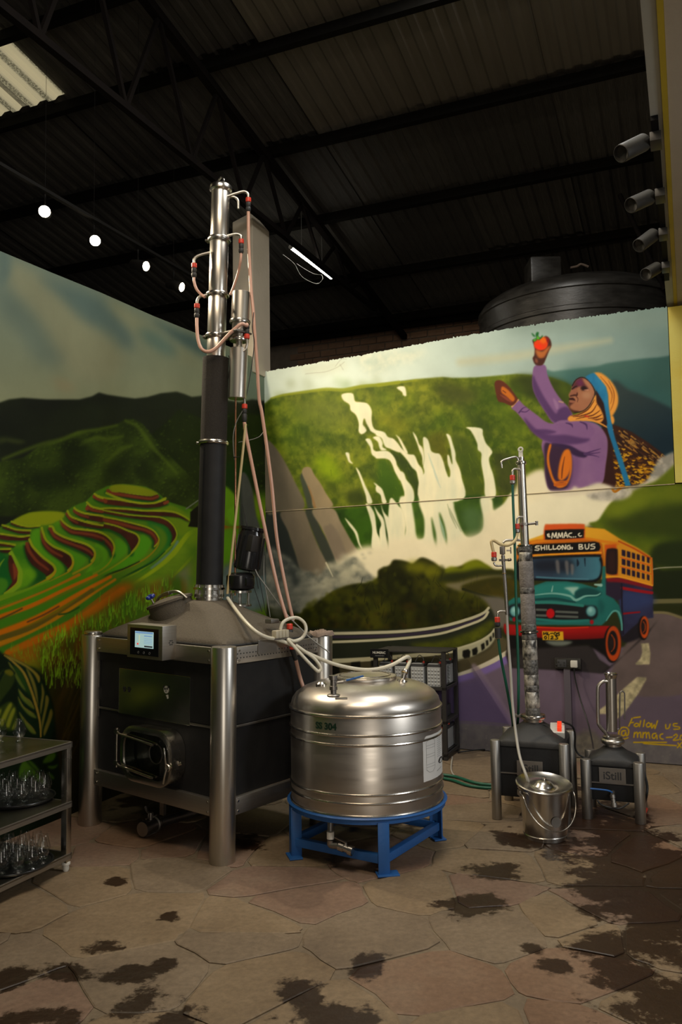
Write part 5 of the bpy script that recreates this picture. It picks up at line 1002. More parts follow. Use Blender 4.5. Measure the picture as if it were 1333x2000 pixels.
# ------------------------------------------------------------------ stone floor
def floor_mat(name, c1, c2, c3, extra=()):
    m, t, b = nt(name); L = t.links.new
    geo = N(t, 'ShaderNodeNewGeometry'); oi = N(t, 'ShaderNodeObjectInfo')
    n1 = N(t, 'ShaderNodeTexNoise', i_Scale=2.6, i_Detail=8., i_Roughness=.62); L(geo.outputs['Position'], n1.inputs['Vector'])
    rp = N(t, 'ShaderNodeValToRGB'); e = rp.color_ramp.elements; e[0].position = .3; e[0].color = rgba(c1); e[1].position = .72; e[1].color = rgba(c3); q = e.new(.5); q.color = rgba(c2); L(n1.outputs[0], rp.inputs[0])
    n2 = N(t, 'ShaderNodeTexNoise', i_Scale=38., i_Detail=6., i_Roughness=.7); L(geo.outputs['Position'], n2.inputs['Vector'])
    mr = N(t, 'ShaderNodeMapRange'); mr.inputs[1].default_value = .25; mr.inputs[2].default_value = .75; mr.inputs[3].default_value = .72; mr.inputs[4].default_value = 1.22; L(n2.outputs[0], mr.inputs[0])
    mx = N(t, 'ShaderNodeVectorMath', operation='SCALE'); L(rp.outputs[0], mx.inputs[0]); L(mr.outputs[0], mx.inputs['Scale'])
    # spills, dirt and, at lower right, painted-in shade and light falloff: spots with shapes of their own, broken up by noise
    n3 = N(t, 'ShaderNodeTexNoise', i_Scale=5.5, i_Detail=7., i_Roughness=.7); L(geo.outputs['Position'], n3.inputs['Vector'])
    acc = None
    for (x, y, rx, ry) in list(STAINS_SHADE)+list(extra):
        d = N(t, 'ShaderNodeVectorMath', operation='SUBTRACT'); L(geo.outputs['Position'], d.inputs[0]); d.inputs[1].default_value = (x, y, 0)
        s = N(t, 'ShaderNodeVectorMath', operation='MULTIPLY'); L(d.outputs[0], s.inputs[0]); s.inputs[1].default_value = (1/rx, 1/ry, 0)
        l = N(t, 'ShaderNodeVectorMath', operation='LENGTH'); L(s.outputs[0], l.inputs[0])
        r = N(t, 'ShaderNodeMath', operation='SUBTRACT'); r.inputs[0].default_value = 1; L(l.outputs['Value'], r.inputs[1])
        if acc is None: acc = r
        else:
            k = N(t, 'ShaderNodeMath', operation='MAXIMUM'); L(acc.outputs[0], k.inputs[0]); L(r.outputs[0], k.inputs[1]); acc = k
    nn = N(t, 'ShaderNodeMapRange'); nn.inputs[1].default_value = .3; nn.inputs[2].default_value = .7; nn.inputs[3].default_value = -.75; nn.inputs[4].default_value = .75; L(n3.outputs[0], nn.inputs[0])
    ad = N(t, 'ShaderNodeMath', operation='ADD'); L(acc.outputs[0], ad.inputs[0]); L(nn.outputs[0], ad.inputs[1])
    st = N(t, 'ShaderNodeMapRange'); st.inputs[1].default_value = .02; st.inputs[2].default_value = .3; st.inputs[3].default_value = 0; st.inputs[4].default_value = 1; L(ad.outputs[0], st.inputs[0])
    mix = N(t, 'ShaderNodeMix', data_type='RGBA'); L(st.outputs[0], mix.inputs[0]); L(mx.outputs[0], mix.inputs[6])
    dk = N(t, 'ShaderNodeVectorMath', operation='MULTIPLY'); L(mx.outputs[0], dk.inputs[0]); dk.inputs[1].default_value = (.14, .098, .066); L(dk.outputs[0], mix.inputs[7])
    L(mix.outputs[2], b.inputs['Base Color'])
    ro = N(t, 'ShaderNodeMapRange'); ro.inputs[3].default_value = .62; ro.inputs[4].default_value = .4; L(st.outputs[0], ro.inputs[0]); L(ro.outputs[0], b.inputs['Roughness'])
    bp = N(t, 'ShaderNodeBump'); bp.inputs['Strength'].default_value = .5; bp.inputs['Distance'].default_value = .012
    n4 = N(t, 'ShaderNodeTexNoise', i_Scale=9., i_Detail=9., i_Roughness=.6); L(geo.outputs['Position'], n4.inputs['Vector']); L(n4.outputs[0], bp.inputs['Height']); L(bp.outputs[0], b.inputs['Normal'])
    b.inputs['Specular IOR Level'].default_value = .35
STAINS_SHADE = []  # floor spots, some under tank and still; lower-right ones also paint in shade
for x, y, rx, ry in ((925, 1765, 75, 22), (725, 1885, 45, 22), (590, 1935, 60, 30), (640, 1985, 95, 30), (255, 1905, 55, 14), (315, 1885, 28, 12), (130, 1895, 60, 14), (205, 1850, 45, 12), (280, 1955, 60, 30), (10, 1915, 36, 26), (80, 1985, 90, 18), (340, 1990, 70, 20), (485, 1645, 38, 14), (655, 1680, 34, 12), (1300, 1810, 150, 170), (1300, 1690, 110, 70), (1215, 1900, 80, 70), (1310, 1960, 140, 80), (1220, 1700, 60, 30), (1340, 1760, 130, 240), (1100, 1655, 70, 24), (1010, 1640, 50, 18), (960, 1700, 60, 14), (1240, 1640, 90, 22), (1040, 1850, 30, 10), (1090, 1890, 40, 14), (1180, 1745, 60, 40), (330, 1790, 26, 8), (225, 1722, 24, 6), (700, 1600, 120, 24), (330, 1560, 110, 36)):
    p = on_z(x, y); q = on_z(x+rx, y); v0, v1 = on_z(x, y-ry), on_z(x, y+ry); STAINS_SHADE.append((p.x, (v0.y+v1.y)/2, abs(q.x-p.x), abs(v0.y-v1.y)/2+.02))
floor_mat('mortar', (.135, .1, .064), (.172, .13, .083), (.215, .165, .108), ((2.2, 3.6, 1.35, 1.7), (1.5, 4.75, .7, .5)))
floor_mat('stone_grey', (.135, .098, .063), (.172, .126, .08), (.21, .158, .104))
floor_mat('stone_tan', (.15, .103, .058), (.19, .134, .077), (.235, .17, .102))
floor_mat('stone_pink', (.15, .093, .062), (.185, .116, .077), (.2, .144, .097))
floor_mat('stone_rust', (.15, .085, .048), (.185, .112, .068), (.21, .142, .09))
def build_floor():
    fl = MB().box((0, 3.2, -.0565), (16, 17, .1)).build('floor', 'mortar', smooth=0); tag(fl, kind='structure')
    r = random.Random(11); seeds = []; sp = .43; ny = 0; y = 1.3
    while y < 7.7:
        x = -3.3+(ny % 2)*sp*.5
        while x < 4.2:
            seeds.append((x+r.uniform(-.36, .36)*sp*1.5, y+r.uniform(-.34, .34)*sp*1.5)); x += sp*r.uniform(.8, 1.3)
        y += sp*.95; ny += 1
    for i, (sx, sy) in enumerate(seeds):
        if not (-3.2 < sx < 4.1 and 1.4 < sy < 7.6): continue
        if (Vector((sx, sy, 0))-C0).dot(DU) < .12 or (Vector((sx, sy, 0))-C0).dot(DW) < .12: continue
        poly = [(sx-.9, sy-.9), (sx+.9, sy-.9), (sx+.9, sy+.9), (sx-.9, sy+.9)]
        for j, (qx, qy) in enumerate(seeds):
            if i == j or abs(qx-sx)+abs(qy-sy) > 1.9: continue
            mx_, my_, nx, nyy = (sx+qx)/2, (sy+qy)/2, qx-sx, qy-sy; l = math.hypot(nx, nyy); nx /= l; nyy /= l
            wide = .011 if (sx > 1.15 and sy < 4.75) else 0.
            g = .003+.0045*((i*7+j*13+i*j) % 5)/5+wide*((i*5+j*5) % 4)/3; out = []
            for k in range(len(poly)):
                a, b = poly[k], poly[(k+1) % len(poly)]; da = (a[0]-mx_)*nx+(a[1]-my_)*nyy+g; db = (b[0]-mx_)*nx+(b[1]-my_)*nyy+g
                if da <= 0: out.append(a)
                if (da < 0) != (db < 0): f = da/(da-db); out.append((a[0]+(b[0]-a[0])*f, a[1]+(b[1]-a[1])*f))
            poly = out
            if len(poly) < 3: break
        if len(poly) < 3: continue
        # rounded, slightly ragged outline
        pts = []
        for k in range(len(poly)):
            a, b = Vector((*poly[k-1], 0)), Vector((*poly[k], 0)); c = Vector((*poly[(k+1) % len(poly)], 0))
            if (b-a).length < .03: continue
            for f in (.12, .5, .88): q = a.lerp(b, f); pts.append(q+Vector((r.gauss(0, .006), r.gauss(0, .006), 0)))
        if len(pts) < 5: continue
        n = len(pts); cx = sum((p for p in pts), Vector())/n; z = r.uniform(-.0025, .0); tx, ty = r.gauss(0, .003), r.gauss(0, .003)
        top = [Vector((p.x, p.y, z+(p.x-cx.x)*tx+(p.y-cx.y)*ty-.0025)) for p in pts]; ins = [cx+(p-cx)*.97 for p in pts]
        ins = [Vector((p.x, p.y, z+(p.x-cx.x)*tx+(p.y-cx.y)*ty)) for p in ins]; bot = [Vector((p.x, p.y, -.03)) for p in pts]
        b = MB(); b.add(bot+top+ins, [(k, (k+1) % n, n+(k+1) % n, n+k) for k in range(n)]+[(n+k, n+(k+1) % n, 2*n+(k+1) % n, 2*n+k) for k in range(n)]+[tuple(range(2*n, 3*n))])
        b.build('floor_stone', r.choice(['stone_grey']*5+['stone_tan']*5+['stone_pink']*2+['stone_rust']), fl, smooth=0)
build_floor()
# ------------------------------------------------------------------ the large still
SX = Vector((-.64+1.53, 4.337-5.02, 0)).normalized(); SY = Vector((-SX.y, SX.x, 0))          # along the front face, and to the back
SW, SD, SH = 1.125, .81, 1.10
LG = Vector((-.64, 4.337, 0))                                                              # foot of the front leg
TILT = R_(1.1)
still = empty('large_still', LG, (0, 0, 0), 'tall industrial still with black panelled boiler on four steel legs and high steel column', 'still')
still.rotation_euler = (Matrix.Rotation(TILT, 3, SY) @ Matrix((SX, SY, UP)).transposed()).to_euler()
def SP(u, v, z): return Vector((u-SW, v, z))           # local: u along front from the left leg, v to the back
ex, ey, ez = Vector((1, 0, 0)), Vector((0, 1, 0)), Vector((0, 0, 1))
def at_plane_local(root, x, y, P, n):
    Mx = xf(root); return Mx.inverted() @ on_plane(x, y, Mx @ Vector(P), Mx.to_3x3() @ Vector(n))
for u, v in ((0, 0), (SW, 0), (SW, SD), (0, SD)):
    drop = -(SW-u)*math.sin(TILT); p = SP(u, v, 0)
    g = MB().lathe([(.0, drop), (.0665, drop), (.0675, drop+.004), (.0675, SH-.004), (.0655, SH), (.058, SH), (.0, SH)], 40, p, cap=False).build('leg', 'steel', still)
    if (u, v) == (0, 0): MB().lathe([(0, SH), (.05, SH), (.056, SH+.006), (.056, SH+.016), (.05, SH+.022), (0, SH+.022)], 28, p, cap=False).build('leg_cap', 'steel_polish', g)
# rails, panels
ZB0, ZB1, ZT0, ZT1, ZM = .222, .31, SH-.095, SH-.008, .672
def rail(name, a, b_, z0, z1, nrm, mat='steel_h', th=.03):
    a, b_ = Vector(a), Vector(b_); d = (b_-a).normalized(); g = MB()
    g.box((a+b_)/2+Vector((0, 0, (z0+z1)/2)), ((b_-a).length, th, z1-z0), (d, ez.cross(d), ez)); o = g.build(name, mat, still, bevel=.003)
    for q, s in ((a, 1), (b_, -1)):
        for z in (z0+.018, z1-.018):
            p = q+d*(s*.028)+Vector((0, 0, z))+Vector(nrm)*(th/2); MB().cyl(p, p+Vector(nrm)*.004, .006, n=10).build('bolt', 'steel_polish', o)
    return o
i_ = .06
for z0, z1, nm in ((ZT0, ZT1, 'top_rail'), (ZB0, ZB1, 'bottom_rail')):
    rail(nm, SP(i_, -.01, 0), SP(SW-i_, -.01, 0), z0, z1, (0, -1, 0)); rr = rail(nm, SP(SW+.01, i_, 0), SP(SW+.01, SD-i_, 0), z0, z1, (1, 0, 0))
    rail(nm, SP(i_, SD+.01, 0), SP(SW-i_, SD+.01, 0), z0, z1, (0, 1, 0)); rail(nm, SP(-.01, i_, 0), SP(-.01, SD-i_, 0), z0, z1, (-1, 0, 0))
    if nm == 'top_rail': perf = rr
h = MB()
for r in (.03, .052):
    for k in range(34): q = SP(SW+.0255, .075+k*.0235, ZT0+r); h.box(q, (.003, .007, .006))
h.build('perforations', 'ink', perf, smooth=0)
for nm, z0, z1 in (('upper_panel', ZM+.008, ZT0), ('lower_panel', ZB1, ZM-.008)):
    c = (z0+z1)/2
    for a, sz in ((SP(SW/2, .012, c), (SW-.06, .02, z1-z0)), (SP(SW-.012, SD/2, c), (.02, SD-.06, z1-z0)), (SP(SW/2, SD-.012, c), (SW-.06, .02, z1-z0)), (SP(.012, SD/2, c), (.02, SD-.06, z1-z0))):
        MB().box(a, sz).build(nm, 'black_panel', still, smooth=0, bevel=.004)
for a, sz in ((SP(SW/2, .006, ZM), (SW-.1, .02, .012)), (SP(SW-.006, SD/2, ZM), (.02, SD-.1, .012))):
    MB().box(a, sz).build('divider_strip', 'steel_dull', still, smooth=0, bevel=.002)
MB().box(SP(SW/2, SD/2, ZB1+.02), (SW-.1, SD-.1, .03)).build('boiler_floor', 'black_panel', still, smooth=0)
for dz, L_ in ((.12, .1), (ZM-.35, .16)): MB().box(SP(.075, -.006, dz+.55), (.006, .008, L_)).build('hinge_pin', 'steel_dull', still, smooth=0)
# polished plate with stickers
def fpt(x, y, off=0.): return at_plane_local(still, x, y, SP(0, -off, 0), (0, -1, 0))
c4 = [fpt(*q, .004) for q in ((231.8, 1393.7), (371, 1415.5), (372, 1322.5), (233.6, 1304.5))]
u0, u1 = (c4[0].x+c4[3].x)/2, (c4[1].x+c4[2].x)/2; z0, z1 = (c4[0].z+c4[1].z)/2, (c4[2].z+c4[3].z)/2
plate = MB().box(((u0+u1)/2, -.002, (z0+z1)/2), (u1-u0, .006, z1-z0)).build('front_plate', 'plate_mirror', still, smooth=0, bevel=.001)
def paw(px, py):
    c = fpt(px, py, .0065); g = MB()
    for dx, dz, r in ((0, -.006, .0095), (-.011, .003, .0045), (-.005, .011, .0048), (.005, .011, .0048), (.011, .003, .0045)): g.cyl(c+Vector((dx, 0, dz)), c+Vector((dx, -.001, dz)), r, n=14)
    g.build('paw_print', 'ink', plate, smooth=0)
paw(243, 1346); paw(252, 1347)
c = fpt(325, 1347, .0065); g = MB(); g.lathe([(0, 0), (.021, 0), (.021, .001), (0, .001)], 22, c, (0, -1, 0), cap=False)
g.prism([(-.004, -.03), (.014, -.026), (.018, -.046), (.008, -.05), (.004, -.04)], c, ex, ez, -.001); st = g.build('sticker', 'white_paint', plate, smooth=0)
g = MB()
for dx, dz, r in ((-.009, .004, .0065), (.008, .006, .0065), (-.001, -.008, .004), (-.019, .015, .006), (.018, .016, .006)): g.cyl(c+Vector((dx, -.001, dz)), c+Vector((dx, -.002, dz)), r, n=12)
g.build('sticker_marks', 'ink', st, smooth=0)
# round-cornered glass manway on the front
def rrect(w, h_, r, n=8):
    p = []
    for cx, cz, a0 in ((w/2-r, h_/2-r, 0), (-w/2+r, h_/2-r, 90), (-w/2+r, -h_/2+r, 180), (w/2-r, -h_/2+r, 270)):
        for k in range(n+1): a = R_(a0+90*k/n); p.append((cx+r*math.cos(a), cz+r*math.sin(a)))
    return p
def ringloft(name, loops, mat, parent, close=True, capf=False):
    g = MB(); n = len(loops[0]); vs = [v for l in loops for v in l]; fs = []
    for i in range(len(loops)-1):
        for k in range(n): fs.append((i*n+k, i*n+(k+1) % n, (i+1)*n+(k+1) % n, (i+1)*n+k))
    if capf: fs.append(tuple((len(loops)-1)*n+k for k in range(n)))
    g.add(vs, fs); return g.build(name, mat, parent)
hc = fpt(283, 1474, .1); hw, hh = .36, .335
hl, hr_ = fpt(236, 1474, .1), fpt(334, 1484, .1); ht, hb = fpt(283, 1424, .1), fpt(283, 1530, .1)
hw = hr_.x-hl.x; hh = ht.z-hb.z; hc = Vector(((hl.x+hr_.x)/2, 0, (ht.z+hb.z)/2))
def lp(w, h_, r, off): return [Vector((hc.x+a, -off, hc.z+b_)) for a, b_ in rrect(w, h_, r)]
man = ringloft('manway_frame', [lp(hw, hh, .11, 0), lp(hw, hh, .11, .085), lp(hw+.012, hh+.012, .115, .088), lp(hw+.012, hh+.012, .115, .1), lp(hw-.012, hh-.012, .105, .104), lp(hw-.05, hh-.05, .09, .104), lp(hw-.05, hh-.05, .09, .09)], 'steel_polish', still)
ringloft('recess', [lp(hw-.05, hh-.05, .09, .092), lp(hw-.056, hh-.056, .088, .03)], 'port_dark', man)
m, t, b = nt('glass'); L = t.links.new
o_ = t.nodes['Material Output']; tr = N(t, 'ShaderNodeBsdfTransparent'); tr.inputs[0].default_value = (.95, .96, .95, 1); gl = N(t, 'ShaderNodeBsdfGlossy'); gl.inputs['Roughness'].default_value = .04
lw = N(t, 'ShaderNodeLayerWeight'); lw.inputs[0].default_value = .5; pw = N(t, 'ShaderNodeMath', operation='POWER'); pw.inputs[1].default_value = 2.2; ma = N(t, 'ShaderNodeMath', operation='MULTIPLY_ADD'); ma.inputs[1].default_value = .75; ma.inputs[2].default_value = .06
L(lw.outputs['Facing'], pw.inputs[0]); L(pw.outputs[0], ma.inputs[0])
mxs = N(t, 'ShaderNodeMixShader'); L(ma.outputs[0], mxs.inputs[0]); L(tr.outputs[0], mxs.inputs[1]); L(gl.outputs[0], mxs.inputs[2]); L(mxs.outputs[0], o_.inputs[0])
g = MB(); q = lp(hw-.05, hh-.05, .09, .098); g.add(q, [tuple(range(len(q)))[::-1]]); g.build('window_pane', 'glass', man, smooth=0)
g = MB(); q = lp(hw-.06, hh-.06, .085, .0215); g.add(q, [tuple(range(len(q)))[::-1]]); g.build('inner_plate', 'port_dark', man, smooth=0)
MB().torus((hc.x, -.026, hc.z), (0, 1, 0), .055, .004).build('inner_port', 'steel_dull', man)
g = MB(); hx = hc.x-hw/2-.05
g.cyl((hx, -.09, hc.z-.1), (hx, -.09, hc.z+.12), .008, n=12)
for dz in (.1, -.075):
    g.tube([(hx, -.09, hc.z+dz), (hc.x-hw/2, -.112, hc.z+dz-.005), (hc.x+hw*.18, -.112, hc.z+dz-.028)], .007, 8, smooth=False); g.box((hx, -.09, hc.z+dz), (.026, .022, .024))
g.build('hinge', 'steel_polish', man)
g = MB(); kx = hc.x+hw/2-.01
g.cyl((kx, -.11, hc.z-.03), (kx+.075, -.08, hc.z+.0), .009, n=12); g.box((kx+.045, -.1, hc.z-.01), (.03, .02, .045)); g.tube([(kx-.005, -.115, hc.z-.03), (kx-.01, -.125, hc.z-.07), (kx-.025, -.12, hc.z-.115)], .005, 8)
g.tube([(kx-.01, -.115, hc.z-.03), (kx-.015, -.12, hc.z+.03), (kx-.03, -.115, hc.z+.07)], .005, 8); g.torus((kx, -.115, hc.z-.03), (0, 1, 0), .016, .005, 14, 6); g.build('clamp', 'steel_polish', man)
# control box
b0, b1, b2 = fpt(248, 1283, .11), fpt(317, 1288, .11), fpt(249, 1218, .11)
bw, bh = b1.x-b0.x, b2.z-b0.z; bc = Vector(((b0.x+b1.x)/2, 0, b0.z+bh/2))
box = MB().box((bc.x, -.06, bc.z), (bw, .1, bh)).build('control_box', 'steel_h', still, bevel=.004)
MB().box((bc.x, -.1115, bc.z), (bw*.8, .003, bh*.8)).build('bezel', 'screen_bezel', box, smooth=0)
scn = MB().box((bc.x+.002, -.1135, bc.z+.012), (bw*.52, .002, bh*.48)).build('screen', 'screen_glow', box, smooth=0)
sw, sh = bw*.52, bh*.48; sc_ = Vector((bc.x+.002, -.1148, bc.z+.012))
def sbar(x, z, w, h_, mt): MB().box(sc_+Vector((x*sw, 0, z*sh)), (w*sw, .001, h_*sh)).build('screen_mark', mt, scn, smooth=0)
sbar(0, .43, .96, .1, 'screen_line'); sbar(.22, .24, .42, .06, 'screen_line')
for k in range(4): sbar(.22, .08-.1*k, .44, .02, 'screen_line'); sbar(-.26, .2-.12*k, .04, .06, 'screen_yel')
sbar(-.34, -.28, .08, .1, 'screen_red'); sbar(.24, -.4, .44, .09, 'screen_dark')
g = MB()
for k in (-1, 0, 1): p = Vector((bc.x+k*bw*.16, -.1132, bc.z-bh*.32)); g.torus(p, (0, 1, 0), .006, .0008, 14, 5)
g.build('touch_key', 'ink_grey', box)
g = MB(); p = Vector((bc.x+bw/2, -.05, bc.z))
for k in range(6):
    a = k*math.pi/3; g.cyl(p+Vector((0, .012*math.cos(a), .012*math.sin(a))), p+Vector((.0015, .012*math.cos(a), .012*math.sin(a))), .004, n=8)
g.build('fan_grille', 'ink', box, smooth=0)
# hood
def hood():
    g = MB(); n = 12; cx, cy = SW/2, SD/2; loops = []
    def sq(w, d, r, z):
        return [SP(cx+a, cy+b_, z) for a, b_ in rrect(w, d, r, n)]
    loops = [sq(SW-.05, SD-.05, .05, ZT1-.02), sq(SW-.05, SD-.05, .05, ZT1+.015), sq(SW-.09, SD-.09, .07, ZT1+.035), sq(SW-.3, SD-.28, .14, ZT1+.1), sq(SW-.55, SD-.48, .16, ZT1+.162), sq(.36, .3, .145, ZT1+.204), sq(.22, .22, .11, ZT1+.217), sq(.1, .1, .05, ZT1+.219)]
    vs = [v for l in loops for v in l]; m_ = len(loops[0]); fs = [(i*m_+k, i*m_+(k+1) % m_, (i+1)*m_+(k+1) % m_, (i+1)*m_+k) for i in range(len(loops)-1) for k in range(m_)]
    fs.append(tuple((len(loops)-1)*m_+k for k in range(m_))); g.add(vs, fs); return g.build('hood', 'hood_grey', still, smooth=60)
hd = hood()
q = [SP(SW/2+a, SD/2+b_, ZT1+.004) for a, b_ in rrect(SW-.045, SD-.045, .05, 6)]; MB().tube(q+[q[0]], .008, 6, 1, smooth=False).build('gasket', 'black_rubber', hd)
# ---- column: axis from the hood's top to the high end
Y0 = (xf(still) @ SP(SW/2, SD/2, 1.3)).y
def cp(x, y, dy=0.): return loc(still, at(x, y, Y0+dy))
AX0, AX1 = cp(408.5, 1176), cp(432, 356); AXD = (AX1-AX0).normalized(); ALEN = (AX1-AX0).length
def ax(y, x=None):           # point of the axis at the picture height y
    return AX0+AXD*(ALEN*(1176-y)/(1176-356))
colm = MB().cyl(ax(1178), ax(1140), .078, n=40).build('column_foot', 'steel', still)
for y, r in ((1150, .096), (1163, .09), (1178, .085)): MB().lathe([(r-.014, -.007), (r, -.007), (r, .007), (r-.014, .007)], 40, ax(y), AXD).build('flange', 'steel_polish', colm)
g = MB()
for k in range(12):
    a = k*math.pi/6; X, Y, Z_ = frame(AXD); d = (X*math.cos(a)+Y*math.sin(a))*.084; g.cyl(ax(1168)+d, ax(1143)+d, .006, n=8)
g.build('flange_bolts', 'steel_polish', colm)
for s in (-1, 1): MB().tube([ax(1178)+Vector((s*.05, -.08, 0)), ax(1185)+Vector((s*.075, -.12, -.01)), ax(1186)+Vector((s*.055, -.15, -.02)), ax(1180)+Vector((s*.03, -.09, 0))], .004, 7).build('lifting_loop', 'steel_dull', colm)
lower = MB().cyl(ax(1143), ax(876), .081, n=44).build('column_jacket', 'black_panel', still)
X, Y, Z_ = frame(AXD, (0, -1, 0)); MB().beam(ax(1140)+X*.0805+Y*.006, ax(880)+X*.0805+Y*.006, .004, .006, X).build('jacket_seam', 'black_gloss', lower, smooth=0)
MB().cyl(ax(876), ax(707), .0805, n=44).build('column_jacket', 'black_foam', still)
def clamp(y, r, parent, wing=True, ang=200):
    g = MB(); g.lathe([(r-.02, -.013), (r, -.011), (r+.004, -.004), (r+.004, .004), (r, .011), (r-.02, .013)], 40, ax(y), AXD)
    o = g.build('clamp_ring', 'steel_polish', parent)
    a = R_(ang); X, Y, Z_ = frame(AXD, (1, 0, 0)); d = X*math.cos(a)+Y*math.sin(a); s = Z_.cross(d)
    if wing: MB().cyl(ax(y)+d*(r+.014)-s*.022, ax(y)+d*(r+.014)+s*.022, .006, n=10).cyl(ax(y)+d*(r-.004)-s*.012, ax(y)+d*(r+.02)-s*.012, .009, n=10).cyl(ax(y)+d*(r-.004)+s*.012, ax(y)+d*(r+.02)+s*.012, .009, n=10).build('clamp_bolt', 'steel_dull', o)
    return o
clamp(872, .088, still)
for y0, y1 in ((712, 665), (665, 582), (582, 472), (472, 370)):
    MB().lathe([(.055, 0), (.057, .004), (.057, (ax(y1)-ax(y0)).length-.004), (.055, (ax(y1)-ax(y0)).length)], 44, ax(y0), AXD).build('column_section', 'steel', still)
clamp(582, .069, still); clamp(472, .069, still); clamp(664, .068, still)
cap = MB().lathe([(.055, -.045), (.06, -.045), (.07, -.036), (.07, -.012), (.06, 0), (0, .002)], 44, ax(362), AXD, cap=False).build('column_cap', 'steel_polish', still)
X, Y, Z_ = frame(AXD, (1, 0, 0)); MB().tube([ax(362)+X*.025+Z_*0, ax(362)+X*.024+Z_*.03, ax(362)+Z_*.052, ax(362)-X*.024+Z_*.03, ax(362)-X*.025], .006, 8).build('lifting_eye', 'steel_polish', cap)
# ---- side condenser
DC = -.06
def side(y, x0=471, y0=571, x1=463.5, y1=779): f = (y-y0)/(y1-y0); return cp(x0+(x1-x0)*f, y, DC)
SAX = (side(571)-side(779)).normalized()
def sc_cyl(a, b_, r, name, mat='steel', rim=.003): 
    l = (side(b_)-side(a)).length; return MB().lathe([(r-rim, 0), (r, rim), (r, l-rim), (r-rim, l)], 36, side(a), SAX).build(name, mat, still)
cond = sc_cyl(627, 571, .0555, 'condenser_head'); sc_cyl(668, 627, .047, 'condenser_neck'); sc_cyl(779, 681, .055, 'condenser_body'); sc_cyl(683, 664, .02, 'condenser_pipe')
for y, r in ((629, .062), (664, .058)):
    MB().lathe([(r-.02, -.012), (r, -.01), (r+.003, 0), (r, .01), (r-.02, .012)], 32, side(y), SAX).build('clamp_ring', 'steel_polish', cond)
g = MB(); a, b_ = ax(662), side(662); g.beam(a, b_, .012, .1, (b_-a).cross(Vector((0, 1, 0)))) ; 
br = MB().box((a+b_)/2+Vector((0, .0, .01)), ((b_-a).length+.12, .13, .012)).build('bracket_plate', 'steel_dull', still, bevel=.004)
# ---- elbows and quick couplings
def coupling(p, d, parent, flip=False, body=1.0):
    """red collar on a black hose coupling; p at the pipe's end, d the run direction"""
    d = Vector(d).normalized(); p = Vector(p)
    o = MB().lathe([(.012, 0), (.0165, .002), (.0175, .014), (.0165, .027), (.013, .03)], 20, p, d).build('coupling_collar', 'red_plastic', parent)
    MB().lathe([(.013, .03), (.015, .034), (.015, .055), (.012, .06), (.016, .066), (.016, .082*body), (.011, .09*body)], 20, p, d).build('coupling_body', 'black_rubber', o)
    return p+d*.09*body
def pipe(pts, r, dy, parent=None, mat='steel', name='elbow_pipe'):
    return MB().tube([cp(x, y, dy) for x, y in pts], r, 12).build(name, mat, parent or still)
e1 = pipe(((446, 383), (460, 378), (476, 374), (484, 378), (485.5, 388)), .0085, -.02); k1 = coupling(cp(485.5, 386, -.02), (0, 0, -1), e1)
pipe(((446, 385), (458, 385), (465, 392), (466, 408)), .0085, .03)
e2 = pipe(((444, 461), (460, 457), (470, 460), (471.5, 468)), .0085, -.02); k2 = coupling(cp(471.5, 467, -.02), (0, 0, -1), e2)
e3 = pipe(((410, 493), (388, 499), (380, 506), (379.5, 515)), .0085, -.04); k3 = coupling(cp(379.5, 514, -.04), (0, 0, -1), e3)
e4 = pipe(((405, 576), (391, 579), (386, 586), (385, 594)), .0085, -.06); k4 = coupling(cp(385, 593, -.06), (.0, 0, -1), e4)
e5 = pipe(((475, 686), (480, 682), (483, 672), (482.5, 662)), .0075, -.1); k5 = coupling(cp(482.5, 662, -.1), (0, 0, 1), e5)
e6 = pipe(((473, 772), (477, 778), (478, 786), (478, 790)), .0075, -.06); k6 = coupling(cp(478, 789, -.06), (0, 0, -1), e6, body=1.25)
# ---- short hoses between the couplings
def hose(pts, r, mat, name='hose'):
    return MB().tube([p if isinstance(p, Vector) else cp(*p) for p in pts], r, 12, 6).build(name, mat, still)
hose([k3, (379.5, 550, -.05), (384, 564, -.06), (392, 574, -.07), (400, 580, -.09)], .0085, 'hose_pink')
hose([k4, (385, 640, -.08), (387, 662, -.1), (393, 680, -.12), (405, 687, -.13), (421, 681, -.13), (440, 661, -.13), (456, 645, -.14), (472, 633, -.14), (482, 636, -.12), k5], .0105, 'hose_pink')
hose([k2, (470, 510, -.02), (465, 535, .02), (456, 562, .05), (450, 576, .06)], .0085, 'hose_pink')
hose([k1, (486, 470, -.02), (488.5, 530, -.02), (491, 570, -.03), (495, 608, -.04), (497, 640, -.05), (503, 720, -.05), (506.5, 780, -.05), (513, 814, -.05), (530, 937, -.05), (541, 1050, -.05), (557, 1140, -.05), (573, 1212, -.05)], .0105, 'hose_pink')
hose([k6, (481, 850, -.06), (490, 895, -.06), (512, 1005, -.08), (541, 1140, -.1), (562, 1213, -.12)], .011, 'hose_pink')
hose([(480, 828, -.075), (476, 870, -.07), (462.5, 994, -.06), (444.5, 1160, -.05)], .008, 'hose_tan')
MB().tube([cp(460.5, 778, -.03), cp(459.6, 1163, -.03)], .006, 10, smooth=False).build('dip_rod', 'copper', still)
hose([(496, 610, -.06), (493, 640, -.07), (497, 668, -.06), (494, 700, -.05), (487, 745, -.04), (480, 780, -.05)], .0025, 'wire_black', 'cable')
hose([(476, 800, -.07), (463, 822, -.05), (456, 850, -.04), (457, 885, -.03), (460, 905, -.03)], .0028, 'wire_grey', 'cable')
hose([(518, 838, -.04), (508, 852, -.05), (490, 859, -.05), (466, 864, -.04)], .0022, 'wire_grey', 'cable')
hose([(447, 695, .0), (450, 710, -.04), (446, 740, -.02)], .0025, 'wire_black', 'cable')
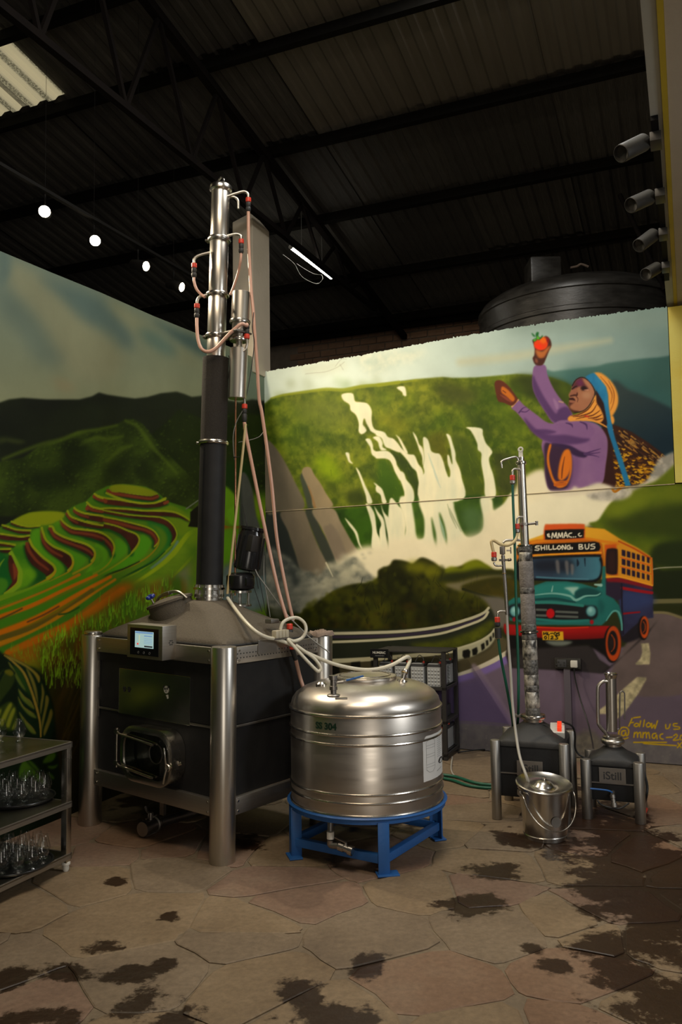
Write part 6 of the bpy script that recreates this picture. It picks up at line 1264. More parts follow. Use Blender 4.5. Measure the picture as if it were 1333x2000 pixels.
g = MB(); g.torus(cp(460, 893, -.03), AXD, .009, .003, 14, 6).tube([cp(460, 893, -.035), cp(468, 892, -.04)], .002, 6, smooth=False).build('cable_tie', 'black_rubber', still)
# ---- stirrer motor on its sight glass
def mp(x, y): return cp(x, y, .0)
MA = (mp(489, 1062)-mp(471, 1165)).normalized()
sg = MB().lathe([(.062, -.012), (.07, -.012), (.07, 0), (.062, 0)], 32, mp(469, 1180), UP).build('sight_glass_flange', 'steel_polish', still)
MB().lathe([(.062, -.008), (.07, -.008), (.07, .006), (.062, .006)], 32, mp(469, 1155), UP).build('flange', 'steel_polish', sg)
MB().lathe([(.045, 0), (.045, (mp(469, 1155)-mp(469, 1180)).length)], 28, mp(469, 1180), UP, cap=False).build('sight_glass', 'glass', sg)
g = MB()
for k in range(6): a = k*math.pi/3+.2; g.cyl(mp(469, 1180)+Vector((.06*math.cos(a), .06*math.sin(a), 0)), mp(469, 1155)+Vector((.06*math.cos(a), .06*math.sin(a), 0)), .006, n=8)
g.build('tie_bolts', 'steel_polish', sg)
gb = MB().lathe([(.06, 0), (.082, .01), (.086, .04), (.086, .085), (.07, .1), (.045, .105)], 32, mp(470, 1152), UP).build('gearbox', 'black_gloss', still)
MB().box(mp(497, 1136)+Vector((0, -.06, 0)), (.05, .06, .05)).build('gearbox_cover', 'black_gloss', gb, bevel=.006)
mt = MB().lathe([(.05, -.02), (.078, -.012), (.08, .0), (.08, .2), (.074, .215), (.074, .225), (.08, .228), (.078, .245), (.04, .25)], 32, mp(482, 1108), MA).build('stirrer_motor', 'black_gloss', still)
g = MB(); X, Y, Z_ = frame(MA)
for k in range(14): a = k*math.pi/7; d = X*math.cos(a)+Y*math.sin(a); g.beam(mp(482, 1108)+d*.08, mp(482, 1108)+MA*.19+d*.08, .006, .01, d)
g.build('cooling_fin', 'black_gloss', mt, smooth=0)
MB().box(mp(508, 1062)+Vector((.0, -.06, 0)), (.07, .09, .1), frame(MA)).build('terminal_box', 'black_iron', mt, bevel=.008)
for k, (a, b_, c_) in enumerate((((474, 985), (492, 1075), (505, 1150)), ((477, 1000), (497, 1080), (520, 1200)), ((470, 1010), (480, 1090), (512, 1195)))): hose([(a[0], a[1], .02), (b_[0], b_[1], .0), (c_[0], c_[1], -.02)], .0022, 'wire_black', 'cable')
hose([(489, 1040, .02), (492, 1075, -.02), (500, 1115, -.05), (520, 1145, -.07), (545, 1180, -.09), (565, 1205, -.1), (590, 1230, -.14), (605, 1245, -.16), (644, 1275, -.2)], .004, 'wire_grey', 'cable')
hose([(516, 1085, .02), (516, 1130, .0), (522, 1165, .0), (528, 1205, -.02)], .0028, 'wire_grey', 'cable')
# ---- charging hatch with blue knob on the hood
hp = loc(still, at(335, 1186, Y0-.02)); HN = Vector((-.26, -.2, 1)).normalized()
ht_ = MB().lathe([(.128, -.1), (.132, -.09), (.132, .025), (.142, .028), (.142, .042), (.12, .05), (.06, .062), (0, .066)], 40, hp, HN, cap=False).build('charging_hatch', 'hood_grey', still)
g = MB(); X, Y, Z_ = frame(HN, (1, 0, 0)); g.tube([hp+X*-.15+HN*.03, hp+X*-.09+HN*.078, hp+HN*.09, hp+X*.1+HN*.075, hp+X*.16+HN*.02], .009, 8); g.box(hp+HN*.085, (.06, .03, .022), (X, Y, Z_)); g.build('hatch_bar', 'steel_dull', ht_)
kp = cp(294, 1166, -.1); g = MB(); b2 = cp(306, 1191, -.08); g.cyl(b2, kp, .006, n=10); g.box(b2, (.035, .03, .03)); kn = g.build('hatch_bolt', 'steel_polish', ht_)
g = MB(); d = (kp-b2).normalized(); X, Y, Z_ = frame(d); g.cyl(kp-d*.012, kp+d*.014, .012, n=12)
for k in range(5): a = k*2*math.pi/5; g.sph(kp+(X*math.cos(a)+Y*math.sin(a))*.019, .0115, 10, 6)
g.build('star_knob', 'blue_plastic', kn)
# ---- relay strip, drain valve
q0 = at_plane_local(still, 548, 1238, SP(SW+.06, 0, 0), (1, 0, 0)); rl = empty('relay_rail'); rl.parent = still
MB().box(q0+Vector((-.015, 0, -.026)), (.05, .12, .01)).build('rail_base', 'steel_dull', rl, smooth=0)
for k in range(4): MB().box(q0+Vector((0, -.041+k*.0275, 0)), (.034, .0245, .042)).build('relay', 'beige_plastic', rl, bevel=.004)
MB().box(at_plane_local(still, 532, 1213, SP(SW-.06, 0, 0), (1, 0, 0)), (.05, .07, .025)).build('junction_box', 'steel_dull', still, bevel=.006)
q0 = at_plane_local(still, 523, 1262, SP(SW+.03, 0, 0), (1, 0, 0)); MB().box(q0, (.006, .15, .075)).build('rail_plate', 'steel_dull', still, smooth=0, bevel=.002)
dv = loc(still, at(278, 1620, 4.72)); dv2 = loc(still, at(312, 1606, 4.85)); dv3 = loc(still, at(392, 1584, 5.1)); dd = (dv2-dv).normalized()
val = MB().lathe([(.026, 0), (.04, 0), (.043, .012), (.043, .03), (.036, .034), (.036, .1), (.044, .104), (.044, .12), (.03, .125)], 28, dv, dd).build('drain_valve', 'steel_dull', still)
MB().cyl(dv2, dv3, .028, n=20).build('drain_pipe', 'steel_dull', val)
MB().lathe([(0, .002), (.026, .001)], 20, dv, dd, cap=False).build('valve_bore', 'ink', val)
g = MB(); p = dv+dd*.07; g.cyl(p, p+ez*.075, .01, n=10); g.tube([p+ez*.07+dd*.0, p+ez*.075-ex*.03, p+ez*.1-ex*.05], .007, 8); g.torus(p+ez*.06, ex, .016, .005, 14, 6); g.build('valve_lever', 'steel_dull', val)
for s in (-1, 1): p = dv+dd*.03+Vector((0, 0, s*.048)); MB().cyl(p, p+dd*.09, .005, n=8).build('valve_stud', 'steel_dull', val)
p = loc(still, at(318, 1605, 4.9)); MB().box((p.x, p.y, (p.z+ZB0)/2+.04), (.035, .02, ZB0-p.z)).build('pipe_hanger', 'steel_dull', still, smooth=0)
# ---- red and black couplings of the long hoses at the right rail
for (x, y), dy in (((566, 1218), -.14),):
    p = loc(still, at(x, y, Y0+dy)); c_ = MB().lathe([(.014, 0), (.018, .004), (.018, .03), (.014, .034)], 18, p, (.05, 0, -1)).build('coupling_collar', 'red_plastic', still)
    MB().lathe([(.015, .034), (.02, .04), (.02, .075), (.014, .085)], 18, p, (.05, 0, -1)).build('coupling_body', 'black_rubber', c_)
p = at_plane_local(still, 571, 1258, SP(SW+.05, 0, 0), (1, 0, 0)); c_ = MB().lathe([(.013, 0), (.017, .004), (.017, .026), (.013, .03)], 18, p, (.02, .1, -1)).build('coupling_collar', 'red_plastic', still)
p2 = at_plane_local(still, 578, 1288, SP(SW+.05, 0, 0), (1, 0, 0)); MB().cyl(p+Vector((0, 0, -.028)), p2, .014, n=14).build('coupling_body', 'black_rubber', c_)
MB().tube([p2, at_plane_local(still, 585, 1318, SP(SW+.05, 0, 0), (1, 0, 0)), at_plane_local(still, 596, 1360, SP(SW+.08, 0, 0), (1, 0, 0)), at_plane_local(still, 598, 1420, SP(SW+.08, 0, 0), (1, 0, 0))], .011, 10).build('hose', 'hose_pink', still)
# cloth left on the rear leg
g = MB(); rq = random.Random(2); c_ = xf(still) @ SP(SW, SD, SH+.003); vs, fs = [], []; n_, m_ = 26, 9
for i in range(m_):
    f = i/(m_-1)
    for k in range(n_):
        a = 2*math.pi*k/n_; r_ = (1-f)*(.07+.012*math.sin(3*a)+.008*math.sin(7*a+1)); z = .01+.022*f+.012*math.sin(5*a+f*5)*(1-f)+rq.uniform(-.005, .005)
        if i == 0: z = -.004+.006*math.sin(4*a)
        vs.append((c_.x+r_*math.cos(a), c_.y+r_*math.sin(a), c_.z+z))
fs = [(i*n_+k, i*n_+(k+1) % n_, (i+1)*n_+(k+1) % n_, (i+1)*n_+k) for i in range(m_-1) for k in range(n_)]; g.add(vs, fs)
tag(g.build('rag', 'cloth', smooth=180), 'crumpled pinkish rag lying on top of the rear steel leg of the big still', 'rag')
# ------------------------------------------------------------------ storage tank on its blue stand
TF, TL_, TR_ = Vector((.205, 4.16, 0)), Vector((-.289, 4.499, 0)), Vector((.553, 4.74, 0)); T0 = (TL_+TR_)/2; TC = Vector((.1176, 4.527, 0)); TBk = T0*2-TF
rz = math.atan2((TR_-TF).y, (TR_-TF).x)
stand = empty('tank_stand', TC, (0, 0, 0), 'blue painted steel stand with a round rim carrying the big steel tank', 'stand')
ZR = .274; lg = []
g = MB(); g.lathe([(.39, ZR-.008), (.393, ZR-.012), (.428, ZR-.01), (.432, ZR-.004), (.425, ZR+.003), (.397, ZR-.004)], 64, (0, 0, 0), cap=False)
g.lathe([(.415, ZR-.03), (.422, ZR-.03), (.422, ZR-.006), (.415, ZR-.006), (.415, ZR-.03)], 64, (0, 0, 0), cap=False); g.build('rim', 'blue_paint', stand)
loc_ = [p-T0 for p in (TF, TL_, TBk, TR_)]
for p in loc_:
    d = p.normalized(); s = UP.cross(d); g = MB(); q = d*.41
    g.box(q+d*.012+UP*(ZR-.02)/2, (.055, .008, ZR-.02), (s, d, UP)); g.box(q-d*.014+s*.027+UP*(ZR-.02)/2, (.008, .05, ZR-.02), (s, d, UP)); g.build('leg', 'blue_paint', stand, bevel=.002)
    MB().box(q+s*.02+UP*.004, (.11, .07, .008), (s, d, UP)).build('foot_plate', 'blue_paint', stand, smooth=0, bevel=.002); lg.append(q)
for i in range(4): a, b_ = lg[i], lg[(i+1) % 4]; d = (b_-a).normalized(); MB().beam(a+d*.02+UP*.075, b_-d*.02+UP*.075, .035, .042).build('cross_rail', 'blue_paint', stand, bevel=.003)
TZ = UP*.018
tank = empty('steel_tank', TC+TZ, (0, 0, 0), 'round stainless steel storage tank with domed lid standing on the blue stand', 'tank')
RT = .408
body = MB().lathe([(RT-.006, .25), (RT, .255), (RT, .742), (RT-.003, .747)], 96, (0, 0, 0), cap=False).build('body', 'tank_steel', tank)
for z in (.26, .32, .362, .603, .65, .742): MB().torus((0, 0, z), UP, RT+.001, .0068 if z < .7 else .008, 96, 8).build('rib', 'steel_polish', body)
MB().lathe([(RT-.003, .743), (RT-.002, .757), (RT-.01, .785), (RT-.03, .813), (RT-.07, .84), (RT-.125, .86), (.18, .877), (.16, .88)], 96, (0, 0, 0), cap=False).build('dome', 'tank_steel', tank)
MB().lathe([(RT-.004, .253), (RT-.03, .215), (RT-.1, .18), (.2, .15), (.05, .138), (0, .138)], 72, (0, 0, 0), cap=False).build('bottom', 'steel_dull', tank)
lid = MB().lathe([(.166, .876), (.171, .88), (.172, .89), (.169, .896), (.157, .9), (.138, .899), (.1, .905), (.05, .9055), (.03, .908), (0, .908)], 72, (0, 0, 0), cap=False).build('lid', 'tank_steel', tank)
for r in (.17, .138): MB().torus((0, 0, .895 if r > .16 else .901), UP, r, .004, 72, 6).build('lid_bead', 'steel_polish', lid)
def tk(x, y, z): return on_z(x, y, z+.018)-TC-TZ
v = tk(652, 1356, .86); vz = v.z
vb = MB().lathe([(.03, -.012), (.034, -.004), (.03, .0), (.015, .003), (.015, .02), (.02, .022), (.02, .04), (.016, .042), (.016, .07), (.021, .072), (.021, .092), (.014, .093)], 20, v).build('air_valve', 'steel_dull', tank)
MB().cyl(v+Vector((0, 0, .055)), v+Vector((.05, .0, .06)), .008, n=10).tube([v+Vector((.04, 0, .06)), v+Vector((.055, 0, .062)), v+Vector((.07, .01, .066))], .006, 8).build('valve_stem', 'steel_dull', vb)
MB().beam(v+Vector((.062, .005, .066)), v+Vector((.15, .03, .084)), .016, .008).build('valve_lever', 'blue_paint', vb, bevel=.003)
d = Vector((.035, -.03, .84)); p = tk(667, 1364, .85); MB().box(p, (.06, .03, .008)).build('bracket', 'steel_dull', tank, bevel=.002)
p = tk(628, 1335, .872); MB().lathe([(.03, -.02), (.03, 0), (.018, .01)], 20, p).build('nozzle_stub', 'steel_polish', tank)
nz = tk(787, 1328, .878); tip = Vector((.018, .01, .06)); nzo = MB().lathe([(.03, -.015), (.026, .0), (.014, .006), (.014, .03), (.0165, .032), (.0165, .05), (.012, .06)], 18, nz, tip).build('hose_nozzle', 'steel_polish', tank)
MB().torus(nz+tip.normalized()*.042, tip, .0165, .003, 18, 6).build('hose_clip', 'brass', nzo)
# stencil and data sheet on the shell
def shell_pt(x, y, r):
    d = ray(x, y); o = Vector((0, 0, EYE))-TC-TZ; a = d.x**2+d.y**2; b_ = 2*(o.x*d.x+o.y*d.y); c_ = o.x**2+o.y**2-r*r; s = (-b_-math.sqrt(max(0, b_*b_-4*a*c_)))/(2*a); return o+d*s
def wrap_text(name, body_, size, x, y, mat, r=RT+.0015, parent=body, bold=.0008):
    p = shell_pt(x, y, r); a0 = math.atan2(p.y, p.x)
    o = text(name, body_, size, (0, 0, 0), (1, 0, 0), (0, 1, 0), mat, parent, .0002, bold); me = o.data
    bm = bmesh.new(); bm.from_mesh(me); bmesh.ops.triangulate(bm, faces=bm.faces); bmesh.ops.subdivide_edges(bm, edges=[e for e in bm.edges if e.calc_length() > .01], cuts=2); bm.to_mesh(me); bm.free()
    for v_ in me.vertices: a = a0+v_.co.x/r; v_.co = Vector((r*math.cos(a), r*math.sin(a), p.z+v_.co.y))
    return o
wrap_text('stencil', 'SS 304', .046, 636, 1419, 'ink_green', RT+.0015, body, .0018)
def shell_patch(name, x0, x1, y0, y1, r, mat, parent, n=10, trim=True):
    a, b_ = shell_pt(x0, (y0+y1)/2, r), shell_pt(x1, (y0+y1)/2, r); A0, A1 = math.atan2(a.y, a.x), math.atan2(b_.y, b_.x); zt, zb = shell_pt((x0+x1)/2, y0, r).z, shell_pt((x0+x1)/2, y1, r).z
    vs, fs = [], []
    for k in range(n+1):
        t_ = A0+(A1-A0)*k/n
        for z in (zb, zt-(.022*(1-k) if trim and k < 1 else 0)): vs.append((r*math.cos(t_), r*math.sin(t_), z))
    fs = [(2*k, 2*k+2, 2*k+3, 2*k+1) for k in range(n)]; return MB().add(vs, fs).build(name, mat, parent), A0, A1, zb, zt
dsh, A0, A1, zb, zt = shell_patch('data_sheet', 827, 864.2, 1434, 1522, RT+.002, 'paper', body)
if A1 < A0: A0, A1 = A1, A0
g = MB(); r = RT+.0028
def seg(u0, v0, u1, v1, w=.0016):
    n = 5
    for k in range(n):
        ua, ub = u0+(u1-u0)*k/n, u0+(u1-u0)*(k+1)/n; va, vb_ = v0+(v1-v0)*k/n, v0+(v1-v0)*(k+1)/n
        pa, pb = [Vector((r*math.cos(A0+(A1-A0)*uu), r*math.sin(A0+(A1-A0)*uu), zb+(zt-zb)*vv)) for uu, vv in ((ua, va), (ub, vb_))]
        nrm = Vector((pa.x, pa.y, 0)).normalized(); t_ = (pb-pa).normalized(); s = nrm.cross(t_)*(w/2); g.add([pa-s, pb-s, pb+s, pa+s], [(0, 1, 2, 3)])
for v0 in (.3, .36, .52, .58, .72, .78): seg(.1, v0, .42, v0)
seg(.1, .25, .1, .85); seg(.42, .25, .42, .85); seg(.1, .85, .18, .93); seg(.42, .85, .34, .93); seg(.18, .93, .34, .93); seg(.1, .25, .2, .18); seg(.42, .25, .32, .18); seg(.2, .18, .32, .18)
for k in range(11): seg(.54, .9-.045*k, .54+.3*(.6+.4*((k*37) % 10)/10), .9-.045*k, .002)
seg(.5, .14, .8, .17, .003); g.build('drawing', 'ink_grey', dsh, smooth=0)
g = MB(); vs = [Vector((r*math.cos(A0+(A1-A0)*(.76+.17*math.cos(a))), r*math.sin(A0+(A1-A0)*(.76+.17*math.cos(a))), zb+(zt-zb)*(.33+.07*math.sin(a)))) for a in np.linspace(0, 2*math.pi, 24, endpoint=False)]
g.add(vs, [tuple(range(24))]); g.build('emblem', 'ink', dsh, smooth=0)
# drain below
p0 = at(646, 1616, 4.2)-TC-TZ; p1 = at(646, 1640, 4.2)-TC-TZ; p2 = at(662, 1652, 4.18)-TC-TZ; p3 = at(693, 1664, 4.14)-TC-TZ
dr = MB().cyl((p0.x, p0.y+.05, .24), p1, .016, n=16).build('drain_outlet', 'steel_dull', tank); MB().cyl(p1+UP*.005, p1+UP*.04, .019, n=16).build('drain_collar', 'white_plastic', dr)
MB().tube([p1, p1+Vector((0, 0, -.025)), p2], .016, 14).build('drain_elbow', 'steel_dull', dr)
dd = (p3-p2).normalized(); vl = MB().lathe([(.016, 0), (.022, .002), (.022, .03), (.018, .032), (.018, .055), (.024, .057), (.024, .08), (.016, .082)], 18, p2, dd).build('drain_valve', 'steel_polish', dr)
MB().cyl(p2+dd*.04, p2+dd*.04+UP*.03, .007, n=10).beam(p2+dd*.04+UP*.03, p2-dd*.02+UP*.035, .014, .005).build('valve_lever', 'steel_dull', vl)
# clear hoses from the still to the tank
def wp(x, y, Y): return at(x, y, Y)
nzw = nz+TC+TZ+tip.normalized()*.04
hs = MB().tube([wp(445, 1168, 4.9), wp(453, 1180, 4.8), wp(470, 1203, 4.62), wp(486, 1221, 4.51), wp(502, 1235, 4.46), wp(522, 1245, 4.49), wp(545, 1250, 4.58), wp(575, 1262, 4.63), wp(600, 1275, 4.64), wp(650, 1296, 4.64), wp(700, 1307, 4.65), wp(735, 1307, 4.67), wp(765, 1299, 4.69), wp(787, 1287, 4.72), wp(797, 1283, 4.75), wp(801, 1291, 4.77), nzw], .0105, 12, 6)
tag(hs.build('clear_hose', 'hose_clear'), 'long milky hose drooping from the big still across to the tank nozzle', 'hose')
lpz = MB().tube([wp(548, 1230, 4.62), wp(553, 1216, 4.63), wp(566, 1208, 4.66), wp(582, 1207, 4.68), wp(595, 1217, 4.68), wp(598, 1232, 4.67), wp(590, 1246, 4.66), wp(575, 1252, 4.63), wp(563, 1249, 4.61), wp(572, 1260, 4.6), wp(592, 1282, 4.6), wp(612, 1303, 4.61), wp(622, 1311, 4.62), wp(627, 1304, 4.63), wp(615, 1287, 4.63), wp(595, 1272, 4.62), wp(578, 1260, 4.61)], .0095, 12, 6)
tag(lpz.build('clear_hose', 'hose_clear'), 'milky hose looped round itself beside the beige relays on the still', 'hose')
# ------------------------------------------------------------------ battery rack
RK = Vector((.795, 6.46, 0)); rk_x, rk_y = -DU, -DW       # x to the left along the wall, y to the wall
rack = empty('battery_rack', RK, (0, 0, math.atan2(DU.y, DU.x)), 'black angle iron rack with open shelves against the mural behind the tank', 'rack')
RWD, RDP, RHT = .60, .38, .835
def rbox(name, x0, x1, y0, y1, z0, z1, mat='black_iron', parent=rack, bevel=.002): return MB().box(((x0+x1)/2, (y0+y1)/2, (z0+z1)/2), (x1-x0, y1-y0, z1-z0)).build(name, mat, parent, smooth=0, bevel=bevel)
for x in (-RWD, -.032):
    for y in (0, RDP-.032): rbox('post', x, x+.032, y, y+.032, 0, RHT)
for z in (.05, .30, .56):
    rbox('shelf_rail', -RWD, 0, 0, .03, z-.025, z); rbox('shelf_rail', -RWD, 0, RDP-.03, RDP, z-.025, z); rbox('shelf_rail', -.03, 0, 0, RDP, z-.024, z); rbox('shelf_rail', -RWD, -RWD+.03, 0, RDP, z-.024, z)
    rbox('shelf', -RWD+.01, -.01, .01, RDP-.01, z-.004, z)
rbox('top_panel', -RWD, 0, 0, RDP, RHT-.012, RHT)
sg = rbox('name_plate', -RWD-.02, -RWD+.135, -.012, -.004, RHT-.06, RHT+.012, 'black_gloss')
text('lettering', 'NUMERIC', .026, (-RWD+.057, -.0128, RHT-.018), (1, 0, 0), (0, 0, 1), 'white_paint', sg, .0004, .0004)
g = MB()
for k in range(10): g.box((-RWD+.025+k*.008, -.0125, RHT-.042), (.005, .001, .005))
g.build('small_print', 'ink_grey', sg, smooth=0)
def battery(x, y, z, w, label, dp=.2, hh=.15, first=[None]):
    q = xf(rack) @ Vector((x, y, z))
    if first[0] is None:
        o = empty('battery', (0, 0, 0)); first[0] = o
        MB().box((0, dp/2, hh/2), (.108, dp, hh)).build('case', 'battery_grey', o, smooth=0, bevel=.003)
        g = MB()
        for r in range(5):
            for c in range(4):
                cx, cz = -.039+c*.026, .018+r*.027; g.add([(cx-.012, -.001, cz), (cx, -.001, cz-.012), (cx+.012, -.001, cz), (cx, -.001, cz+.012), (cx, -.006, cz)], [(0, 1, 4), (1, 2, 4), (2, 3, 4), (3, 0, 4)])
        g.build('embossing', 'battery_grey', o, smooth=0)
        g = MB()
        for r in range(5):
            for c in range(6): cy, cz = .02+c*.031, .018+r*.027; g.add([(.055, cy-.012, cz), (.055, cy, cz-.012), (.055, cy+.012, cz), (.055, cy, cz+.012), (.06, cy, cz)], [(0, 1, 4), (1, 2, 4), (2, 3, 4), (3, 0, 4)])
        if False: g.build('embossing', 'battery_grey', o, smooth=0)
        MB().box((0, dp/2, hh+.012), (.104, dp-.004, .024)).build('lid', 'battery_dark', o, smooth=0, bevel=.003)
        MB().box((-.006, .05, hh+.014), (.085, .09, .026)).build('top_block', 'battery_grey', o, smooth=0, bevel=.003)
        MB().cyl((.035, .06, hh+.02), (.035, .06, hh+.04), .009, n=10).build('terminal', 'red_plastic', o)
        MB().cyl((-.035, .06, hh+.02), (-.035, .06, hh+.036), .009, n=10).build('terminal', 'black_rubber', o)
        MB().tube([(.035, .06, hh+.035), (.04, .03, hh+.07), (.0, .05, hh+.085), (-.035, .06, hh+.03)], .003, 6).build('lead', 'wire_grey', o)
    else: o = copy_tree(first[0])
    o.location = q; o.rotation_euler = (0, 0, rack.rotation_euler.z); tag(o, label, 'battery', 'batteries on the black rack'); return o
battery(-.1, .02, .561, .1, 'front right grey battery on the upper shelf of the black rack')
battery(-.235, .02, .561, .1, 'second grey battery from the right on the upper rack shelf')
battery(-.37, .02, .561, .1, 'third grey battery from the right on the upper rack shelf')
battery(-.503, .02, .561, .1, 'leftmost grey battery on the upper shelf under the name plate')
b5 = battery(-.03, .35, .561, .1, 'grey battery turned sideways at the rear right of the upper rack shelf'); b5.location = xf(rack) @ Vector((-.09, .285, .561))
b6 = battery(-.1, .02, .051, .1, 'grey battery on the lowest shelf of the black rack beside the tank'); b7 = battery(-.1, .02, .051, .1, 'rear grey battery on the lowest shelf of the black rack'); b7.location = xf(rack) @ Vector((-.1, .23, .051))
inv = MB().box((0, 0, .045), (.3, .26, .09)).build('charger_box', 'battery_dark', bevel=.006); inv.location = xf(rack) @ Vector((-.2, .19, .3005)); inv.rotation_euler = (0, 0, rack.rotation_euler.z); tag(inv, 'dark low charger box on the middle shelf of the black rack', 'charger')
tag(MB().tube([at(895, 1470, 6.72), at(905, 1468, 6.7), at(930, 1465, 6.75), at(960, 1463, 6.85)], .006, 8).build('power_cable', 'wire_black'), 'dark cable lying on the floor from the rack towards the wall', 'cable')
tag(MB().tube([Vector((p.x, p.y, .006)) for p in (on_z(884, 1480), on_z(882, 1505), on_z(892, 1520), on_z(915, 1528))], .006, 8).build('power_cable', 'hose_grey'), 'grey cable curling on the floor below the battery rack', 'cable')
pm('conduit_paint', (.1, .085, .105), .6, 0, (.085, .072, .09), 9)
# ------------------------------------------------------------------ small still with wrapped column
def mini(name, FL, FR, D, H_, rl, zb, label):
    """boiler on four tubes; returns root with local axes: x along the front, y to the back, origin at the front left foot"""
    FL, FR = Vector(FL), Vector(FR); X = (FR-FL).normalized(); root = empty(name, FL, (0, 0, math.atan2(X.y, X.x)), label, 'still'); Wd = (FR-FL).length
    for x, y in ((0, 0), (Wd, 0), (Wd, D), (0, D)):
        MB().lathe([(0, 0), (rl-.001, 0), (rl, .002), (rl, H_-.003), (rl-.002, H_), (rl-.006, H_), (0, H_-.001)], 28, (x, y, 0), cap=False).build('leg', 'steel_mini', root)
    return root, Wd
def mini_body(root, Wd, D, H_, zb, zs, rl, top, hole):
    i = rl*.55
    MB().box((Wd/2, D/2, (zb+H_-.03)/2), (Wd-2*i, D-2*i, H_-.03-zb), None).build('boiler', 'black_panel', root, bevel=.012)
    for a, sz in (((Wd/2, i-.002, zs), (Wd-2*rl, .006, .007)), ((Wd-i+.002, D/2, zs), (.006, D-2*rl, .007)), ((i-.002, D/2, zs), (.006, D-2*rl, .007))): MB().box(a, sz).build('divider_strip', 'steel_dull', root, smooth=0)
    g = MB(); loops = []
    for w, d, r, z in ((Wd-1.2*i, D-1.2*i, .03, H_-.035), (Wd-1.0*i, D-1.0*i, .035, H_-.01), (Wd-2.4*i, D-2.4*i, .05, H_+.004), (hole*3.4, hole*3.4, hole*1.2, top-.03), (hole*2, hole*2, hole, top)):
        loops.append([Vector((Wd/2+a, D/2+b_, z)) for a, b_ in rrect(w, d, min(r, w/2-.001), 6)])
    n = len(loops[0]); g.add([v for l in loops for v in l], [(k*n+j, k*n+(j+1) % n, (k+1)*n+(j+1) % n, (k+1)*n+j) for k in range(len(loops)-1) for j in range(n)]+[tuple((len(loops)-1)*n+j for j in range(n))])
    g.build('hood', 'black_rubber', root, smooth=50)
m1, w1 = mini('small_still', (.902, 4.989, 0), (1.275, 4.845, 0), .42, .462, .029, .12, 'small black still with tall tape-wrapped column beside the steel bucket')
mini_body(m1, w1, .42, .462, .13, .27, .029, .545, .06)
def n1(x, y, dy=0.): return loc(m1, at(x, y, Ym1+dy))
Ym1 = (xf(m1) @ Vector((w1/2, .21, .5))).y
pl = MB().box((w1/2+.0, .008, .305), (.15, .004, .088)).build('name_plate', 'steel_dull', m1, smooth=0, bevel=.001); text('lettering', 'iStill', .062, (w1/2, .0055, .303), (1, 0, 0), (0, 0, 1), 'ink', pl, .0004, .0011)
c0 = Vector((w1/2, .21, .54)); tw = n1(1018, 893); cx_ = (tw-c0); CD = cx_.normalized()
def ca_(y): return c0+cx_*((1402-y)/(1402-893))
MB().lathe([(.058, -.01), (.06, 0), (.06, .03), (.05, .034)], 32, c0, CD).build('column_foot', 'steel', m1)
MB().lathe([(.05, .02), (.072, .022), (.076, .03), (.076, .04), (.072, .047), (.05, .05)], 36, c0, CD).build('clamp_ring', 'steel_polish', m1)
MB().box(c0+CD*.035+Vector((-.095, 0, 0)), (.05, .02, .022)).build('clamp_bolt', 'steel_dull', m1, bevel=.004)
pm('wrap_foil', (.62, .58, .5), .45, .5, (.06, .058, .055), 26, (1, 1, .6), .5, 70, contrast=2.2)
pm('wrap_grey', (.15, .135, .12), .8, 0, (.22, .2, .185), 40, bump=.4, bscale=90, contrast=1.6)
pm('wrap_black', (.015, .014, .013), .5, 0, (.2, .19, .17), 60, bump=.4, bscale=80, contrast=1.2)
for y0, y1, r, mt in ((1390, 1374, .044, 'wrap_black'), (1374, 1344, .045, 'wrap_foil'), (1344, 1332, .046, 'wrap_black'), (1332, 1312, .0445, 'wrap_foil'), (1312, 1284, .045, 'wrap_black'), (1284, 1246, .0455, 'wrap_foil'), (1246, 1234, .046, 'wrap_black'), (1228, 1216, .046, 'wrap_black'), (1216, 1158, .0445, 'wrap_grey'), (1158, 1146, .0455, 'wrap_black'), (1146, 1096, .0445, 'wrap_grey'), (1096, 1078, .042, 'wrap_foil'), (1078, 1067, .044, 'wrap_black')):
    a, b_ = ca_(y0), ca_(y1); l = (b_-a).length; MB().lathe([(r-.003, -.001), (r, .004), (r+.0008, l*.4), (r-.0005, l*.7), (r, l-.004), (r-.003, l+.001)], 28, a, CD).build('column_wrap', mt, m1)
MB().lathe([(.045, -.006), (.056, -.005), (.056, .005), (.045, .006)], 32, ca_(1231), CD).build('clamp_ring', 'steel_polish', m1)
MB().lathe([(.03, -.004), (.048, -.004), (.048, .004), (.03, .004)], 28, ca_(1065), CD).build('flange', 'steel_polish', m1)
MB().cyl(ca_(1067), ca_(904), .0255, n=28).build('condenser_tube', 'steel', m1)
MB().lathe([(.02, -.012), (.032, -.01), (.034, 0), (.032, .01), (.02, .012)], 28, ca_(904), CD).build('clamp_ring', 'steel_polish', m1)
MB().cyl(ca_(902), ca_(893), .022, n=24).build('column_cap', 'steel_polish', m1)
g = MB(); p = ca_(894); g.box(p+ez*.02, (.026, .006, .04)); e_ = MB().torus(p+ez*.05, (0, 1, 0), .011, .0055, 20, 6); g.v, g.f = g.v, g.f; g.torus(p+ez*.052, (0, 1, 0), .012, .006, 20, 6).build('lifting_eye', 'white_paint', m1)
MB().lathe([(.025, -.008), (.034, -.007), (.034, .007), (.025, .008)], 28, ca_(1024), CD).cyl(ca_(1024)+Vector((.03, -.02, 0)), ca_(1024)+Vector((.085, -.02, .004)), .008, n=10).cyl(ca_(1024)+Vector((.08, -.02, -.01)), ca_(1024)+Vector((.08, -.02, .016)), .009, n=10).build('clamp_ring', 'steel_dull', m1)
def p1(pts, r, name='elbow_pipe', mat='steel', dy=-.03, parent=None): return MB().tube([n1(x, y, dy) for x, y in pts], r, 10).build(name, mat, parent or m1)
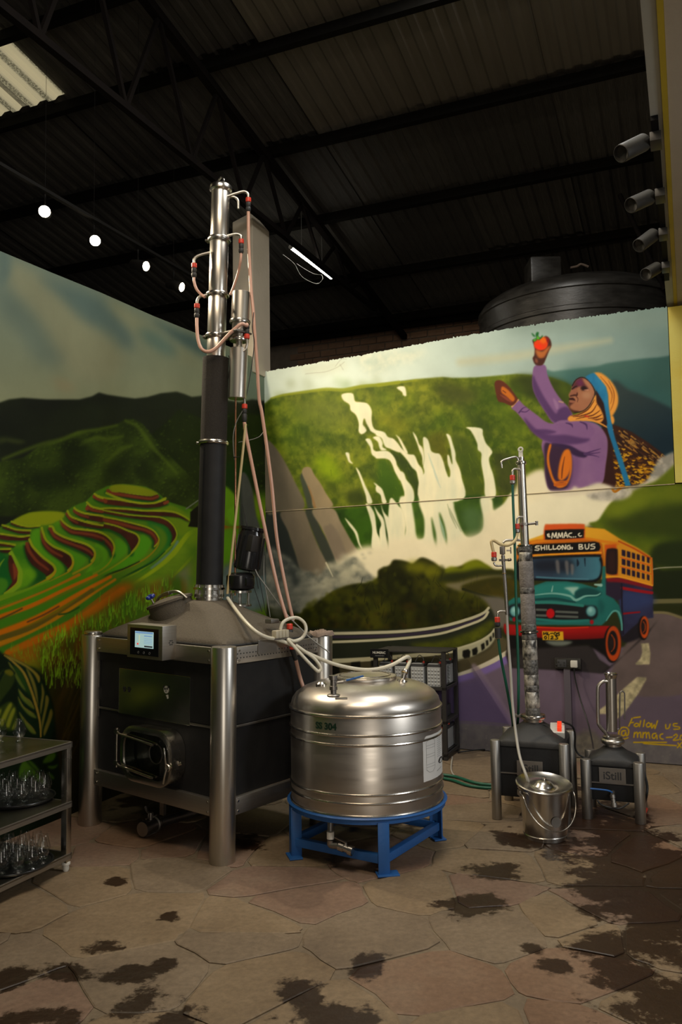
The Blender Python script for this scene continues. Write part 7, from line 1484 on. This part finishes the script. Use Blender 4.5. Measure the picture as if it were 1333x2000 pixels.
p1(((1013, 900), (1010, 893), (1000, 894), (984, 899), (980, 903), (981, 914)), .0065)
e = p1(((1016, 917), (1006, 916), (1002, 920), (1001.5, 930)), .007)
def coup1(x, y, dy, parent, d=(0, 0, -1), grey=False):
    p = n1(x, y, dy); d = Vector(d); o = MB().lathe([(.013, 0), (.0165, .003), (.0165, .03), (.013, .033)], 16, p, d).build('coupling_collar', 'red_plastic', parent)
    MB().lathe([(.014, .033), (.0175, .036), (.0175, .052), (.011, .058)], 16, p, d).build('coupling_body', 'steel_dull' if grey else 'black_rubber', o); return p+d*.055
ka = coup1(1001.5, 928, -.03, e, grey=True)
p1(((1013, 917), (1018, 1040), (1021, 1062)), .009, 'return_tube', 'hose_tan', .02)
e = p1(((1022, 1010), (1014, 1010), (1011, 1014), (1010.5, 1024)), .0065); kb = coup1(1010.5, 1023, -.03, e, grey=True)
p1(((1017, 1055), (1000, 1055), (988, 1056), (983, 1060)), .008)
hb = MB().tube([kb, n1(1010, 1048, -.04), n1(1005, 1058, -.05), (n1(992, 1065, -.05)), n1(978, 1063, -.05), n1(966, 1056, -.05), n1(960.5, 1058, -.05), n1(962, 1068, -.05), n1(965, 1080, -.05)], .0095, 12, 6).build('hose', 'hose_tan', m1)
e = p1(((965.5, 1098), (966, 1101), (970, 1105), (983, 1105)), .006, dy=-.05); coup1(965.3, 1078, -.05, e, grey=True)
# side tube with needle valve
st = p1(((983, 1085), (984, 1100), (988, 1150), (991, 1200)), .0115, 'side_tube', 'steel_dull', -.05)
p1(((982.5, 1072), (983, 1100)), .008, 'side_tube', 'steel', -.05)
MB().box(n1(982, 1075, -.05), (.03, .03, .05)).build('needle_valve', 'steel_dull', st, bevel=.004); a = n1(990, 1075, -.05); MB().cyl(a, a+Vector((.025, 0, 0)), .005, n=8).box(a+Vector((.026, 0, 0)), (.006, .006, .04)).build('valve_key', 'steel_dull', st)
a = n1(983, 1094, -.05); MB().box(a, (.045, .02, .014)).cyl(a+Vector((.03, 0, 0)), a+Vector((.05, -.01, .002)), .009, n=10).build('tube_clamp', 'steel_dull', st)
MB().lathe([(.012, -.003), (.0145, -.002), (.0145, .002), (.012, .003)], 18, n1(985.5, 1120, -.05), UP).build('tube_collar', 'brass', st)
e = p1(((990, 1194), (977, 1194), (973, 1198), (972, 1206)), .0065, dy=-.05); kc = coup1(972, 1205, -.05, e); MB().cyl(n1(973, 1226, -.05), n1(974, 1246, -.05), .021, n=16).build('coupling_body', 'black_iron', e)
# outlet hose from the side tube down into the bucket, green cooling hoses
tag(MB().tube([at(990.5, 1198, Ym1-.05), at(993, 1247, Ym1-.07), at(998, 1310, Ym1-.1), at(1002, 1377, Ym1-.14), at(1008, 1430, Ym1-.2), at(1016, 1478, Ym1-.3), at(1029, 1516, Ym1-.42), at(1034, 1530, 4.74)], .0085, 12, 6).build('outlet_hose', 'hose_grey'), 'pale grey hose running from the small still down to the steel bucket', 'hose')
tag(MB().tube([xf(m1) @ ka, at(1003, 985, Ym1-.03), at(1006, 1058, Ym1-.04), at(1009, 1180, Ym1-.05), at(1013, 1300, Ym1-.06), at(1013.5, 1370, Ym1-.05), at(1012, 1408, Ym1+.1), at(1010, 1440, Ym1+.25)], .0085, 12, 6).build('green_hose', 'green_hose'), 'green garden hose hanging straight down along the wrapped column', 'hose')
tag(MB().tube([at(974, 1248, Ym1-.05), at(979, 1285, Ym1-.04), at(988, 1330, Ym1-.02), at(998, 1385, Ym1+.05), at(1002, 1412, Ym1+.15), at(1004, 1440, Ym1+.28)], .0085, 12, 6).build('green_hose', 'green_hose'), 'green garden hose slanting down from the side tube of the small still', 'hose')
for k, (lb, pts) in enumerate((('green hose lying on the floor nearest the tank', ((862, 1519), (885, 1524), (915, 1534), (955, 1539), (1000, 1538))), ('second green hose on the floor behind the tank', ((862, 1513), (890, 1517), (925, 1528), (960, 1533), (1005, 1532))))):
    tag(MB().tube([on_z(x, y, .012) for x, y in pts], .0105, 10).build('green_hose', 'green_hose'), lb, 'hose')
# heater switch box on the hood
bx = empty('switch_box', xf(m1) @ Vector((w1*.86, .2, .475)), (0, 0, m1.rotation_euler.z+.1), 'grey switch box with red rockers on the hood of the small still', 'switch box')
MB().box((0, 0, .024), (.085, .12, .04), frame((.0, -.35, 1), (1, 0, 0))).build('case', 'white_plastic', bx, bevel=.004)
for k in range(3): MB().box((.012, -.036+k*.033, .034+k*.012), (.026, .028, .03)).build('rocker', 'red_glow', bx, bevel=.003)
for k in range(3): MB().tube([(-.05, -.03+k*.02, .04), (-.08, -.03+k*.02, .06), (-.11, -.02+k*.015, .05)], .003, 6).build('lead', 'wire_black', bx)
MB().tube([(.02, -.0302, -.005), (.02, -.0301, -.02)], .004, 6, smooth=False).build('foot', 'black_rubber', bx)
tag(MB().tube([at(1100, 1410, Ym1-.05), at(1118, 1418, Ym1-.02), at(1124, 1435, Ym1), at(1124, 1460, Ym1+.02), at(1132, 1474, Ym1+.02), at(1146, 1481, Ym1)], .006, 8).build('power_cable', 'wire_black'), 'black cable looping from the switch box behind the small still legs', 'cable')
# ------------------------------------------------------------------ smallest still
m2, w2 = mini('mini_still', (1.436, 4.973, 0), (1.712, 4.862, 0), .27, .345, .031, .1, 'smallest black still with short steel column at the right by the wall')
mini_body(m2, w2, .27, .345, .105, .21, .031, .405, .05)
Ym2 = (xf(m2) @ Vector((w2/2, .135, .4))).y
def n2(x, y, dy=0.): return loc(m2, at(x, y, Ym2+dy))
pl = MB().box((w2/2, .012, .255), (.15, .004, .09)).build('name_plate', 'steel_dull', m2, smooth=0, bevel=.001); text('lettering', 'iStill', .064, (w2/2, .0095, .253), (1, 0, 0), (0, 0, 1), 'ink', pl, .0004, .0011)
c0 = Vector((w2/2, .135, .4)); MB().lathe([(.05, -.005), (.05, .02), (.066, .022), (.07, .03), (.07, .04), (.066, .046), (.058, .05), (.058, .062), (.05, .066), (0, .066)], 36, c0, cap=False).build('column_foot', 'steel', m2)
a, b_ = n2(1196, 1428, -.02), n2(1194, 1322, -.02); col = MB().cyl(a, b_, .0325, n=30).build('condenser_tube', 'steel', m2)
MB().lathe([(.03, 0), (.033, 0), (.038, .02), (.04, .022), (.04, .03), (.034, .032), (.03, .02)], 30, b_-ez*.008, (b_-a), cap=False).build('tube_flange', 'steel_polish', col)
MB().tube([n2(1187, 1331, -.03), n2(1179, 1331, -.03), n2(1171, 1338, -.03), n2(1168.5, 1350, -.03), n2(1169, 1405, -.03), n2(1172, 1418, -.03), n2(1188, 1437, -.02), n2(1192, 1447, 0), n2(1192.5, 1456, 0)], .0105, 12).build('vapour_pipe', 'steel', m2)
MB().tube([n2(1211, 1425, .0), n2(1211.5, 1360, .0), n2(1213, 1352, 0), n2(1216, 1350, .0), n2(1220, 1353, 0), n2(1221, 1362, .0), n2(1221, 1405, .0)], .0042, 8).build('thermo_loop', 'steel_dull', m2)
MB().tube([n2(1203, 1425, 0), n2(1208, 1424, 0), n2(1211, 1423, 0)], .004, 8).build('thermo_stub', 'steel_dull', m2)
p = Vector((w2*.5, -.02, .16)); g = MB().lathe([(.012, 0), (.017, .002), (.017, .02), (.014, .022), (.014, .045), (.018, .047), (.018, .07), (.012, .072)], 16, p+Vector((.0, -.02, -.0)), (.15, -.3, -1)); vo = g.build('tap', 'steel_dull', m2)
MB().cyl(p+Vector((0, .035, .0)), p+Vector((0, -.02, -.005)), .012, n=12).build('tap_pipe', 'steel_dull', vo); MB().tube([p+Vector((-.0, -.03, .015)), p+Vector((-.03, -.05, .03)), p+Vector((-.12, -.06, .034))], .005, 8).build('tap_lever', 'blue_paint', vo)
MB().tube([(w2*.2, .0, .11), (w2*.3, -.01, .085), (w2*.6, -.01, .075), (w2*.8, 0, .11)], .005, 8).build('heater_lead', 'wire_black', m2)
tag(MB().tube([at(1216, 1465, Ym2-.03), at(1232, 1475, Ym2-.04), at(1246, 1487, Ym2-.06), at(1258, 1508, Ym2-.08), at(1265, 1535, Ym2-.1), at(1263, 1558, Ym2-.1), on_z(1258, 1572, .01)], .0075, 8).build('power_cable', 'wire_black'), 'thick black cable arching from the smallest still down to the floor', 'cable')
tag(MB().tube([on_z(1252, 1556, .012), on_z(1262, 1578, .012), on_z(1256, 1590, .012)], .013, 8).build('plug', 'red_plastic'), 'dark red plug lying on the floor beside the smallest still', 'plug')
# ------------------------------------------------------------------ steel bucket
bk = empty('bucket', (1.108, 4.655, 0), (0, 0, .2), 'shiny steel bucket with lid and wire handle in front of the small still', 'bucket')
MB().lathe([(0, .012), (.108, .012), (.112, .0), (.116, .0), (.118, .02), (.122, .022), (.119, .026), (.14, .263), (.146, .266), (.146, .272), (.138, .272)], 56, (0, 0, 0), cap=False).build('pail', 'steel_polish', bk)
LX = Vector((0, -.16, 1)).normalized()
lid = MB().lathe([(.15, .31), (.155, .314), (.155, .32), (.149, .324), (.138, .318), (.115, .308), (.08, .302), (.06, .304), (.052, .312), (.04, .326), (.022, .334), (0, .336)], 56, (0, .05, -.025), LX, cap=False).build('lid', 'steel_polish', bk)
MB().lathe([(.008, .334), (.008, .341), (.015, .344), (.013, .35), (0, .352)], 20, (0, .05, -.025), LX, cap=False).build('lid_knob', 'steel_polish', lid)
hd_ = []
for k in range(13):
    a = math.pi*k/12; hd_.append(Vector((.15*math.cos(a), -.055-.105*math.sin(a), .242-.2*math.sin(a)*.84)))
MB().tube([(.148, 0, .25)]+hd_+[(-.148, 0, .25)], .0032, 8, 3).build('handle', 'steel_polish', bk)
for s in (-1, 1): MB().box((s*.147, 0, .248), (.012, .035, .03)).build('handle_lug', 'steel_dull', bk, bevel=.003)
g = MB(); g.lathe([(0, 0), (.028, 0)], 24, (.002, -.1345, .115), (0, -1, .07), cap=False); g.build('maker_mark', 'steel_dull', bk, smooth=0)
tag(MB().cyl(on_z(1104, 1617, .0), on_z(1104, 1617, .035), .016, n=14).build('rubber_foot', 'white_plastic'), 'small white plastic cap standing on the floor behind the bucket', 'cap')
# ------------------------------------------------------------------ wall socket and conduit
def wpt(x, y, off=0.): return on_plane(x, y, C0+DW*off, DW)
a, b_ = wpt(1084, 1288, .03), wpt(1135.5, 1305, .03); cc = (wpt(1084, 1297, .03)+wpt(1135, 1295, .03))/2; sw_ = (wpt(1135, 1295, .03)-wpt(1084, 1297, .03)).length
so = empty('wall_socket', cc, (0, 0, math.atan2(DU.y, DU.x)), 'dark grey double socket box screwed to the painted road under the bus', 'socket')
MB().box((0, .014, 0), (sw_, .03, .082)).build('box', 'lamp_grey', so, bevel=.003); MB().box((-sw_*.22, -.003, 0), (.07, .006, .06)).build('switch_plate', 'battery_dark', so, bevel=.002)
g = MB()
for dx, dz in ((-.07, .012), (-.085, -.008), (-.055, -.008), (-.025, .008), (-.025, -.01)): g.box((dx, -.007, dz), (.012, .003, .01))
g.build('socket_hole', 'ink', so, smooth=0)
pg = MB().box((sw_*.26, -.018, 0), (.055, .036, .055)).build('plug', 'white_plastic', bevel=.009); pg.location = cc; pg.data.transform(Matrix.Identity(4)); pg.rotation_euler = so.rotation_euler; tag(pg, 'white plug pushed into the grey wall socket', 'plug')
tag(MB().box((wpt(1110, 1360, .012)), (.052, .024, .5), (DU, DW, UP)).build('conduit', 'conduit_paint', smooth=0, bevel=.004), 'flat vertical cable conduit on the wall below the grey socket', 'conduit')
tag(MB().tube([cc+DU*(sw_*.26)+DW*.03+UP*-.02, wpt(1124, 1325, .05), wpt(1134, 1365, .08), wpt(1150, 1415, .2), wpt(1158, 1450, .5), xf(m2) @ Vector((.02, .3, .33))], .0055, 8).build('power_cable', 'wire_black'), 'thin black cable hanging from the white plug to the smallest still', 'cable')
# ------------------------------------------------------------------ steel serving cart with glasses
ZC = .637; CK = on_z(142, 1449, ZC); cart = empty('serving_cart', (CK.x, CK.y, 0), (0, 0, math.atan2(DU.y, DU.x)), 'polished steel three-tier serving cart with glasses at the left wall', 'cart')
CWd, CLn = .56, .95            # local: -x to the wall, -y towards the viewer
pm('cart_top', (.33, .31, .25), .3, 1, (.28, .26, .2), 5, (1, 1, 1), .03, 30, .05)
tiers = (ZC, .34, .085)
for z in tiers:
    top = MB().box((-CWd/2, -CLn/2, z-.004), (CWd, CLn, .008)).build('shelf', 'cart_top', cart, smooth=0, bevel=.001)
    for a, sz in (((-CWd/2, -.004, z-.012), (CWd, .008, .03)), ((-.004, -CLn/2, z-.012), (.008, CLn, .03)), ((-CWd+.004, -CLn/2, z-.012), (.008, CLn, .03)), ((-CWd/2, -CLn+.004, z-.012), (CWd, .008, .03))):
        MB().box(a, sz).build('shelf_lip', 'steel_h', top, smooth=0, bevel=.001)
for x, y in ((-.02, -.02), (-CWd+.02, -.02), (-.02, -CLn+.02), (-CWd+.02, -CLn+.02)):
    lg_ = MB().box((x, y, (ZC-.025+.045)/2), (.036, .036, ZC-.07)).build('leg', 'steel_polish', cart, bevel=.003)
    MB().lathe([(.012, .05), (.022, .046), (.022, .034), (.016, .03), (.016, .01), (.012, 0), (0, 0)], 20, (x, y, 0), cap=False).build('foot', 'white_plastic', lg_)
    for z in tiers[1:]: MB().cyl((x, y-.019, z-.012), (x, y-.0215, z-.012), .004, n=8).build('bolt', 'steel_polish', lg_)
# tulip tasting glass
gp = [(0, .0), (.019, .0), (.02, .003), (.011, .01), (.0085, .016), (.013, .022), (.026, .034), (.0325, .05), (.0315, .065), (.026, .085), (.0215, .105), (.0205, .115), (.0197, .1155)]
gproto = MB().lathe(gp, 20, cap=False).build('tasting_glass', 'glass', smooth=60); used = [False]
def glass(p, label, group, rot=0.):
    o = gproto if not used[0] else gproto.copy()
    if used[0]: COL.objects.link(o)
    used[0] = True; o.location = p; o.rotation_euler = (0, 0, rot); o['label'] = label; o['category'] = 'glass'
    if group: o['group'] = group
    elif 'group' in o: del o['group']
    return o
def lz(x, y, z): return xf(cart) @ Vector((x, y, z))
for nm, z, (px, py) in (('middle', .34, (34, 1563)), ('bottom', .085, (26, 1690))):
    c_ = on_z(px, py, z); tr = empty('tray', c_+UP*.0005, (0, 0, 0), 'black round tray full of tasting glasses on the %s shelf of the cart' % nm, 'tray')
    MB().lathe([(0, 0), (.168, 0), (.178, .004), (.183, .014), (.187, .015), (.186, .018), (.18, .017), (.174, .008), (.164, .006), (0, .006)], 56, cap=False).build('tray_dish', 'plastic_black_tray', tr)
    rq = random.Random(7 if nm == 'middle' else 13); k = 0; pts = [(0, 0)]+[(.07*math.cos(a*math.pi/3+.3), .07*math.sin(a*math.pi/3+.3)) for a in range(6)]+[(.138*math.cos(a*math.pi/6.0), .138*math.sin(a*math.pi/6.0)) for a in range(12)]
    for (x, y) in pts:
        q = c_+Vector((x+rq.uniform(-.002, .002), y+rq.uniform(-.002, .002), .0072)); glass(q, 'clear tulip tasting glass among those crowded on the %s tray' % nm, 'tasting glasses on the %s tray' % nm, rq.random()*6)
glass(on_z(38, 1449, ZC+.001), 'clear tasting glass standing alone near the middle of the cart top', None); glass(on_z(0, 1450, ZC+.001), 'clear tasting glass at the picture edge on the cart top', None)
# ------------------------------------------------------------------ spotlights in a row above the left wall
pm('rod_black', (.005, .0045, .004), .7, spec=.15)
LP = []
for i, (x, y) in enumerate(((87, 413), (186, 470), (286, 520), (356, 561))): LP.append((on_z(x, y, 3.80), i))
AIM = [Vector((.15, 4.3, 1.9)), Vector((1.3, 6.2, .5)), Vector((.5, 7.1, 3.0)), Vector((1.8, 6.6, 2.3))]
FACE = [Vector((1.55, -4.6, -1.6)), Vector((1.5, -3.6, -1.1)), Vector((1.7, -1.0, -.6)), Vector((1.6, -.75, -.65))]
POW = [70, 300, 130, 55]
names = ('nearest glowing spotlight of the row above the left wall', 'second glowing spotlight of the row above the left wall', 'third glowing spotlight of the row, turned sideways above the left wall', 'farthest glowing spotlight of the row, beside the tall column')
for (p, i) in LP:
    d = FACE[i].normalized(); r = empty('ceiling_spotlight', p, (0, 0, 0), names[i], 'spotlight', 'spotlights above the left wall')
    MB().lathe([(0, -.15), (.036, -.148), (.04, -.14), (.04, -.004), (.036, 0), (.036, -.012)], 28, (0, 0, 0), d, cap=False).build('lamp_can', 'rod_black', r)
    MB().lathe([(0, -.006), (.036, -.006)], 24, (0, 0, 0), d, cap=False).build('lamp_face', 'lamp_face', r, smooth=0)
    q = -d*.09; q2 = on_plane(0, 0, EV, RN) if False else None
    zr = (EV-p).dot(RN)/RN.z
    MB().cyl(q, q+UP*.12, .006, n=8).build('yoke', 'rod_black', r); MB().cyl(q+UP*.12, q+UP*(zr-.01), .0012, n=6).build('drop_wire', 'rod_black', r)
    l = bpy.data.lights.new('spot_beam', 'SPOT'); l.energy = POW[i]; l.color = (1, .84, .6); l.spot_size = R_((120, 115, 110, 105)[i]); l.spot_blend = 1.0; l.shadow_soft_size = .035
    lo = bpy.data.objects.new('spot_beam', l); COL.objects.link(lo); lo.parent = r; lo.location = d*.012; lo.rotation_euler = (AIM[i]-p).to_track_quat('-Z', 'Y').to_euler()
# rail that carries them
tag(MB().beam(LP[0][0]-DW*-1.2+UP*.14+DU*-.0, LP[3][0]+DW*-.3+UP*.14, .03, .02).build('lamp_rail', 'rod_black', smooth=0), 'thin black rail above the left wall carrying the glowing spotlights', 'rail')
# ------------------------------------------------------------------ strip light under the roof
ZTB = 4.75; a, b_ = on_z(568, 482, ZTB), on_z(648, 542, ZTB); tb = empty('tube_light', (a+b_)/2, (0, 0, 0), 'bright white strip light hanging under the dark roof', 'strip light'); d = (b_-a)/2; n = d.normalized()
MB().cyl(-d*.985, d*.985, .021, n=16).build('tube', 'tube_glow', tb)
for s in (-1, 1): MB().cyl(d*s, d*s*.982, .024, n=16).build('end_cap', 'white_plastic', tb)
MB().box(UP*.03, (.03, .03, d.length*1.9), (UP.cross(n).normalized(), UP, n)).build('fitting', 'white_paint', tb, smooth=0)
for s in (-.5, .5): zr = (EV-(a+b_)/2-d*s).dot(RN)/RN.z; MB().cyl(d*s+UP*.03, d*s+UP*(zr-.01), .002, n=6).build('drop_wire', 'wire_grey', tb)
MB().tube([loc(tb, at(629, 537, b_.y-.15)), loc(tb, at(630, 546, b_.y-.12)), loc(tb, at(618, 554, b_.y-.1)), loc(tb, at(590, 540, b_.y-.3)), loc(tb, at(575, 515, b_.y-.5)), loc(tb, at(553, 497, b_.y-.7))], .0022, 6).build('loose_wire', 'wire_grey', tb)
MB().tube([loc(tb, at(629, 537, b_.y-.15)), loc(tb, at(615, 535, b_.y-.1)), loc(tb, at(600, 528, b_.y-.3)), loc(tb, at(580, 515, b_.y-.5))], .0022, 6).build('loose_wire', 'wire_grey', tb)
l = bpy.data.lights.new('tube_light_glow', 'AREA'); l.shape = 'RECTANGLE'; l.size = d.length*1.9; l.size_y = .05; l.energy = 5; l.color = (1, .95, .8); lo = bpy.data.objects.new('tube_light_glow', l); COL.objects.link(lo); lo.parent = tb; lo.location = (0, 0, -.03); lo.rotation_euler = (0, 0, math.atan2(n.y, n.x))
# ------------------------------------------------------------------ dark spotlights under the loft beam
ap = [on_z(x, y, ZS) for x, y in ((1279, 257), (1291, 366), (1296, 443), (1301, 509))]
us = [(q-C0).dot(DU) for q in ap]; ur = sum(us)/4; ws = [(q-C0).dot(DW) for q in ap]
tag(MB().box(room(ur, (ws[0]+ws[-1])/2-.1, ZS-.012), (.032, ws[0]-ws[-1]+.5, .022), (DU, DW, UP)).build('lamp_track', 'rod_black', smooth=0), 'black lamp track fixed under the white loft beam at the right', 'track')
lab = ('nearest unlit grey spotlight under the white beam', 'second unlit grey spotlight under the white beam', 'third unlit grey spotlight under the white beam', 'farthest unlit grey spotlight under the white beam')
TG = ((1222, 296), (1240, 398), (1254, 476), (1269, 532))
for i, w_ in enumerate(ws):
    p = room(ur, w_, ZS-.024); r = empty('track_spotlight', p, (0, 0, 0), lab[i], 'spotlight', 'unlit spotlights under the loft beam')
    MB().box((0, 0, -.022), (.05, .11, .044), (DU, DW, UP)).build('adaptor', 'lamp_grey', r, bevel=.004)
    h = Vector((0, 0, -.02))+DU*-.062; MB().cyl((0, 0, -.02), h, .009, n=10).build('joint', 'rod_black', r)
    tip = loc(r, at(*TG[i], p.y-.02)); dd = (tip-h).normalized(); L_ = max(.13, (tip-h).length*1.25)
    MB().lathe([(0, -.02), (.036, -.02), (.041, -.012), (.041, L_), (.038, L_+.002), (.036, L_-.02), (0, L_-.03)], 30, h, dd, cap=False).build('lamp_can', 'lamp_grey', r)
# leaning brown pole beyond the loft edge
tag(MB().tube([at(1211, 380, 7.6), at(1250, 460, 7.55), at(1298, 566, 7.5)], .022, 10).build('pole', 'truss_iron'), 'thin brown pole slanting behind the unlit spotlights', 'pole')
# ------------------------------------------------------------------ black water tank behind the mural wall
tp = at(1128, 640, 8.35); R_t = 1.0; wt = empty('water_tank', (tp.x, tp.y, 2.3), (0, 0, 0), 'big black plastic water tank standing behind the mural wall', 'water tank')
zt_ = at(1128, 602, 8.35).z-2.3
MB().lathe([(0, 0), (R_t-.04, 0), (R_t, .03), (R_t, zt_-.32), (R_t+.012, zt_-.31), (R_t+.012, zt_-.27), (R_t, zt_-.26), (R_t, zt_-.1), (R_t+.012, zt_-.09), (R_t+.01, zt_-.05), (R_t-.03, zt_+.01), (R_t-.12, zt_+.07), (R_t-.3, zt_+.13), (.45, zt_+.19), (.28, zt_+.2), (0, zt_+.2)], 72, cap=False).build('shell', 'tank_black', wt)
bp_ = loc(wt, at(1071, 545, 7.75)); MB().box((bp_.x, bp_.y+.2, zt_+.2), (.3, .3, .3)).build('inlet_box', 'tank_black', wt, bevel=.02)
tag(MB().tube([at(1115, 523, 8.0), at(1128, 520, 8.0), at(1136, 516, 8.0), at(1150, 521, 8.0)], .012, 8).build('rag', 'cloth'), 'small pale scrap lying on top of the black water tank', 'scrap')
tag(MB().box((tp.x, tp.y, 1.14), (2.2, 2.2, 2.3)).build('tank_plinth', 'mortar_dark', smooth=0), 'masonry plinth carrying the black water tank behind the wall', 'plinth')
